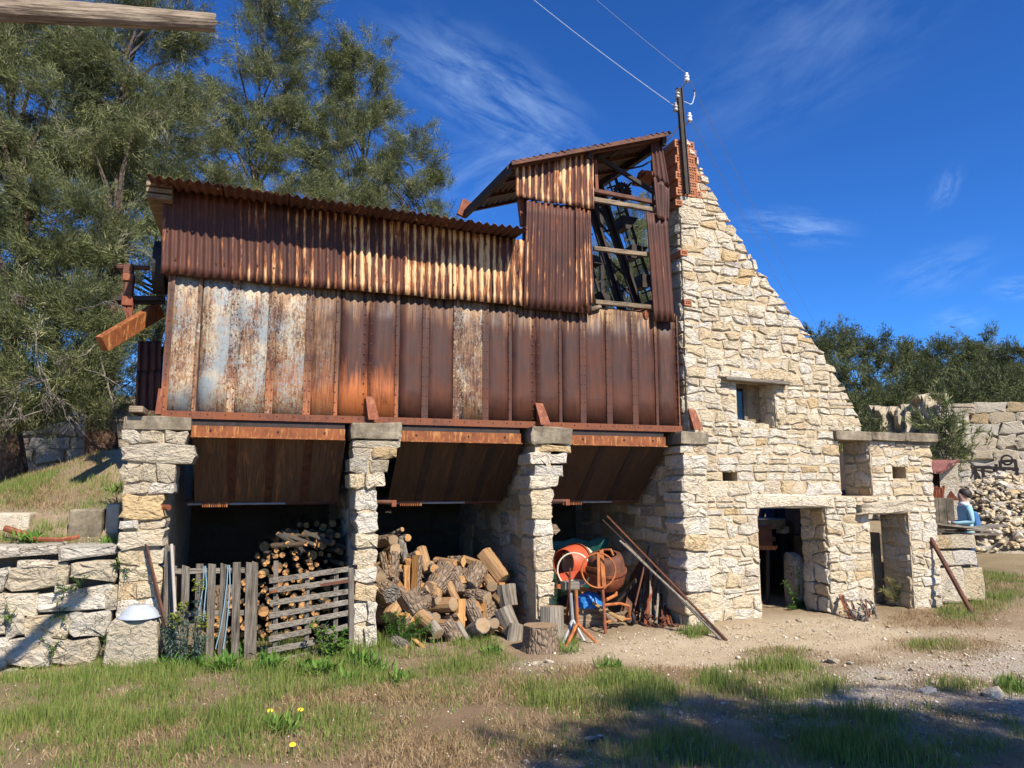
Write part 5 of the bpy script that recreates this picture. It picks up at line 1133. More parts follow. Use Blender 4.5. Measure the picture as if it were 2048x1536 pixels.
def ring(c, nrm, r, rt, mt, parent, name='rim', n=28):
    u = nrm.cross(Z).normalized(); v = nrm.cross(u); mb = MB(); pts = [c + (u * math.cos(2 * math.pi * i / n) + v * math.sin(2 * math.pi * i / n)) * r for i in range(n + 1)]; return mb.tube(pts, rt, 6, caps=False).build(name, M[mt], parent)
hw = ring(wc, na, .195, .011, 'rust_orange', mx, 'handwheel')
MB().bar(wc + Z * .195, wc - Z * .195, .035, .02, (0, 1, 0)).bar(wc, wc + Y * .3, .04, .04).build('wheel_spoke', M['rust_orange'], mx)
MB().bar(P(1202, 1100, -.1), P(1208, 1178, -.12), .05, .03, (0, 1, 0)).build('yoke', M['rust_orange'], mx)
f1 = G(1211, 1268); MB().tube([P(1205, 1172, -.15), P(1208, 1215, -.2), Vector((f1.x, f1.y, 0))], .018, 8).build('front_leg', M['rust_red'], mx)
wh = Vector((P(1266, 1240, .0).x, .05, .085)); MB().tube([P(1208, 1210, -.18), P(1240, 1207, -.02), P(1258, 1212, .02), Vector((wh.x - .02, .05, wh.z + .02))], .017, 8).tube([P(1212, 1200, -.1), P(1232, 1190, .05), P(1230, 1165, .15)], .02, 8).tube([P(1208, 1245, -.2), P(1235, 1240, 0), Vector((wh.x, .05, wh.z))], .014, 8).build('frame', M['rust_orange'], mx)
MB().tube([wh - X * .06, wh + X * .05], .012, 8).build('axle', M['rust'], mx)
for s_, yy in ((0, .02), (-.34, .42)):
    w_ = MB().lathe([(.03, -.02), (.06, -.02), (.085, -.015), (.087, 0), (.085, .015), (.06, .02), (.03, .02)], wh + Vector((s_, yy, 0)), (1, .25, 0), 18).build('wheel', M['black'], mx, smooth=True)
    MB().lathe([(.0005, -.021), (.05, -.021), (.05, .021), (.0005, .021)], wh + Vector((s_, yy, 0)), (1, .25, 0), 14).build('hub', M['mixer_white'], w_)
m2 = thing('cement_mixer', 'red and cream cement mixer tipped over behind the rusty one', 'cement mixer', (3.6, .9, 0))
c2 = P(1152, 1128, .8); a2 = Vector((-1, -.55, .12)).normalized()
MB().lathe([(.17, .26), (.18, .255), (.225, .12), (.245, .02)], c2, a2, 24).build('drum_mouth', M['mixer_red'], m2, smooth=True)
MB().lathe([(.262, .025), (.262, -.02), (.245, -.02)], c2, a2, 24).build('drum_ring', M['rust_red'], m2)
MB().lathe([(.245, -.02), (.235, -.12), (.19, -.22), (.0005, -.27)], c2, a2, 24).build('drum_back', M['mixer_white'], m2, smooth=True)
ring(P(1148, 1140, .25), Vector((-.5, -1, .1)).normalized(), .2, .01, 'mixer_white', m2, 'handwheel')
MB().bar(P(1118, 1155, .5), P(1160, 1148, .5), .05, .09).build('guard', M['mixer_red'], m2); MB().bar(P(1128, 1160, .5), P(1175, 1165, .5), .04, .06).build('gear_cover', M['mixer_white'], m2)
for x_, yy in ((-.25, .55), (.2, .55), (-.2, 1.1), (.25, 1.1)): MB().tube([Vector((c2.x + x_ * .7, yy, c2.z - .15)), Vector((c2.x + x_, yy, 0))], .018, 7).build('leg', M['rust_orange'], m2)
MB().bar(P(1112, 1172, .3), P(1190, 1182, .3), .05, .05).build('frame', M['rust_orange'], m2)
ts = thing('teal_sheet', 'dark teal sheet draped behind the mixers', 'sheet', (3.9, 1.3, 0))
vs = []; fs = []
for j in range(7):
    for i in range(9): vs.append((3.5 + .13 * i, 1.2 + .04 * math.sin(i * 1.3) + .05 * j, .95 - .13 * j + .03 * math.sin(i * 1.9)))
fs = [(j * 9 + i, j * 9 + i + 1, j * 9 + i + 10, j * 9 + i + 9) for j in range(6) for i in range(8)]
mobj('cloth', vs, fs, M['teal'], ts, smooth=True).modifiers.new('s', 'SOLIDIFY').thickness = .006
nt_ = thing('green_net_roll', 'dark green wire netting standing against the middle pier', 'netting', (3.36, .1, 0))
mb = MB(); a, b = P(1106, 1075, .05), P(1116, 1160, .05)
for i in range(9):
    u = i / 8; mb.bar(Vector((3.22 + .012 * i, .02 + .01 * i, .12)), Vector((3.22 + .022 * i, .02 + .02 * i, .95 - .05 * i)), .004, .004)
for j in range(14): z = .15 + j * .055; mb.bar(Vector((3.215, .02, z)), Vector((3.23 + .1 + .05 * (.9 - z), .1, z - .01)), .004, .004)
mb.build('mesh_wires', M['net'], nt_); MB().hexa([(3.23, .06, .0), (3.36, .16, .0), (3.36, .18, .0), (3.23, .08, .0)], [(3.23, .06, .98), (3.30, .16, .6), (3.30, .18, .6), (3.23, .08, .98)]).build('netting', M['net'], nt_)
tp = thing('blue_tarp', 'crumpled blue tarpaulin under the rusty mixer', 'tarpaulin', G(1180, 1215, .2)); c = P(1178, 1196, .25); vs = []; fs = []
for j in range(9):
    for i in range(14): th = i / 14 * 6.283; ph_ = j / 8 * 1.5; r_ = 1 + .16 * mnoise.noise(Vector((i * .9, j * 1.1, 3))) ; vs.append((c.x + .2 * math.cos(th) * math.cos(ph_) * r_, c.y + .16 * math.sin(th) * math.cos(ph_) * r_, c.z - .1 + .17 * math.sin(ph_) * r_))
fs = [(j * 14 + i, j * 14 + (i + 1) % 14, (j + 1) * 14 + (i + 1) % 14, (j + 1) * 14 + i) for j in range(8) for i in range(14)]; mobj('cloth', vs, fs, M['tarp'], tp)
MB().box(c.x - .18, c.x + .2, c.y - .1, c.y + .2, 0, c.z - .09).build('wood_under', M['timber'], tp)
for i, (x0, y0, x1, y1, d, mt, lab) in enumerate(((1185, 1205, 1246, 1240, .1, 'plank', 'yellow plank sloping under the rusty mixer'), (1200, 1218, 1232, 1246, .02, 'timber', 'dark brown plank lying beside the mixer leg'), (1196, 1222, 1250, 1236, .2, 'plank', 'short yellow plank behind the mixer wheel'), (1220, 1232, 1262, 1222, .35, 'timber', 'grey plank end behind the mixer frame'), (1232, 1205, 1272, 1160, .5, 'rust_dark', 'dark iron sheet leaning behind the mixer'))):
    t = thing('plank' if i < 4 else 'iron_sheet', lab, 'plank' if i < 4 else 'sheet', P(x0, y0, d)); bevel(MB().bar(P(x0, y0, d), P(x1, y1, d - .12), .09 if i < 4 else .34, .03).build('board', M[mt], t, P(x0, y0, d)), .003)
# pipe trestles
def trestle(label, top, fork, feet, mt, r):
    t = thing('pipe_trestle', label, 'trestle', (fork.x, fork.y, 0), 'pipe trestles by the stump'); MB().tube([top, fork], r, 8).build('post', M[mt], t)
    for f_ in feet: MB().tube([fork + Z * .01, f_], r * .9, 8).build('leg', M[mt], t)
tA = P(1141, 1186, -.55); fA = Vector((tA.x + .02, -.55, .21)); trestle('grey pipe trestle standing right of the chopping stump', tA, fA, [Vector((fA.x - .16, -.66, 0)), Vector((fA.x + .03, -.42, 0)), Vector((fA.x + .1, -.64, 0))], 'galv', .02)
tB = P(1152, 1180, -.72); fB = Vector((tB.x + .01, -.72, .2)); trestle('rusty pipe trestle right of the grey one', tB, fB, [Vector((fB.x - .17, -.82, 0)), Vector((fB.x + .2, -.80, 0)), Vector((fB.x + .03, -.55, 0))], 'rust_orange', .019)
t = thing('threaded_rod', 'thin rusty rod rising from the grey trestle', 'rod', tA); MB().tube([P(1139, 1186, -.56), P(1140, 1136, -.56)], .012, 7).build('shaft', M['rust'], t)
t = thing('wood_block', 'grey wooden block fixed on the trestles', 'wood', P(1148, 1178, -.5)); bevel(MB().box(P(1129, 1165, -.5).x, P(1158, 1165, -.5).x, -.52, -.38, P(1140, 1180, -.5).z, P(1140, 1164, -.5).z).build('block', M['board_x'], t), .005)
t = thing('wood_block', 'small brown block wedged high on the middle pier side', 'wood', P(1110, 1060, -.1)); bevel(MB().bar(P(1103, 1052, -.1), P(1112, 1065, -.1), .12, .08).build('block', M['timber'], t), .004)
# long poles leaning across the broad pier
for (a, b, ya, yb, r, mt, lab) in (((1240, 1082), (1452, 1281), .35, None, .015, 'peeled_grey', 'long pale pole leaning across the broad pier, nearest end'), ((1250, 1088), (1442, 1280), .3, None, .013, 'peeled_grey', 'long pale pole leaning across the broad pier, beside the nearest'), ((1200, 1018), (1455, 1282), .8, None, .014, 'rust', 'longest dark pole leaning out of the mixer bay'), ((1205, 1040), (1448, 1279), .7, None, .011, 'rust_dark', 'thin black rod among the leaning poles')):
    rod('leaning_pole', lab, P(*a, ya), G(*b), r, mt, 'pole', 'poles leaning out of the mixer bay')
# bundle of rusty digging tools against the bay wall
for i, (x0, y0, x1, y1) in enumerate(((1298, 1092, 1262, 1250), (1302, 1084, 1300, 1250), (1313, 1118, 1290, 1255), (1286, 1150, 1268, 1225), (1320, 1130, 1312, 1255), (1296, 1140, 1290, 1248), (1306, 1165, 1296, 1250), (1311, 1180, 1310, 1255), (1326, 1190, 1338, 1255), (1322, 1175, 1325, 1253), (1290, 1165, 1284, 1245), (1318, 1200, 1330, 1255), (1330, 1196, 1345, 1256), (1284, 1178, 1278, 1240))):
    p1 = G(x1, y1 - 2); yy = .55 + .05 * (i % 3); a = P(x0, y0, yy); t = thing('digging_tool', 'rusty long-handled iron tool in the bundle against the bay wall', 'tool', p1, 'tool bundle against the bay wall'); MB().tube([a, a.lerp(p1, .5), p1 + Z * .02], .012 + .004 * (i % 3), 6).build('handle', M[('rust', 'peeled_grey', 'rust_red')[i % 3]], t)
    d = Vector((.05 * (-1) ** i, -.03, 0)); MB().tube([p1 + Z * .03, p1 + d * .6 + Z * .005 - Y * .02, p1 + d * 1.3 + Z * .045 - Y * .03], [.012, .014, .006], 6).build('tine', M['rust'], t)
    if i % 2: MB().bar(p1 - d + Z * .09, p1 + d + Z * .09, .02, .02).build('crossbar', M['rust'], t)
tl = thing('iron_plate', 'dark leaning iron plate behind the tool bundle', 'plate', P(1285, 1200, .9)); MB().hexa([P(1238, 1232, .6), P(1290, 1232, .6), P(1290, 1232, .6) + Y * .01, P(1238, 1232, .6) + Y * .01], [P(1262, 1150, .9), P(1288, 1110, .9), P(1288, 1110, .9) + Y * .01, P(1262, 1150, .9) + Y * .01]).build('sheet', M['rust'], tl)
# foreground pole that enters from the upper left (its far end rests on a post out of frame)
fp = thing('timber_pole', 'bleached split timber pole jutting into view at the upper left', 'pole', (-1.9, -4.7, 0))
tip = Vector((-.40, -3.72, 4.43)); s0 = tip + Vector((-.49, -.32, -.27)) * 2.6; far = tip + (s0 - tip) * 1.25
mb = MB(); N_ = 40; n = 18; LP_ = (tip - far).length; u_ = (tip - far).normalized(); e1_ = u_.cross(Z).normalized(); e2_ = e1_.cross(u_)
for i in range(N_ + 1):
    t = i / N_; c = far.lerp(tip, t); r_ = .062 - .009 * t
    for q_ in range(n):
        a = 2 * math.pi * q_ / n; rr = r_ * (1 + .10 * mnoise.noise(Vector((math.cos(a) * 1.6, math.sin(a) * 1.6, t * 3))) + .09 * mnoise.noise(Vector((math.cos(a) * 5, math.sin(a) * 5, t * 2.0))) + (.05 * mnoise.noise(Vector((a * 3, t * 24, 1)))))
        cc = Vector((t * LP_, rr * math.cos(a), rr * math.sin(a)))
        if i == N_: cc.x += (.03 * mnoise.noise(Vector((a * 4, 2, 2))) - (.03 if q_ % 3 == 0 else 0))
        mb.v.append(tuple(cc))
for i in range(N_):
    for q_ in range(n): mb.f.append((i * n + q_, i * n + (q_ + 1) % n, (i + 1) * n + (q_ + 1) % n, (i + 1) * n + q_)); mb.m.append(0)
mb.v.append((LP_ - .02, 0, 0))
for q_ in range(n): mb.f.append((N_ * n + q_, N_ * n + (q_ + 1) % n, len(mb.v) - 1)); mb.m.append(1)
po_ = mb.build('pole', [M['driftwood'], M['cut_grey']], fp, Vector((0, 0, 0))); po_.location = far - org(fp); po_.rotation_mode = 'QUATERNION'; po_.rotation_quaternion = u_.to_track_quat('X', 'Z')
pt = far.lerp(tip, .12); MB().tube([Vector((pt.x, pt.y, -.1)), Vector((pt.x, pt.y, pt.z - .05))], .08, 10).build('support_post', M['driftwood'], fp)
# ------------------------------------------------------------------ behind the doorways
pf = thing('loading_platform', 'broken concrete loading platform behind the gable doorways', 'platform', (6.9, 2.0, 0))
MB().box(5.3, 8.55, 1.5, 4.2, 1.02, 1.16).build('deck', M['concrete'], pf); MB().box(5.3, 5.55, .52, 4.2, -.05, 1.0).box(8.3, 8.55, .52, 4.2, -.05, 1.0).box(5.56, 8.29, 4.0, 4.2, -.05, 1.0).build('support_wall', M['mortar_dark'], pf)
rg = random.Random(13)
for i in range(9):
    p = P(1570 + 9 * i, 1064 - 4 * i + rg.uniform(-4, 4), 1.45); put_stone(pf, [(p.x - .08, p.z - .03), (p.x + .08, p.z - .03), (p.x + .07, p.z + .04), (p.x - .06, p.z + .03)], Vector((0, 1.45, 0)), X, Z, -Y, M['stone_grey'], rg, 0, .12, .03, 'broken_edge', .15)
mc = thing('rusty_hopper_box', 'rusty iron box and sheet hanging inside the left doorway', 'box', P(1535, 1080, .9)); bevel(MB().box(P(1516, 1090, .9).x, P(1546, 1090, .9).x, .9, 1.4, P(1530, 1096, .9).z, P(1530, 1050, .9).z).build('box', M['rust'], mc), .01)
MB().hexa([P(1516, 1100, .7), P(1552, 1100, .7), P(1552, 1100, .72), P(1516, 1100, .72)], [P(1516, 1091, .7), P(1556, 1092, .7), P(1556, 1092, .72), P(1516, 1091, .72)]).build('torn_sheet', M['beam'], mc); MB().tube([P(1535, 1098, .95), Vector((P(1535, 1098, .95).x, 1.0, 0))], .03, 8).build('leg', M['rust_dark'], mc)
ds = thing('door_slab', 'tall grey stone slab standing on edge in the left doorway', 'stone slab', (d1[1] - .02, .55, 0)); put_stone(ds, [(.56, -.02), (.86, -.02), (.84, .74), (.60, .66)], Vector((d1[1] - .03, 0, 0)), Y, Z, -X, M['stone_shade'], rg, 0, .12, .03, 'slab', .07)
iw = thing('inner_wall', 'low block wall with timber ledge inside the narrow doorway', 'wall', (8.3, 1.1, 0)); MB().box(7.75, 9.3, 1.14, 1.4, -.05, .93).build('mortar_core', M['mortar_dark'], iw)
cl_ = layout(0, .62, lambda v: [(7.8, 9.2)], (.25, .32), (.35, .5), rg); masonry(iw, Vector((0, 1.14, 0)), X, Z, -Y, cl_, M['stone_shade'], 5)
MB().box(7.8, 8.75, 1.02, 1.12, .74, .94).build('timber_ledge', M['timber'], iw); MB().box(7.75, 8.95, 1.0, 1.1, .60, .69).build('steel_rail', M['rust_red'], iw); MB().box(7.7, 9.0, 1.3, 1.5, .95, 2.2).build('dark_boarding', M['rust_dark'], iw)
# stone block pillar, planks, leaning pole and scrap at the right end
bl_ = thing('stone_plinth', 'squat plinth of large grey stone blocks right of the gable', 'plinth', (9.8, .6, 0))
MB().box(9.14, P(1948, 1130, .18).x, .24, .8, -.05, .84).build('core', M['mortar_dark'], bl_)
by = .18
for (x0, y0, x1, y1) in ((1872, 1134, 1928, 1206), (1930, 1134, 1966, 1200), (1872, 1100, 1905, 1132), (1906, 1100, 1952, 1132), (1872, 1072, 1900, 1098), (1901, 1070, 1950, 1098)):
    a, b = P(x0, y1, by), P(x1, y0, by); put_stone(bl_, [(a.x, max(a.z, -.02)), (b.x, max(a.z, -.02)), (b.x - .02, b.z), (a.x, b.z)], Vector((0, by, 0)), X, Z, -Y, M['stone_grey'], rg, .008, .3, .02, 'stone', .04, .9)
pkx = thing('plank_table', 'weathered planks laid across the stone plinth', 'planks', P(1930, 1060, .6))
for i, (a, b, yy) in enumerate((((1856, 1047), (1940, 1056), .5), ((1858, 1053), (1975, 1062), .7), ((1905, 1062), (2000, 1050), .9), ((1900, 1068), (1985, 1068), .6))):
    o = MB().bar(P(*a, yy), P(*b, yy), .30, .028).build('plank', M['board_x'], pkx, P(*a, yy)); bevel(o, .004)
for xx_ in (1890, 1945):
    q = P(xx_, 1072, .7); MB().box(q.x - .05, q.x + .05, .55, .8, .84, q.z).build('bearer', M['timber'], pkx)
rod('leaning_iron_post', 'rough brown iron post leaning against the gable end', P(1861, 1076, .0), G(1944, 1226), .032, 'rust', 'post', n=9)
scr = thing('scrap_heap', 'small heap of rusty iron bars, roots and stones by the doorway jamb', 'scrap', G(1730, 1235))
for i in range(26):
    b = G(1720 + rg.uniform(-26, 36), 1236 + rg.uniform(-8, 8)); e = Vector((b.x + rg.uniform(-.12, .12), b.y + rg.uniform(-.02, .12), rg.uniform(.05, .26))); MB().tube([b, b.lerp(e, .5) + Vector((rg.uniform(-.04, .04), 0, .03)), e], .007 + .006 * rg.random(), 5).build('bar', M[('rust', 'bark_grey', 'rust_dark')[i % 3]], scr)
for x_ in (1716, 1727):
    p = G(x_, 1238); put_stone(scr, [(p.x - .06, 0), (p.x + .06, 0), (p.x + .05, .09), (p.x - .05, .07)], Vector((0, p.y, 0)), X, Z, -Y, M['stone_grey'], rg, 0, .08, .03, 'stone', .14)
t = thing('rust_angle', 'red rusty angle iron leaning on the doorway jamb', 'angle iron', G(1702, 1238)); MB().bar(P(1680, 1192, -.04), G(1702, 1238), .05, .012, (0, 1, 0)).bar(P(1683, 1192, -.04), G(1706, 1238), .012, .05, (0, 1, 0)).build('bar', M['rust_red'], t)

# ------------------------------------------------------------------ quarry yard in the distance
def gpt(x, y, dist): return Q(x, y, dist)
sh = thing('tin_roof_shed', 'small stone shed with red tin roof beyond the gable', 'shed', Q(1895, 1000, 18.5)); U_ = (Q(1935, 990, 18.5) - Q(1855, 990, 18.5)); U_.z = 0; U_.normalize(); D_ = Vector((-U_.y, U_.x, 0))
a = Q(1852, 1002, 18.5); b = Q(1921, 1002, 18.5); zt = Q(1880, 945, 18.5).z; zr = Q(1925, 918, 18.5).z; w_ = (b - a).length
def sq(u, d, z): return a + U_ * u + D_ * d + Z * (z - a.z)
zg = a.z - .5
MB().hexa([sq(w_ * .45, 0, zg), sq(w_, 0, zg), sq(w_, 1.6, zg), sq(w_ * .45, 1.6, zg)], [sq(w_ * .45, 0, zt), sq(w_, 0, zr - .1), sq(w_, 1.6, zr - .1), sq(w_ * .45, 1.6, zt)]).build('wall', M['stone'], sh)
MB().hexa([sq(-.8, .3, zg), sq(w_ * .44, .3, zg), sq(w_ * .44, 1.6, zg), sq(-.8, 1.6, zg)], [sq(-.8, .3, zt - .05), sq(w_ * .44, .3, zt - .02), sq(w_ * .44, 1.6, zt - .02), sq(-.8, 1.6, zt - .05)]).build('dark_front', M['rust_dark'], sh)
MB().hexa([sq(-1.0, -.25, zt - .06), sq(w_ * .5, -.25, zt - .02), sq(w_ * 1.1, 1.7, zr), sq(-1.0, 1.7, zr + .05)], [sq(-1.0, -.25, zt - .02), sq(w_ * .5, -.25, zt + .02), sq(w_ * 1.1, 1.7, zr + .04), sq(-1.0, 1.7, zr + .09)]).build('tin_roof', M['red_roof'], sh)
MB().hexa([sq(w_ * .5, -.25, zt - .03), sq(w_ * 1.05, -.2, zr - .06), sq(w_ * 1.1, 1.7, zr - .02), sq(w_ * .6, 1.7, zr - .05)], [sq(w_ * .5, -.25, zt + .015), sq(w_ * 1.05, -.2, zr - .02), sq(w_ * 1.1, 1.7, zr + .03), sq(w_ * .6, 1.7, zr + .03)]).build('verge_sheet', M['red_roof'], sh)
sr = thing('sheet_rack', 'rack of rusty sheets and bars standing before the shed', 'rack', Q(1865, 1000, 17.5))
for i in range(7): p0, p1 = Q(1854 + 5 * i, 1002, 17.5), Q(1857 + 5 * i, 972 + 3 * (i % 3), 17.6); MB().bar(p0, p1, .05, .03).build('bar', M['rust_red'], sr)
MB().tube([Q(1862, 1000, 17.4), Q(1864, 976, 17.4), Q(1884, 976, 17.4), Q(1886, 1000, 17.4)], .02, 6).build('hoop', M['rust_red'], sr); MB().hexa([Q(1890, 1001, 17.4), Q(1918, 1001, 17.4), Q(1918, 1001, 17.5), Q(1890, 1001, 17.5)], [Q(1900, 982, 17.4), Q(1903, 982, 17.4), Q(1903, 982, 17.5), Q(1900, 982, 17.5)]).build('triangle_sheet', M['rust_red'], sr)
tw = thing('terrace_wall', 'weathered grey concrete terrace wall below the tin roof shed', 'wall', Q(1880, 1050, 16.5)); a = Q(1835, 1052, 16.5); b = Q(1912, 1052, 16.5); D_ = (b - a).normalized(); n_ = Vector((-D_.y, D_.x, 0)); zt = Q(1880, 996, 16.5).z
for i in range(5):
    p0, p1 = a.lerp(b, i / 5), a.lerp(b, (i + 1) / 5 - .01); z_ = zt + rg.uniform(-.06, .03); MB().hexa([Vector((p.x, p.y, 0)) for p in (p0, p1, p1 + n_ * .6, p0 + n_ * .6)], [Vector((p.x, p.y, z_)) for p in (p0, p1, p1 + n_ * .6, p0 + n_ * .6)]).build('panel', M['concrete'], tw)
# heap of quarry rubble
hp = thing('rubble_heap', 'pale heap of broken quarry stone at the right edge', 'rubble heap', Q(2000, 1050, 22)); hc = Q(2030, 1056, 23.0); hz = float(hg(hc.x, hc.y))
ux = Vector((math.cos(YAW + R(32)), -math.sin(YAW + R(32)), 0)); uy = Vector((-ux.y, ux.x, 0))
def heap_h(u, v): return 1.78 * max(0, 1 - (abs(u + .2) / 2.75) ** 1.35 - (abs(v) / 2.1) ** 1.5)
rk_lib = []
for i in range(14):
    bm = bmesh.new(); bmesh.ops.create_icosphere(bm, subdivisions=1, radius=1.0)
    for v in bm.verts: v.co *= rg.uniform(.72, 1.15); v.co.z *= .62; v.co.y *= .85
    me = bpy.data.meshes.new('rock'); bm.to_mesh(me); bm.free(); me.materials.append(M['stone'] if i % 3 else M['stone_grey']); rk_lib.append(me)
vs = []; fs = []; n_g = 24
for j in range(n_g):
    for i in range(n_g): u = -3.2 + 6.4 * i / (n_g - 1); v = -2.4 + 4.8 * j / (n_g - 1); p = hc + ux * u + uy * v; vs.append((p.x, p.y, hz - .08 + heap_h(u, v) * .93))
fs = [(j * n_g + i, j * n_g + i + 1, (j + 1) * n_g + i + 1, (j + 1) * n_g + i) for j in range(n_g - 1) for i in range(n_g - 1)]; mobj('heap_core', vs, fs, M['stone_shade'], hp)
cnt = 0
while cnt < 300:
    u = rg.uniform(-2.9, 2.2); v = rg.uniform(-2.0, .35); h_ = heap_h(u, v)
    if h_ < .02: 
        if rg.random() > .06: continue
    p = hc + ux * u + uy * v; s_ = rg.uniform(.07, .15); o = bpy.data.objects.new('rock', rk_lib[rg.randrange(14)]); link(o, hp); o.location = Vector((p.x, p.y, hz + h_ + .02)) - org(hp); o.rotation_euler = (rg.uniform(-.6, .6), rg.uniform(-.6, .6), rg.uniform(0, 6.28)); o.scale = (s_ * 1.25, s_, s_); cnt += 1
mb = MB()
for _ in range(1500):
    u = rg.uniform(-3.1, 2.4); v = rg.uniform(-2.3, .35); h_ = heap_h(u, v); p = hc + ux * u + uy * v; s_ = rg.uniform(.04, .09)
    if h_ < .02 and rg.random() > .25: continue
    me_ = rk_lib[rg.randrange(14)]; mb.add([(p.x + q.co.x * s_ * 1.2, p.y + q.co.y * s_, hz + h_ + .03 + q.co.z * s_) for q in me_.vertices], [tuple(f.vertices) for f in me_.polygons])
mb.build('small_rocks', M['stone'], hp)['kind'] = 'stuff'
fr = thing('machine_gantry', 'black iron machine frame with wheel behind the rubble heap', 'frame', Q(1995, 985, 27))
def fb(x0, y0, x1, y1, w_=.09, d=27): MB().bar(Q(x0, y0, d), Q(x1, y1, d), w_, w_).build('bar', M['rust_dark'], fr)
for l in ((1947, 934, 2035, 938), (2000, 923, 2032, 921), (2000, 923, 2001, 938), (2030, 920, 2040, 985), (2008, 938, 2010, 985), (1950, 934, 1952, 970), (1992, 928, 1993, 946), (1946, 934, 1960, 958), (2024, 940, 2038, 938), (1966, 936, 1967, 965)): fb(*l)
ring(Q(1976, 943, 27), (CAM - Q(1976, 943, 27)).normalized(), .16, .03, 'rust_dark', fr, 'wheel', 18); ring(Q(2014, 920, 27), (CAM - Q(2014, 920, 27)).normalized(), .14, .03, 'rust_dark', fr, 'wheel', 18)
# quarry face of squared limestone beds
qc = thing('quarry_cliff', 'stepped grey quarry face of cut limestone beds below the pines', 'quarry face', Q(1960, 960, 35)); a = Q(1888, 1000, 33.0); b = a + Vector((8.6, -5.0, 0)); U_ = (b - a); U_.z = 0; W_ = U_.length; U_.normalize(); Nq = Vector((U_.y, -U_.x, 0)); zt = Q(1960, 808, 34).z
cl_ = layout(0.2, zt, lambda v: [(0, W_)], (.38, .62), (.5, 1.15), rg, (), .15); oq = Vector((a.x, a.y, 0))
MB().hexa([oq - Nq * .1, oq + U_ * W_ - Nq * .1, oq + U_ * W_ - Nq * 3, oq - Nq * 3], [p + Z * (zt - .05) for p in (oq - Nq * .1, oq + U_ * W_ - Nq * .1, oq + U_ * W_ - Nq * 3, oq - Nq * 3)]).build('rock_mass', M['cliff'], qc)
masonry(qc, oq, U_, Z, Nq, cl_, M['cliff'], 6, gap=.03, depth=.4, bulge=(.02, .09), cap=240, name='block', rough=.11)
q2 = thing('quarry_bank', 'yellowish broken rock bank left of the squared quarry face', 'rock bank', Q(1800, 950, 33)); a = Q(1690, 1000, 33.5); b = Q(1905, 1000, 33.0); U_ = (b - a); U_.z = 0; W_ = U_.length; U_.normalize(); Nq = Vector((U_.y, -U_.x, 0)); oq = Vector((a.x, a.y, 0)); vs = []; fs = []; nu_, nv_ = 44, 20
for j in range(nv_ + 1):
    for i in range(nu_ + 1):
        u = i / nu_; v = j / nv_; top = 5.4 + .25 * math.sin(u * 9) - 1.6 * max(0, .5 - u); p = oq + U_ * (u * W_) + Z * (top * v); st_ = math.floor(v * 5 + .7 * mnoise.noise(Vector((u * 4, 1, v)))) / 5
        p = p - Nq * (st_ * 1.9 + .35 * v) + Nq * (.75 * fbm(u * 6, v * 4, 2) + .3 * mnoise.cell(Vector((u * 17, v * 11, 5)))); vs.append(tuple(p))
fs = [(j * (nu_ + 1) + i, j * (nu_ + 1) + i + 1, (j + 1) * (nu_ + 1) + i + 1, (j + 1) * (nu_ + 1) + i) for j in range(nv_) for i in range(nu_)]; mobj('rock_surface', vs, fs, M['cliff'], q2)
rg2 = random.Random(3)
cl_ = layout(0.8, 4.6, lambda v: [(.2 + .3 * v, W_ - .3)], (.45, .9), (.6, 1.8), rg2, (), .2); mk = [c for c in cl_ if rg2.random() < .55]
for q in mk:
    vm = sum(p[1] for p in q) / 4; put_stone(q2, q, oq - Nq * (vm / 5.4 * 2.1 - .25), U_, Z, Nq, M['cliff'] if rg2.random() < .5 else M['stone'], rg2, .05, .6, rg2.uniform(.1, .35), 'block', .12)
dw = thing('dry_stone_wall', 'shaded dry stone wall under the pines at the left', 'wall', (-4.5, 6.2, 2.0)); MB().box(-9, -1.6, 6.25, 6.7, 1.2, 2.75).build('core', M['mortar_dark'], dw); cl_ = layout(1.5, 2.75, lambda v: [(-8.0, -1.7)], (.14, .24), (.22, .55), rg); masonry(dw, Vector((0, 6.25, 0)), X, Z, -Y, cl_, M['stone_shade'], 7, cap=160, bulge=(.03, .09))

# ------------------------------------------------------------------ trees
nr = np.random.default_rng(5)
def needles(cent, rad, per, ln, wd, up=0.25, out=None, seed=0):
    n = len(cent); C_ = np.repeat(cent, per, 0); m = len(C_); Rr = np.repeat(rad, per)
    d = nr.normal(size=(m, 3)); d /= np.linalg.norm(d, axis=1)[:, None]; ax_ = nr.normal(size=(n, 3)) * .55 + np.array([0, 0, up])
    if out is not None: ax_ = ax_ + out * .9
    ax_ /= np.linalg.norm(ax_, axis=1)[:, None]; A_ = np.repeat(ax_, per, 0)
    off = d * (Rr * .42 * nr.random(m) ** .6)[:, None] + A_ * (Rr * nr.uniform(-1.15, 1.0, m))[:, None]
    base = C_ + off; dr = nr.normal(size=(m, 3)) * .42 + A_ * 1.0 + d * .35
    dr /= np.linalg.norm(dr, axis=1)[:, None]; sd_ = np.cross(dr, nr.normal(size=(m, 3))); sd_ /= np.linalg.norm(sd_, axis=1)[:, None] + 1e-9
    L = ln * nr.uniform(.6, 1.35, m)[:, None]; W = wd * nr.uniform(.7, 1.3, m)[:, None]
    V_ = np.empty((m, 3, 3)); V_[:, 0] = base - sd_ * W / 2; V_[:, 1] = base + sd_ * W / 2; V_[:, 2] = base + dr * L
    v = np.repeat(np.clip(np.repeat(nr.beta(2, 2.6, n), per) + nr.normal(0, .12, m), 0, 1), 3)
    return V_.reshape(-1, 3), np.arange(m * 3).reshape(-1, 3), v
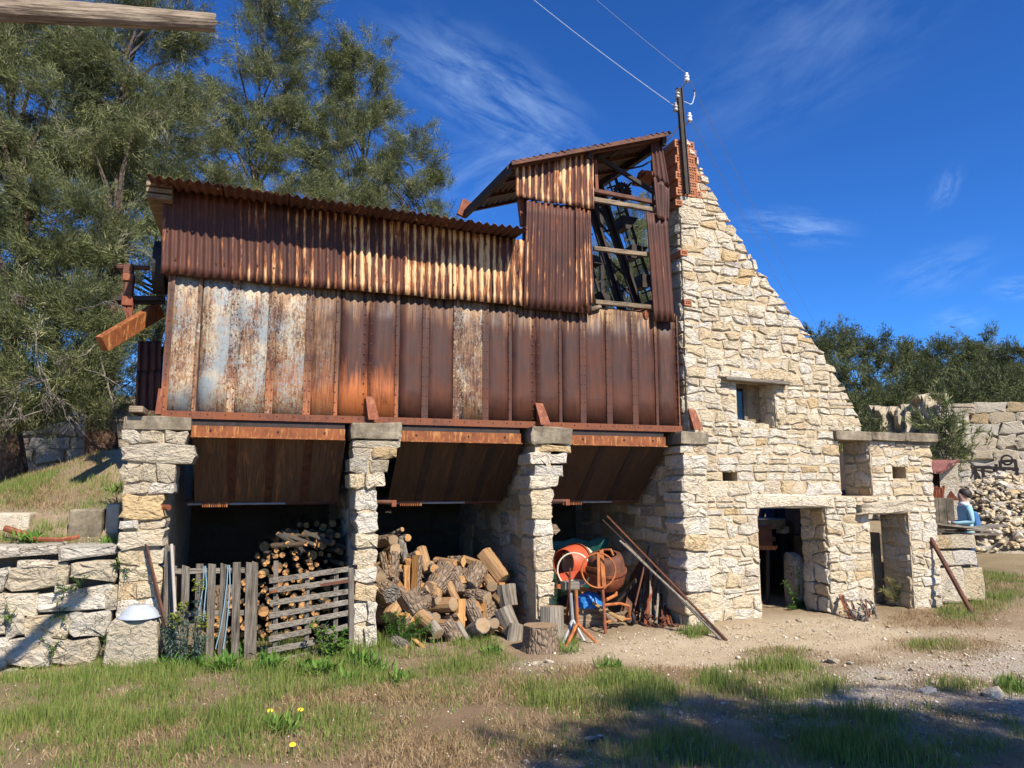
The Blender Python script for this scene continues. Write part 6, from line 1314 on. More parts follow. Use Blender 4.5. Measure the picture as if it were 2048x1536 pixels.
def tree(name, label, base, top, blobs, r0, per=88, ln=.092, wd=.0092, clump=.24, dens=9.0, mat='needle', bark_='bark_red', group='pines behind the ore bin', limbs=26, lean=0.0, dead=0):
    """blobs: (px, py, rx, ry, depth Y) ellipses of foliage as seen from the yard; top/base are points"""
    t = thing(name, label, 'tree', base, group); cents = []; outs = []
    for (px_, py_, rx, ry, yy) in blobs:
        c = P(px_, py_, yy) if yy > -50 else None; s_ = (c - CAM).length / F * .97; a = np.array([rx * s_, min(rx, ry) * s_ * 1.05, ry * s_]); k_ = int(max(6, dens * (a[0] * a[2] * 4) / (clump * clump) * .26))
        ns = max(5, int(9 + 5 * a[0] * a[2])); sd0 = nr.normal(size=(ns, 3)); sd0 /= np.linalg.norm(sd0, axis=1)[:, None]; sc_ = sd0 * (nr.uniform(.45, 1.02, ns))[:, None] * a
        w_ = nr.uniform(.4, 1.6, ns); pick = nr.choice(ns, k_, p=w_ / w_.sum()); d = sd0[pick]
        q_ = sc_[pick] + nr.normal(size=(k_, 3)) * a * np.array([.17, .17, .12]) + d * (nr.random(k_) ** 2 * .28)[:, None] * a + np.array([0, 0, .10]) * a[2] * nr.random((k_, 1))
        cents.append(np.array(c) + q_); outs.append(d * np.array([1, 1, .5]) + np.array([0, 0, .45]))
    cents = np.concatenate(cents); outs = np.concatenate(outs); rad = clump * nr.uniform(.6, 1.25, len(cents))
    V_, T_, v_ = needles(cents, rad, per, ln, wd, out=outs); npmesh('crown', V_, T_, M[mat], t, {'v': v_})
    mb = MB(); base = Vector(base); top = Vector(top); top_full = top; top = base.lerp(top, .72) + Vector((0, .35, 0)); tp = [base.lerp(top, i / 7) + Vector((math.sin(i * 1.3 + base.x) * .12, math.cos(i * 1.1) * .12, 0)) * (i > 0) for i in range(8)]
    mb.tube(tp, [r0 * (1.15 if i == 0 else max(.05, 1 - 1.15 * i / 7)) for i in range(8)], 9); mb.build('trunk', M[bark_], t, smooth=True)
    top = top_full; mb = MB(); sel = nr.choice(len(cents), min(limbs, len(cents)), replace=False)
    for i in sel:
        e = Vector(cents[i]); u = min(.95, max(.12, (e.z - base.z) / max(.5, (top.z - base.z)) - .10 - .12 * nr.random())); s_ = base.lerp(top, u); m_ = s_.lerp(e, .55) + Vector((nr.normal(0, .1), nr.normal(0, .1), .12 + nr.normal(0, .08))); mb.tube([s_, m_, e], [r0 * .32 * (1.05 - u), r0 * .2 * (1.05 - u) + .006, .006], 5)
    if len(sel): mb.build('limbs', M['limb'], t)
    return t
def top_at(px_, py_, yy): return P(px_, py_, yy)
def gz(x, y): return float(hg(x, y))
def base_at(px_, yy):
    x = P(px_, 900, yy).x; return Vector((x, yy, gz(x, yy) - .05))
tree('aleppo_pine', 'pine with thick reddish trunk at the left picture edge', base_at(42, 4.2), P(20, -260, 4.6), [(40, 110, 130, 120, 4.8), (130, 230, 120, 100, 4.2), (20, 300, 70, 80, 4.5), (60, 440, 110, 60, 4.0), (70, 600, 130, 55, 3.4), (40, 520, 90, 40, 4.4), (90, 780, 130, 60, 2.9), (30, 690, 80, 50, 3.6), (120, 20, 160, 80, 5.0), (30, 850, 70, 30, 2.9)], .17, dens=21)
tree('aleppo_pine', 'pine with ridged trunk just left of the bin end', base_at(206, 3.5), P(262, -200, 5.0), [(260, 130, 130, 120, 5.2), (300, 260, 110, 90, 4.6), (200, 330, 110, 70, 4.4), (190, 430, 130, 70, 3.8), (120, 500, 90, 40, 3.6), (230, 500, 70, 50, 3.6), (220, 640, 110, 45, 3.2), (170, 700, 90, 50, 3.0), (200, 800, 70, 45, 2.8), (120, 620, 110, 40, 3.2), (320, 50, 95, 80, 5.4)], .20, dens=15.8)
tree('aleppo_pine', 'tall twin-stemmed pine rising above the low shed roof', base_at(470, 8.2), P(540, -60, 8.6), [(555, 80, 80, 100, 8.6), (520, 190, 120, 70, 8.2), (592, 30, 55, 70, 8.8), (470, 300, 110, 60, 8.0), (600, 260, 90, 60, 8.4), (500, 370, 110, 40, 7.6), (400, 380, 80, 50, 8.0), (560, -20, 90, 50, 8.6)], .17, dens=14.7)
tree('aleppo_pine', 'rounded pine right of the tall twin-stemmed one', base_at(715, 8.8), P(732, 62, 8.9), [(735, 110, 48, 52, 8.9), (720, 190, 72, 60, 8.8), (690, 270, 85, 60, 8.6), (740, 240, 52, 60, 9.0), (640, 330, 90, 50, 8.4), (700, 360, 90, 45, 8.2), (660, 150, 45, 70, 8.9)], .14, dens=15.8)
tree('aleppo_pine', 'smaller pine at the right end of the row over the shed roof', base_at(830, 7.8), P(845, 245, 8.0), [(842, 285, 24, 44, 8.0), (830, 330, 52, 48, 7.9), (800, 380, 75, 44, 7.7), (850, 400, 48, 40, 7.8), (760, 330, 55, 40, 8.2), (720, 410, 100, 36, 7.4), (600, 400, 100, 34, 7.4), (880, 430, 24, 22, 7.6)], .12, dens=16.8)
tree('aleppo_pine', 'bushy pine seen through the open tower side', base_at(1270, 8.5), P(1262, 385, 8.6), [(1262, 430, 46, 46, 8.6), (1250, 520, 80, 60, 8.4), (1280, 590, 90, 60, 8.2), (1230, 610, 80, 60, 8.2), (1200, 420, 30, 40, 8.6), (1240, 700, 100, 50, 8.0)], .14, dens=17.9)
tree('aleppo_pine', 'dim pine filling the back of the wood at the left', base_at(300, 10.5), P(330, 120, 11), [(330, 300, 130, 110, 10.8), (150, 420, 160, 120, 10.6), (240, 560, 180, 100, 10.4), (60, 620, 160, 110, 10.4), (40, 200, 150, 140, 11), (420, 420, 130, 60, 10.4)], .17, dens=11, clump=.36, wd=.022)
tree('aleppo_pine', 'dim pine behind the dry stone wall at the far left', base_at(110, 8.0), P(100, 150, 8.6), [(120, 720, 170, 80, 8.0), (30, 780, 120, 60, 7.6), (240, 700, 100, 80, 8.2), (250, 820, 80, 50, 7.4), (120, 830, 160, 40, 7.6)], .15, dens=11.6)
# dead pale twigs hanging among the lower boughs
tw_ = thing('dead_branches', 'pale leafless dead branches among the lower pine boughs', 'branches', P(60, 800, 2.9)); rg = random.Random(41); mb = MB()
def twig(p, d, L, r, depth):
    e = p + d * L; m_ = p.lerp(e, .5) + Vector((rg.uniform(-.05, .05), rg.uniform(-.05, .05), rg.uniform(-.03, .05))); mb.tube([p, m_, e], [r, r * .8, r * .5], 4, caps=False)
    if depth:
        for _ in range(3): twig(p.lerp(e, rg.uniform(.35, 1)), (d + Vector((rg.uniform(-.8, .8), rg.uniform(-.5, .5), rg.uniform(-.7, .4)))).normalized(), L * rg.uniform(.45, .7), r * .55, depth - 1)
for (x0, y0, x1, y1) in ((72, 660, 80, 750), (80, 750, 130, 810), (200, 715, 225, 800), (150, 745, 60, 770), (40, 770, 20, 830), (170, 740, 235, 770), (90, 820, 30, 840), (210, 800, 240, 830), (60, 620, 20, 600), (150, 620, 220, 600), (190, 690, 140, 720)):
    a, b = P(x0, y0, 2.7), P(x1, y1, 2.5); twig(a, (b - a).normalized(), (b - a).length, .014, 3)
mb.build('branch_set', M['bark_grey'], tw_)['kind'] = 'stuff'
# pines on the hill and in the quarry
hills = [(1635, 655, 34, 44), (1672, 650, 40, 46), (1710, 665, 34, 48), (1752, 668, 38, 50), (1800, 690, 30, 50), (1812, 672, 22, 52), (1850, 690, 44, 54), (1905, 662, 62, 56), (1960, 668, 50, 58), (2000, 690, 36, 52), (2040, 690, 36, 52), (1690, 720, 50, 40), (1760, 730, 50, 40), (1830, 735, 52, 42), (1890, 735, 50, 42), (1950, 740, 50, 44), (2005, 745, 46, 42), (2055, 730, 44, 44), (1660, 760, 50, 38), (1720, 785, 46, 36), (1800, 775, 44, 38), (1930, 765, 40, 40), (1985, 770, 40, 40), (2040, 770, 40, 40), (1745, 830, 30, 34)]
for i, (px_, py_, rx, dd) in enumerate(hills):
    tp_ = Q(px_, py_, dd); bs_ = Q(px_, min(880, py_ + 130), dd); zb = gz(bs_.x, bs_.y); zb = min(zb, tp_.z - 2.5); c = tp_; yy = tp_.y
    H_ = int(70 if rx > 30 else 55); bl = [(px_, py_ + rx * .55, rx * .62, rx * .55, yy), (px_ - rx * .3, py_ + rx * 1.1, rx * .72, rx * .6, yy - .4), (px_ + rx * .35, py_ + rx * 1.2, rx * .7, rx * .6, yy + .4), (px_, py_ + rx * 1.8, rx * .8, rx * .55, yy)]
    lab = ['leftmost pine on the far hill just behind the gable slope', 'tall feathery pine on the far hill near the gable slope', 'pine on the far hill third from the gable slope', 'pale topped pine on the far hill skyline before the gap', 'low pine in the skyline gap of the far hill', 'small spiky pine top in the skyline gap', 'pine left of the broad umbrella crown on the hill', 'broad dark umbrella pine, highest on the far hill', 'right half crown beside the broad umbrella pine', 'pine right of the umbrella crown on the skyline', 'pine on the skyline at the right picture edge',
           'mid-slope pine below the feathery one', 'mid-slope pine left of the quarry bank', 'mid-slope pine above the quarry bank', 'mid-slope pine below the umbrella crown', 'mid-slope pine right under the umbrella crown', 'mid-slope pine with visible trunks on the right', 'mid-slope pine at the right picture edge', 'low pine against the gable slope', 'low pine over the yellow quarry bank', 'shrubby pine on the quarry bank rim', 'pine on the quarry rim left of the tall trunk', 'pine on the quarry rim with dark tall trunk', 'pine on the quarry rim at the right edge', 'small green pine clinging to the yellow bank'][i]
    tree('hill_pine', lab, (tp_.x, tp_.y, zb), Q(px_, py_ + 10, dd), bl, .14, per=52, ln=.22, wd=.042, clump=.5, dens=10, mat='needle_far', bark_='bark', group='pines on the far hill', limbs=8)
c = Q(1880, 930, 24); tree('quarry_pine', 'loose young pine in front of the quarry face', (c.x, c.y, gz(c.x, c.y)), Q(1885, 780, 24), [(1882, 812, 22, 34, c.y), (1880, 850, 44, 34, c.y), (1858, 890, 36, 34, c.y), (1910, 880, 42, 36, c.y), (1880, 920, 60, 26, c.y)], .07, per=34, ln=.2, wd=.032, clump=.26, dens=5.5, mat='needle', bark_='bark', group='young trees in the quarry', limbs=18)
c = Q(1700, 900, 20); tree('quarry_pine', 'young tree seen through the small square gable window', (c.x, c.y, gz(c.x, c.y)), Q(1700, 870, 20), [(1700, 900, 40, 30, c.y), (1735, 930, 40, 30, c.y)], .07, per=34, ln=.2, wd=.03, clump=.26, dens=6, mat='needle', bark_='bark', group='young trees in the quarry', limbs=12)
# pine behind the viewer whose shade falls across the yard's right foreground
bx_ = Vector((6.1, -12.6, 0)); t = thing('aleppo_pine', 'pine standing behind the viewer, shading the yard', 'tree', bx_); cs_ = []
for (dx, dy, dz, rx, rz) in ((-.9, .5, 7.6, 1.6, 1.2), (.5, .3, 7.4, 1.9, 1.4), (2.2, -.5, 7.4, 1.9, 1.3), (3.8, -1.1, 7.4, 1.8, 1.2), (.4, -1.0, 7.6, 1.8, 1.1), (2.4, -2.0, 7.0, 2.0, 1.1)):
    k_ = 260; d = nr.normal(size=(k_, 3)); d /= np.linalg.norm(d, axis=1)[:, None]; cs_.append(np.array(bx_) + np.array([dx, dy, dz]) + d * (nr.random(k_) ** .4)[:, None] * np.array([rx, rx, rz]))
cs_ = np.concatenate(cs_); V_, T_, v_ = needles(cs_, .34 * nr.uniform(.6, 1.2, len(cs_)), 60, .18, .036); npmesh('crown', V_, T_, M['needle'], t, {'v': v_}); MB().tube([bx_, bx_ + Vector((.2, 0, 4)), bx_ + Vector((.6, .2, 8))], [.24, .17, .05], 9).build('trunk', M['bark_red'], t)
# ------------------------------------------------------------------ people
def person(label, base, yaw, H, top_m, leg_m, pose='hold', hair=True):
    """one continuous skinned body; clothing set by region, hair as a child"""
    k_ = H / 1.75
    J = {'pel': (0, 0, .95), 'sp': (0, .0, 1.12), 'ch': (0, 0, 1.32), 'nk': (0, -.01, 1.48), 'hd0': (0, -.03, 1.56), 'hd': (0, -.035, 1.66), 'hd1': (0, -.03, 1.73)}
    for s, n in ((-1, 'L'), (1, 'R')):
        J['sh' + n] = (s * .17, 0, 1.42); J['hip' + n] = (s * .09, 0, .9); J['kn' + n] = (s * .10, -.03 + .05 * s, .50); J['an' + n] = (s * .10, .02 + .08 * s, .08); J['to' + n] = (s * .11, -.14 + .08 * s, .03)
        if pose == 'hold': J['el' + n] = (s * .22, .02, 1.14); J['wr' + n] = (s * .12, -.24, 1.12); J['ha' + n] = (s * .07, -.31, 1.13)
        else: J['el' + n] = (s * .23, .03, 1.14); J['wr' + n] = (s * .24, -.04, .9); J['ha' + n] = (s * .24, -.06, .80)
    names = list(J); ix = {n: i for i, n in enumerate(names)}
    E_ = [('pel', 'sp'), ('sp', 'ch'), ('ch', 'nk'), ('nk', 'hd0'), ('hd0', 'hd'), ('hd', 'hd1')]
    for n in 'LR': E_ += [('ch', 'sh' + n), ('sh' + n, 'el' + n), ('el' + n, 'wr' + n), ('wr' + n, 'ha' + n), ('pel', 'hip' + n), ('hip' + n, 'kn' + n), ('kn' + n, 'an' + n), ('an' + n, 'to' + n)]
    rad = {'pel': (.15, .12), 'sp': (.15, .11), 'ch': (.17, .125), 'nk': (.055, .055), 'hd0': (.07, .08), 'hd': (.082, .098), 'hd1': (.06, .07)}
    for n in 'LR': rad.update({'sh' + n: (.07, .07), 'el' + n: (.052, .052), 'wr' + n: (.035, .035), 'ha' + n: (.038, .03), 'hip' + n: (.095, .10), 'kn' + n: (.065, .065), 'an' + n: (.045, .05), 'to' + n: (.04, .03)})
    me = bpy.data.meshes.new('body'); me.from_pydata([tuple(c * k_ for c in J[n]) for n in names], [(ix[a], ix[b]) for a, b in E_], [])
    ob = bpy.data.objects.new('body_tmp', me); COL.objects.link(ob); sk = ob.modifiers.new('skin', 'SKIN'); ob.modifiers.new('sub', 'SUBSURF').levels = 2; ob.modifiers['sub'].render_levels = 2
    for i, n in enumerate(names): sv = me.skin_vertices[0].data[i]; sv.radius = tuple(r * k_ for r in rad[n]); sv.use_root = (n == 'pel')
    dg = bpy.context.evaluated_depsgraph_get(); ev = ob.evaluated_get(dg); m2_ = bpy.data.meshes.new_from_object(ev); bpy.data.objects.remove(ob)
    m2_.materials.clear()
    for m_ in (top_m, leg_m, 'skin', 'shoe'): m2_.materials.append(M[m_])
    for p_ in m2_.polygons:
        c = p_.center / k_; p_.use_smooth = True; p_.material_index = 3 if c.z < .09 else (1 if c.z < .92 and abs(c.x) < .21 and not (c.y < -.2) else (2 if c.z > 1.49 or (pose == 'hold' and c.y < -.27) or (pose != 'hold' and abs(c.x) > .19 and c.z < .88) else 0))
    t = thing('person', label, 'person', base); t.rotation_euler = (0, 0, yaw); o = bpy.data.objects.new('body', m2_); link(o, t); ORG[o.name] = Vector(base)
    if hair:
        mb = MB().lathe([(.098, -.03), (.108, 0), (.102, .05), (.072, .085), (.0005, .102)], Vector((0, .03, 1.69)) * k_, (0, .45, 1), 14); h_ = mobj('hair', [Vector(v) + Vector(base) for v in mb.v], mb.f, M['hair'], t, Vector(base), smooth=True)
        nz = MB().hexa([(-.014, -.135, 1.635), (.014, -.135, 1.635), (.014, -.1, 1.635), (-.014, -.1, 1.635)], [(-.008, -.12, 1.68), (.008, -.12, 1.68), (.008, -.1, 1.68), (-.008, -.1, 1.68)]); mobj('nose', [Vector(v) * k_ + Vector(base) for v in nz.v], nz.f, M['skin'], t, Vector(base))
        cr = MB().lathe([(.075, -.035), (.095, -.02), (.085, .02), (.07, .035)], Vector((0, -.01, 1.50)) * k_, (0, 0, 1), 14); mobj('collar', [Vector(v) + Vector(base) for v in cr.v], cr.f, M['white_shirt' if top_m == 'jacket' else top_m], t, Vector(base), smooth=True)
    return t
pb_ = Q(1940, 1145, 15.6); pb_.z = gz(pb_.x, pb_.y); pyaw = -YAW - R(32) + R(-62)
pr = person('person in a light blue jacket facing left beside the rubble heap', pb_, pyaw, 1.54, 'jacket', 'jeans')
bk = thing('backpack', 'blue backpack on the back of the person in the light blue jacket', 'backpack', pb_); bk.rotation_euler = (0, 0, pyaw)
mb = MB().hexa([(-.13, .10, .84), (.13, .10, .84), (.12, .23, .86), (-.12, .23, .86)], [(-.11, .09, 1.2), (.11, .09, 1.2), (.09, .19, 1.18), (-.09, .19, 1.18)]); o = mobj('pack', [Vector(v) + pb_ for v in mb.v], mb.f, M['bluebag'], bk, pb_); bevel(o, .04, 3)
for px_, dd, lab, tm, lm in ((1548, 13.5, 'person in dark trousers standing behind the left doorway, leftmost', 'jeans', 'navy'), (1575, 13.2, 'person in dark trousers behind the left doorway, right beside the first', 'navy', 'navy'), (1625, 14.2, 'person in white standing behind the left doorway at its right side', 'white_shirt', 'white_shirt')):
    b = Q(px_, 1000, dd); b.z = gz(b.x, b.y) - .01; person(lab, b, -YAW - R(20), 1.72, tm, lm, 'stand')

# ------------------------------------------------------------------ grass, straw and pebbles
def blades(n, dens, hgt, wdt, mat, name, label, cat, seed, lean=.45, vr=(0, 1), xr=(-4.2, 13), yr=(-5.6, 4.0), zadd=0.0):
    g = np.random.default_rng(seed); x = g.uniform(*xr, n); y = g.uniform(*yr, n); z = hg(x, y); px_, py_ = project(x, y, z); d = dens(px_, py_, x, y)
    ok = (g.random(n) < d) & (px_ > -80) & (px_ < 2130) & (py_ < 1620)
    ok &= ~((x > -1.25) & (x < 5.2) & (y > .3)) & ~((x > -1.3) & (x < -.85) & (y > -.22)) & ~((x > 5.1) & (x < 9.2) & (y > -.02)); x, y, z = x[ok], y[ok], z[ok]; dd = d[ok]; m = len(x)
    a = g.uniform(0, 6.283, m); h_ = hgt * g.uniform(.35, 1.25, m) * (.45 + .75 * np.clip(dd, 0, 1)); l_ = lean * g.random(m) * h_; w_ = wdt * g.uniform(.6, 1.3, m); b = g.uniform(0, 6.283, m)
    V_ = np.empty((m, 5, 3)); sx, sy = np.cos(b) * w_ / 2, np.sin(b) * w_ / 2; dx, dy = np.cos(a) * l_, np.sin(a) * l_; B_ = np.stack([x, y, z - .008], -1)
    S_ = np.stack([sx, sy, 0 * sx], -1); M_ = np.stack([dx * .35, dy * .35, h_ * .55], -1); T_ = np.stack([dx, dy, h_ * (1 - .3 * (l_ / (h_ + 1e-6)) ** 2)], -1)
    V_[:, 0] = B_ - S_; V_[:, 1] = B_ + S_; V_[:, 2] = B_ + M_ + S_ * .75; V_[:, 3] = B_ + M_ - S_ * .75; V_[:, 4] = B_ + T_
    i0 = np.arange(m)[:, None] * 5; F_ = np.concatenate([i0 + np.array([0, 1, 2]), i0 + np.array([0, 2, 3]), i0 + np.array([3, 2, 4])], 0)
    pv = .5 + .5 * vnoise(x, y, 2.3, seed); v = np.clip(vr[0] + (vr[1] - vr[0]) * (g.beta(2, 2.2, m) * .75 + .25 * pv), 0, 1)
    o = npmesh(name, V_.reshape(-1, 3), F_, M[mat], None, {'v': np.repeat(v, 5)}); tag(o, label, cat, kind='stuff'); return m
cl = lambda x, y, s=0: np.clip(.62 + .75 * vnoise(x, y, 3.1, 1 + s) + .35 * vnoise(x, y, 9.0, 4 + s), 0, 1.2)
ng = blades(900000, lambda a, b, x, y: np.clip(ell(a, b, GRASS), 0, 1) * cl(x, y) * .78, .12, .0056, 'grass', 'grass', 'short green spring grass patches across the yard', 'grass', 3, vr=(0.06, .8))
ng += blades(900000, lambda a, b, x, y: np.clip(ell(a, b, DRY) * .8 + ell(a, b, GRASS) * .32 + .06, 0, 1) * cl(x, y, 5) * .7, .085, .0052, 'dry', 'dry_grass', 'dry straw-coloured grass between the green patches', 'grass', 8, lean=1.5)
EDGE = [(420, 1300, 170, 26, 1.0), (560, 1320, 70, 22, 1.0), (700, 1310, 60, 26, .9), (750, 1330, 60, 24, .8), (1190, 1400, 170, 30, .55), (300, 1370, 300, 40, .22), (830, 1300, 70, 30, .7), (140, 960, 120, 40, .25), (1380, 1262, 30, 12, .8), (2030, 1380, 30, 18, .8), (1650, 1480, 300, 40, .2)]
ng += blades(90000, lambda a, b, x, y: np.clip(ell(a, b, EDGE), 0, 1) * cl(x, y, 9) * .5, .25, .0085, 'grass', 'tall_grass', 'taller green grass tufts along the fence and walls', 'grass', 12, lean=.8, vr=(0, .6))
ng += blades(26000, lambda a, b, x, y: np.clip(ell(a, b, GRASS), 0, 1) * .14, .30, .003, 'dry', 'dry_stalks', 'thin dry upright stalks standing in the grass', 'grass', 14, lean=.5)
g = np.random.default_rng(2); n = 90000; x = g.uniform(-3, 11, n); y = g.uniform(-5.2, .5, n); z = hg(x, y); px_, py_ = project(x, y, z); d = np.clip(ell(px_, py_, GRAV) * .8 + ell(px_, py_, SAND) * .45 + .07, 0, 1)
ok = (g.random(n) < d) & ~((x > -1.3) & (x < 9.1) & (y > -.22)); x, y, z = x[ok], y[ok], z[ok]; m = len(x); s = .0045 + .009 * g.random(m) ** 3 + (g.random(m) < .012) * .016
oct_ = np.array([[1, 0, 0], [-1, 0, 0], [0, 1, 0], [0, -1, 0], [0, 0, 1], [0, 0, -1]], float); of = np.array([[0, 2, 4], [2, 1, 4], [1, 3, 4], [3, 0, 4], [2, 0, 5], [1, 2, 5], [3, 1, 5], [0, 3, 5]])
V_ = oct_[None] * g.uniform(.6, 1.35, (m, 6, 1)) * s[:, None, None] * np.array([1.2, 1.0, .65]); th = g.uniform(0, 6.28, m); cx_, sx_ = np.cos(th)[:, None], np.sin(th)[:, None]; V_ = np.stack([V_[..., 0] * cx_ - V_[..., 1] * sx_, V_[..., 0] * sx_ + V_[..., 1] * cx_, V_[..., 2]], -1) + np.stack([x, y, z + s * .25], -1)[:, None]
o = npmesh('pebbles', V_.reshape(-1, 3), (np.arange(m)[:, None, None] * 6 + of[None]).reshape(-1, 3), M['pebble'], None, {'v': np.repeat(g.random(m), 6)}); tag(o, 'scattered pale gravel pebbles on the yard', 'gravel', kind='stuff')
# larger loose stones
rg = random.Random(61)
for i, (px_, py_, s_) in enumerate(((1668, 1326, .06), (1700, 1330, .04), (1770, 1362, .05), (1825, 1345, .035), (1985, 1394, .10), (1630, 1262, .04), (1600, 1242, .05), (1855, 1385, .06), (1870, 1372, .05), (1200, 1402, .035), (1070, 1330, .05), (1100, 1326, .04), (1180, 1475, .035), (1380, 1485, .04), (20, 1345, .05), (60, 1352, .04), (490, 1315, .06), (460, 1318, .05), (1940, 1330, .03), (1560, 1470, .03))):
    p = G(px_, py_); o = bpy.data.objects.new('loose_stone', rk_lib[i % 14]); link(o); o.location = (p.x, p.y, gz(p.x, p.y) + s_ * .25); o.scale = (s_ * 1.5, s_, s_ * .8); o.rotation_euler = (rg.uniform(-.2, .2), rg.uniform(-.2, .2), rg.uniform(0, 6)); tag(o, 'loose pale stone lying on the yard ground', 'stone', 'loose stones on the yard')

# ------------------------------------------------------------------ single plants
def leaf_plant(name, label, pos, n, L, W, mat, cat='plant', group=None, spread=1.0, up=.6, seed=0, stems=None, vr=(0, 1)):
    """rosette or bush of real leaves: each leaf a folded 4-face blade"""
    g = np.random.default_rng(seed + 100); pos = Vector(pos); t = thing(name, label, cat, pos, group)
    if stems is None: org_ = np.tile(np.array(pos), (n, 1)) + g.normal(0, .055, (n, 3)) * np.array([1, 1, .12])
    else: org_ = stems[g.integers(0, len(stems), n)]
    a = g.uniform(0, 6.283, n); el_ = np.clip(g.normal(up, .45, n), -.3, 1.5); d = np.stack([np.cos(a) * np.cos(el_) * spread, np.sin(a) * np.cos(el_) * spread, np.sin(el_)], -1); d /= np.linalg.norm(d, axis=1)[:, None]
    sd_ = np.stack([-np.sin(a), np.cos(a), 0 * a], -1); up_ = np.cross(d, sd_); l_ = (L * g.uniform(.5, 1.2, n))[:, None]; w_ = (W * g.uniform(.7, 1.2, n))[:, None]; V_ = np.empty((n, 6, 3)); dn = np.array([0, 0, -1.0])
    V_[:, 0] = org_; V_[:, 1] = org_ + d * l_ * .5 + sd_ * w_ / 2 + dn * l_ * .02; V_[:, 2] = org_ + d * l_ * .5 - up_ * w_ * .12; V_[:, 3] = org_ + d * l_ * .5 - sd_ * w_ / 2 + dn * l_ * .02; V_[:, 4] = org_ + d * l_ + dn * l_ * .18; V_[:, 5] = org_ + d * l_ * .02
    F_ = np.concatenate([np.arange(n)[:, None] * 6 + np.array(f) for f in ((0, 1, 2), (0, 2, 3), (1, 4, 2), (2, 4, 3))], 0); npmesh('leaves', V_.reshape(-1, 3), F_, M[mat], t, {'v': np.repeat(vr[0] + (vr[1] - vr[0]) * g.random(n), 6)}); return t
def stem_pts(pos, tips, n): 
    out = []
    for e in tips:
        for i in range(n): u = (i + 1) / n; out.append(np.array(Vector(pos).lerp(Vector(e), u)))
    return np.array(out)
def bush(name, label, pos, tips, nl, L, W, mat, group, seed, stem_m='bark_grey', up=.5, r=.006, vr=(0, 1)):
    t = leaf_plant(name, label, pos, nl, L, W, mat, 'plant', group, 1.0, up, seed, stem_pts(pos, tips, 9)[2:], vr); mb = MB()
    for e in tips: mb.tube([Vector(pos), Vector(pos).lerp(Vector(e), .5) + Vector((.01, 0, .02)), Vector(e)], [r, r * .8, r * .4], 5)
    mb.build('stems', M[stem_m], t); return t
for i, (px_, py_, tops_, lab) in enumerate(((368, 1298, ((365, 1215), (352, 1240), (378, 1246), (340, 1262)), 'spurge with yellow-green head, leftmost at the fence'), (392, 1298, ((397, 1170), (404, 1240), (385, 1255), (412, 1275)), 'tallest blue-green spurge with yellow-green heads at the fence'), (345, 1290, ((338, 1235), (330, 1258), (350, 1250)), 'low blue-green spurge between the rods and pickets'))):
    p = Vector((P(px_, py_, -.52).x, -.52, 0)); tips = [P(a, b, p.y + rg.uniform(-.08, .05)) for a, b in tops_]; t = bush('spurge_plant', lab, p, tips, 900, .065, .008, 'euph', 'spurge plants along the fence', 300 + i, 'bark_grey', .35)
    for e in tips[:2] if i < 2 else []:
        st2 = np.array([np.array(e) + np.array((rg.uniform(-.05, .05), rg.uniform(-.05, .05), rg.uniform(-.06, .05))) for _ in range(26)]); t2 = leaf_plant('tmp', 'x', p, 240, .022, .02, 'euph_fl', 'plant', None, 1, .6, 330 + i, st2); ch = t2.children[0]; ch.name = 'flower_head'; ch.parent = t; bpy.data.objects.remove(t2)
for i, (px_, py_, n, L, W, lab) in enumerate(((480, 1312, 150, .2, .03, 'leafy green weed clump under the middle pickets'), (420, 1300, 120, .22, .025, 'grassy weed clump under the left pickets'), (615, 1345, 120, .16, .03, 'broad-leaved weed in front of the gate'), (720, 1330, 130, .22, .02, 'tufted weed at the foot of the narrow pier'), (800, 1366, 90, .2, .012, 'grassy tuft right of the narrow pier'), (1218, 1336, 70, .10, .035, 'small leafy rosette on the bare ground'), (60, 1075, 90, .13, .03, 'leafy weed on the terrace coping at the left'), (225, 1085, 60, .14, .015, 'spiky green tuft on the terrace beside the pier'), (690, 1365, 60, .13, .03, 'weed rosette in the grass before the pier'), (1385, 1268, 90, .11, .012, 'grass tuft at the broad pier foot'), (2032, 1378, 140, .16, .014, 'dark green bushy tuft at the right edge'), (560, 1465, 90, .15, .02, 'broad grass tuft in the left foreground'), (230, 985, 70, .22, .014, 'spiky plant at the pier edge on the terrace'), (392, 1332, 110, .2, .02, 'grassy clump before the left pickets'), (455, 1338, 130, .2, .03, 'lush weed clump before the tied pickets'), (535, 1340, 130, .2, .03, 'lush weed clump where fence and gate meet'), (650, 1352, 120, .17, .032, 'broad green weed below the gate bush'), (748, 1345, 120, .24, .016, 'tall grass clump right of the pier foot'), (345, 1340, 90, .2, .012, 'grass clump at the basin block corner'), (985, 1305, 80, .15, .02, 'small weed left of the orange topped stump'), (1140, 1305, 70, .13, .01, 'grass tuft right of the chopping stump'))):
    yy = .35 if py_ < 1100 and px_ < 100 else None; p = G(px_, py_) if py_ > 1100 else (P(px_, py_, .2) if px_ != 230 else P(px_, py_, .9)); p.z = gz(p.x, p.y) if py_ > 1100 else max(gz(p.x, p.y), p.z - .02)
    leaf_plant('weed_clump', lab, p, n, L, W, 'weed', 'plant', 'weeds around the yard', 1.0, .7, i * 7)
p = Vector((P(660, 1300, -.62).x, -.62, 0)); bush('nettle_bush', 'bright green leafy bush growing through the gate slats', p, [P(a, b, p.y + rg.uniform(-.1, .15)) for a, b in ((630, 1240), (650, 1250), (668, 1255), (690, 1262), (640, 1275), (700, 1285), (680, 1280), (622, 1252))], 420, .06, .034, 'weed', None, 400)
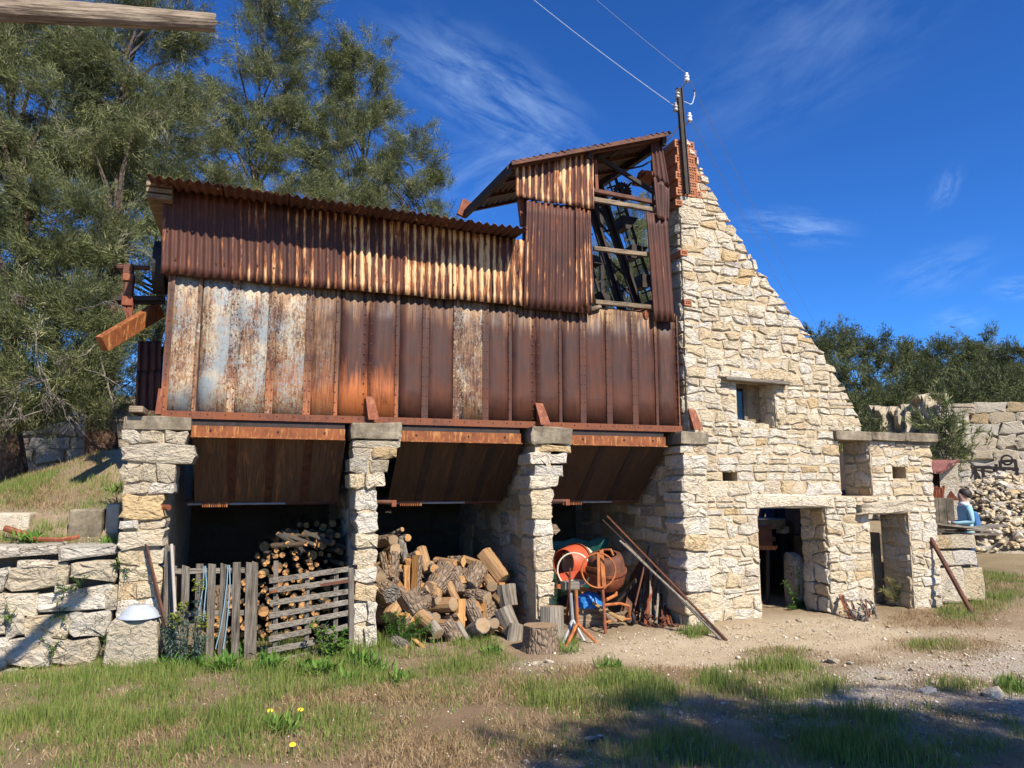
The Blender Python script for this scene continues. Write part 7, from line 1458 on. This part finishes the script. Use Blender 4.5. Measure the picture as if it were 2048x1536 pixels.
p = G(800, 1290); bush('fennel_bush', 'feathery dark green bush at the left foot of the log pile', p, [P(a, b, p.y + rg.uniform(-.1, .1)) for a, b in ((770, 1235), (790, 1228), (810, 1230), (840, 1238), (780, 1255), (860, 1255), (825, 1250))], 2600, .07, .006, 'weed', None, 401, vr=(0, .45))
p = P(1600, 1235, .55); p.z = 0; bush('doorway_bush', 'green leafy bush growing in the left doorway', p, [P(a, b, .5 + rg.uniform(-.1, .2)) for a, b in ((1598, 1140), (1570, 1165), (1610, 1175), (1625, 1200), (1585, 1190), (1600, 1205), (1615, 1160), (1580, 1215))], 700, .075, .02, 'weed', None, 402, vr=(0, .5))
p = P(1800, 1200, .3); p.z = 0; bush('doorway_bush', 'dry grassy bush in the narrow doorway', p, [P(a, b, .2 + rg.uniform(-.1, .2)) for a, b in ((1780, 1160), (1800, 1175), (1830, 1180), (1765, 1180), (1845, 1190))], 900, .12, .006, 'grass', None, 403, vr=(.2, 1))
for i, (px_, py_) in enumerate(((120, 1225), (105, 1300), (20, 1235), (160, 1170), (130, 1180), (240, 1140), (210, 1290))):
    p = P(px_, py_, -.16); bush('wall_weed', 'small green weed rooted in a joint of the retaining wall', p, [p + Vector((rg.uniform(-.1, .1), -rg.uniform(.02, .1), rg.uniform(-.1, .14))) for _ in range(6)], 130, .035, .014, 'weed', 'weeds in the retaining wall joints', 420 + i, r=.003)
for i, (px_, py_) in enumerate(((540, 1422), (601, 1420), (193, 905), (40, 1018), (585, 1490))):
    if py_ > 1100: b = G(px_ + 1, py_ + 22); e = P(px_, py_, b.y)
    else: b = P(px_, py_ + 16, 2.0 if py_ < 950 else 1.2); e = P(px_, py_, b.y); b.z = gz(b.x, b.y)
    t = thing('dandelion', ['yellow dandelion flower at the left of the foreground pair', 'yellow dandelion flower at the right of the foreground pair', 'yellow flower on the mound before the ridged pine trunk', 'yellow flower low on the mound at the left edge', 'small yellow flower in the left foreground grass'][i], 'flower', b, 'yellow flowers in the grass'); MB().tube([b, e], .003, 5).build('stalk', M['weed'], t)
    MB().lathe([(.0005, -.012), (.012, -.004), (.021, .004), (.012, .010), (.0005, .012)], e, (0, -.4, 1), 10).build('flower_head', M['dandelion'], t)
t = thing('rust_strip', 'curved strip of rusty iron lying on the terrace coping', 'iron strip', P(110, 1083, .12)); MB().tube([P(60, 1080, .15) + Z * .02, P(85, 1083, .1) + Z * .02, P(120, 1084, .08) + Z * .02, P(158, 1078, .12) + Z * .02], .022, 6).build('strip', M['rust_red'], t)
t = thing('rust_pipe', 'rusty pipe end among weeds on the terrace at the left', 'pipe', P(30, 1060, .3)); MB().tube([P(10, 1056, .35), P(58, 1072, .3)], .03, 8).build('pipe_end', M['rust_red'], t)
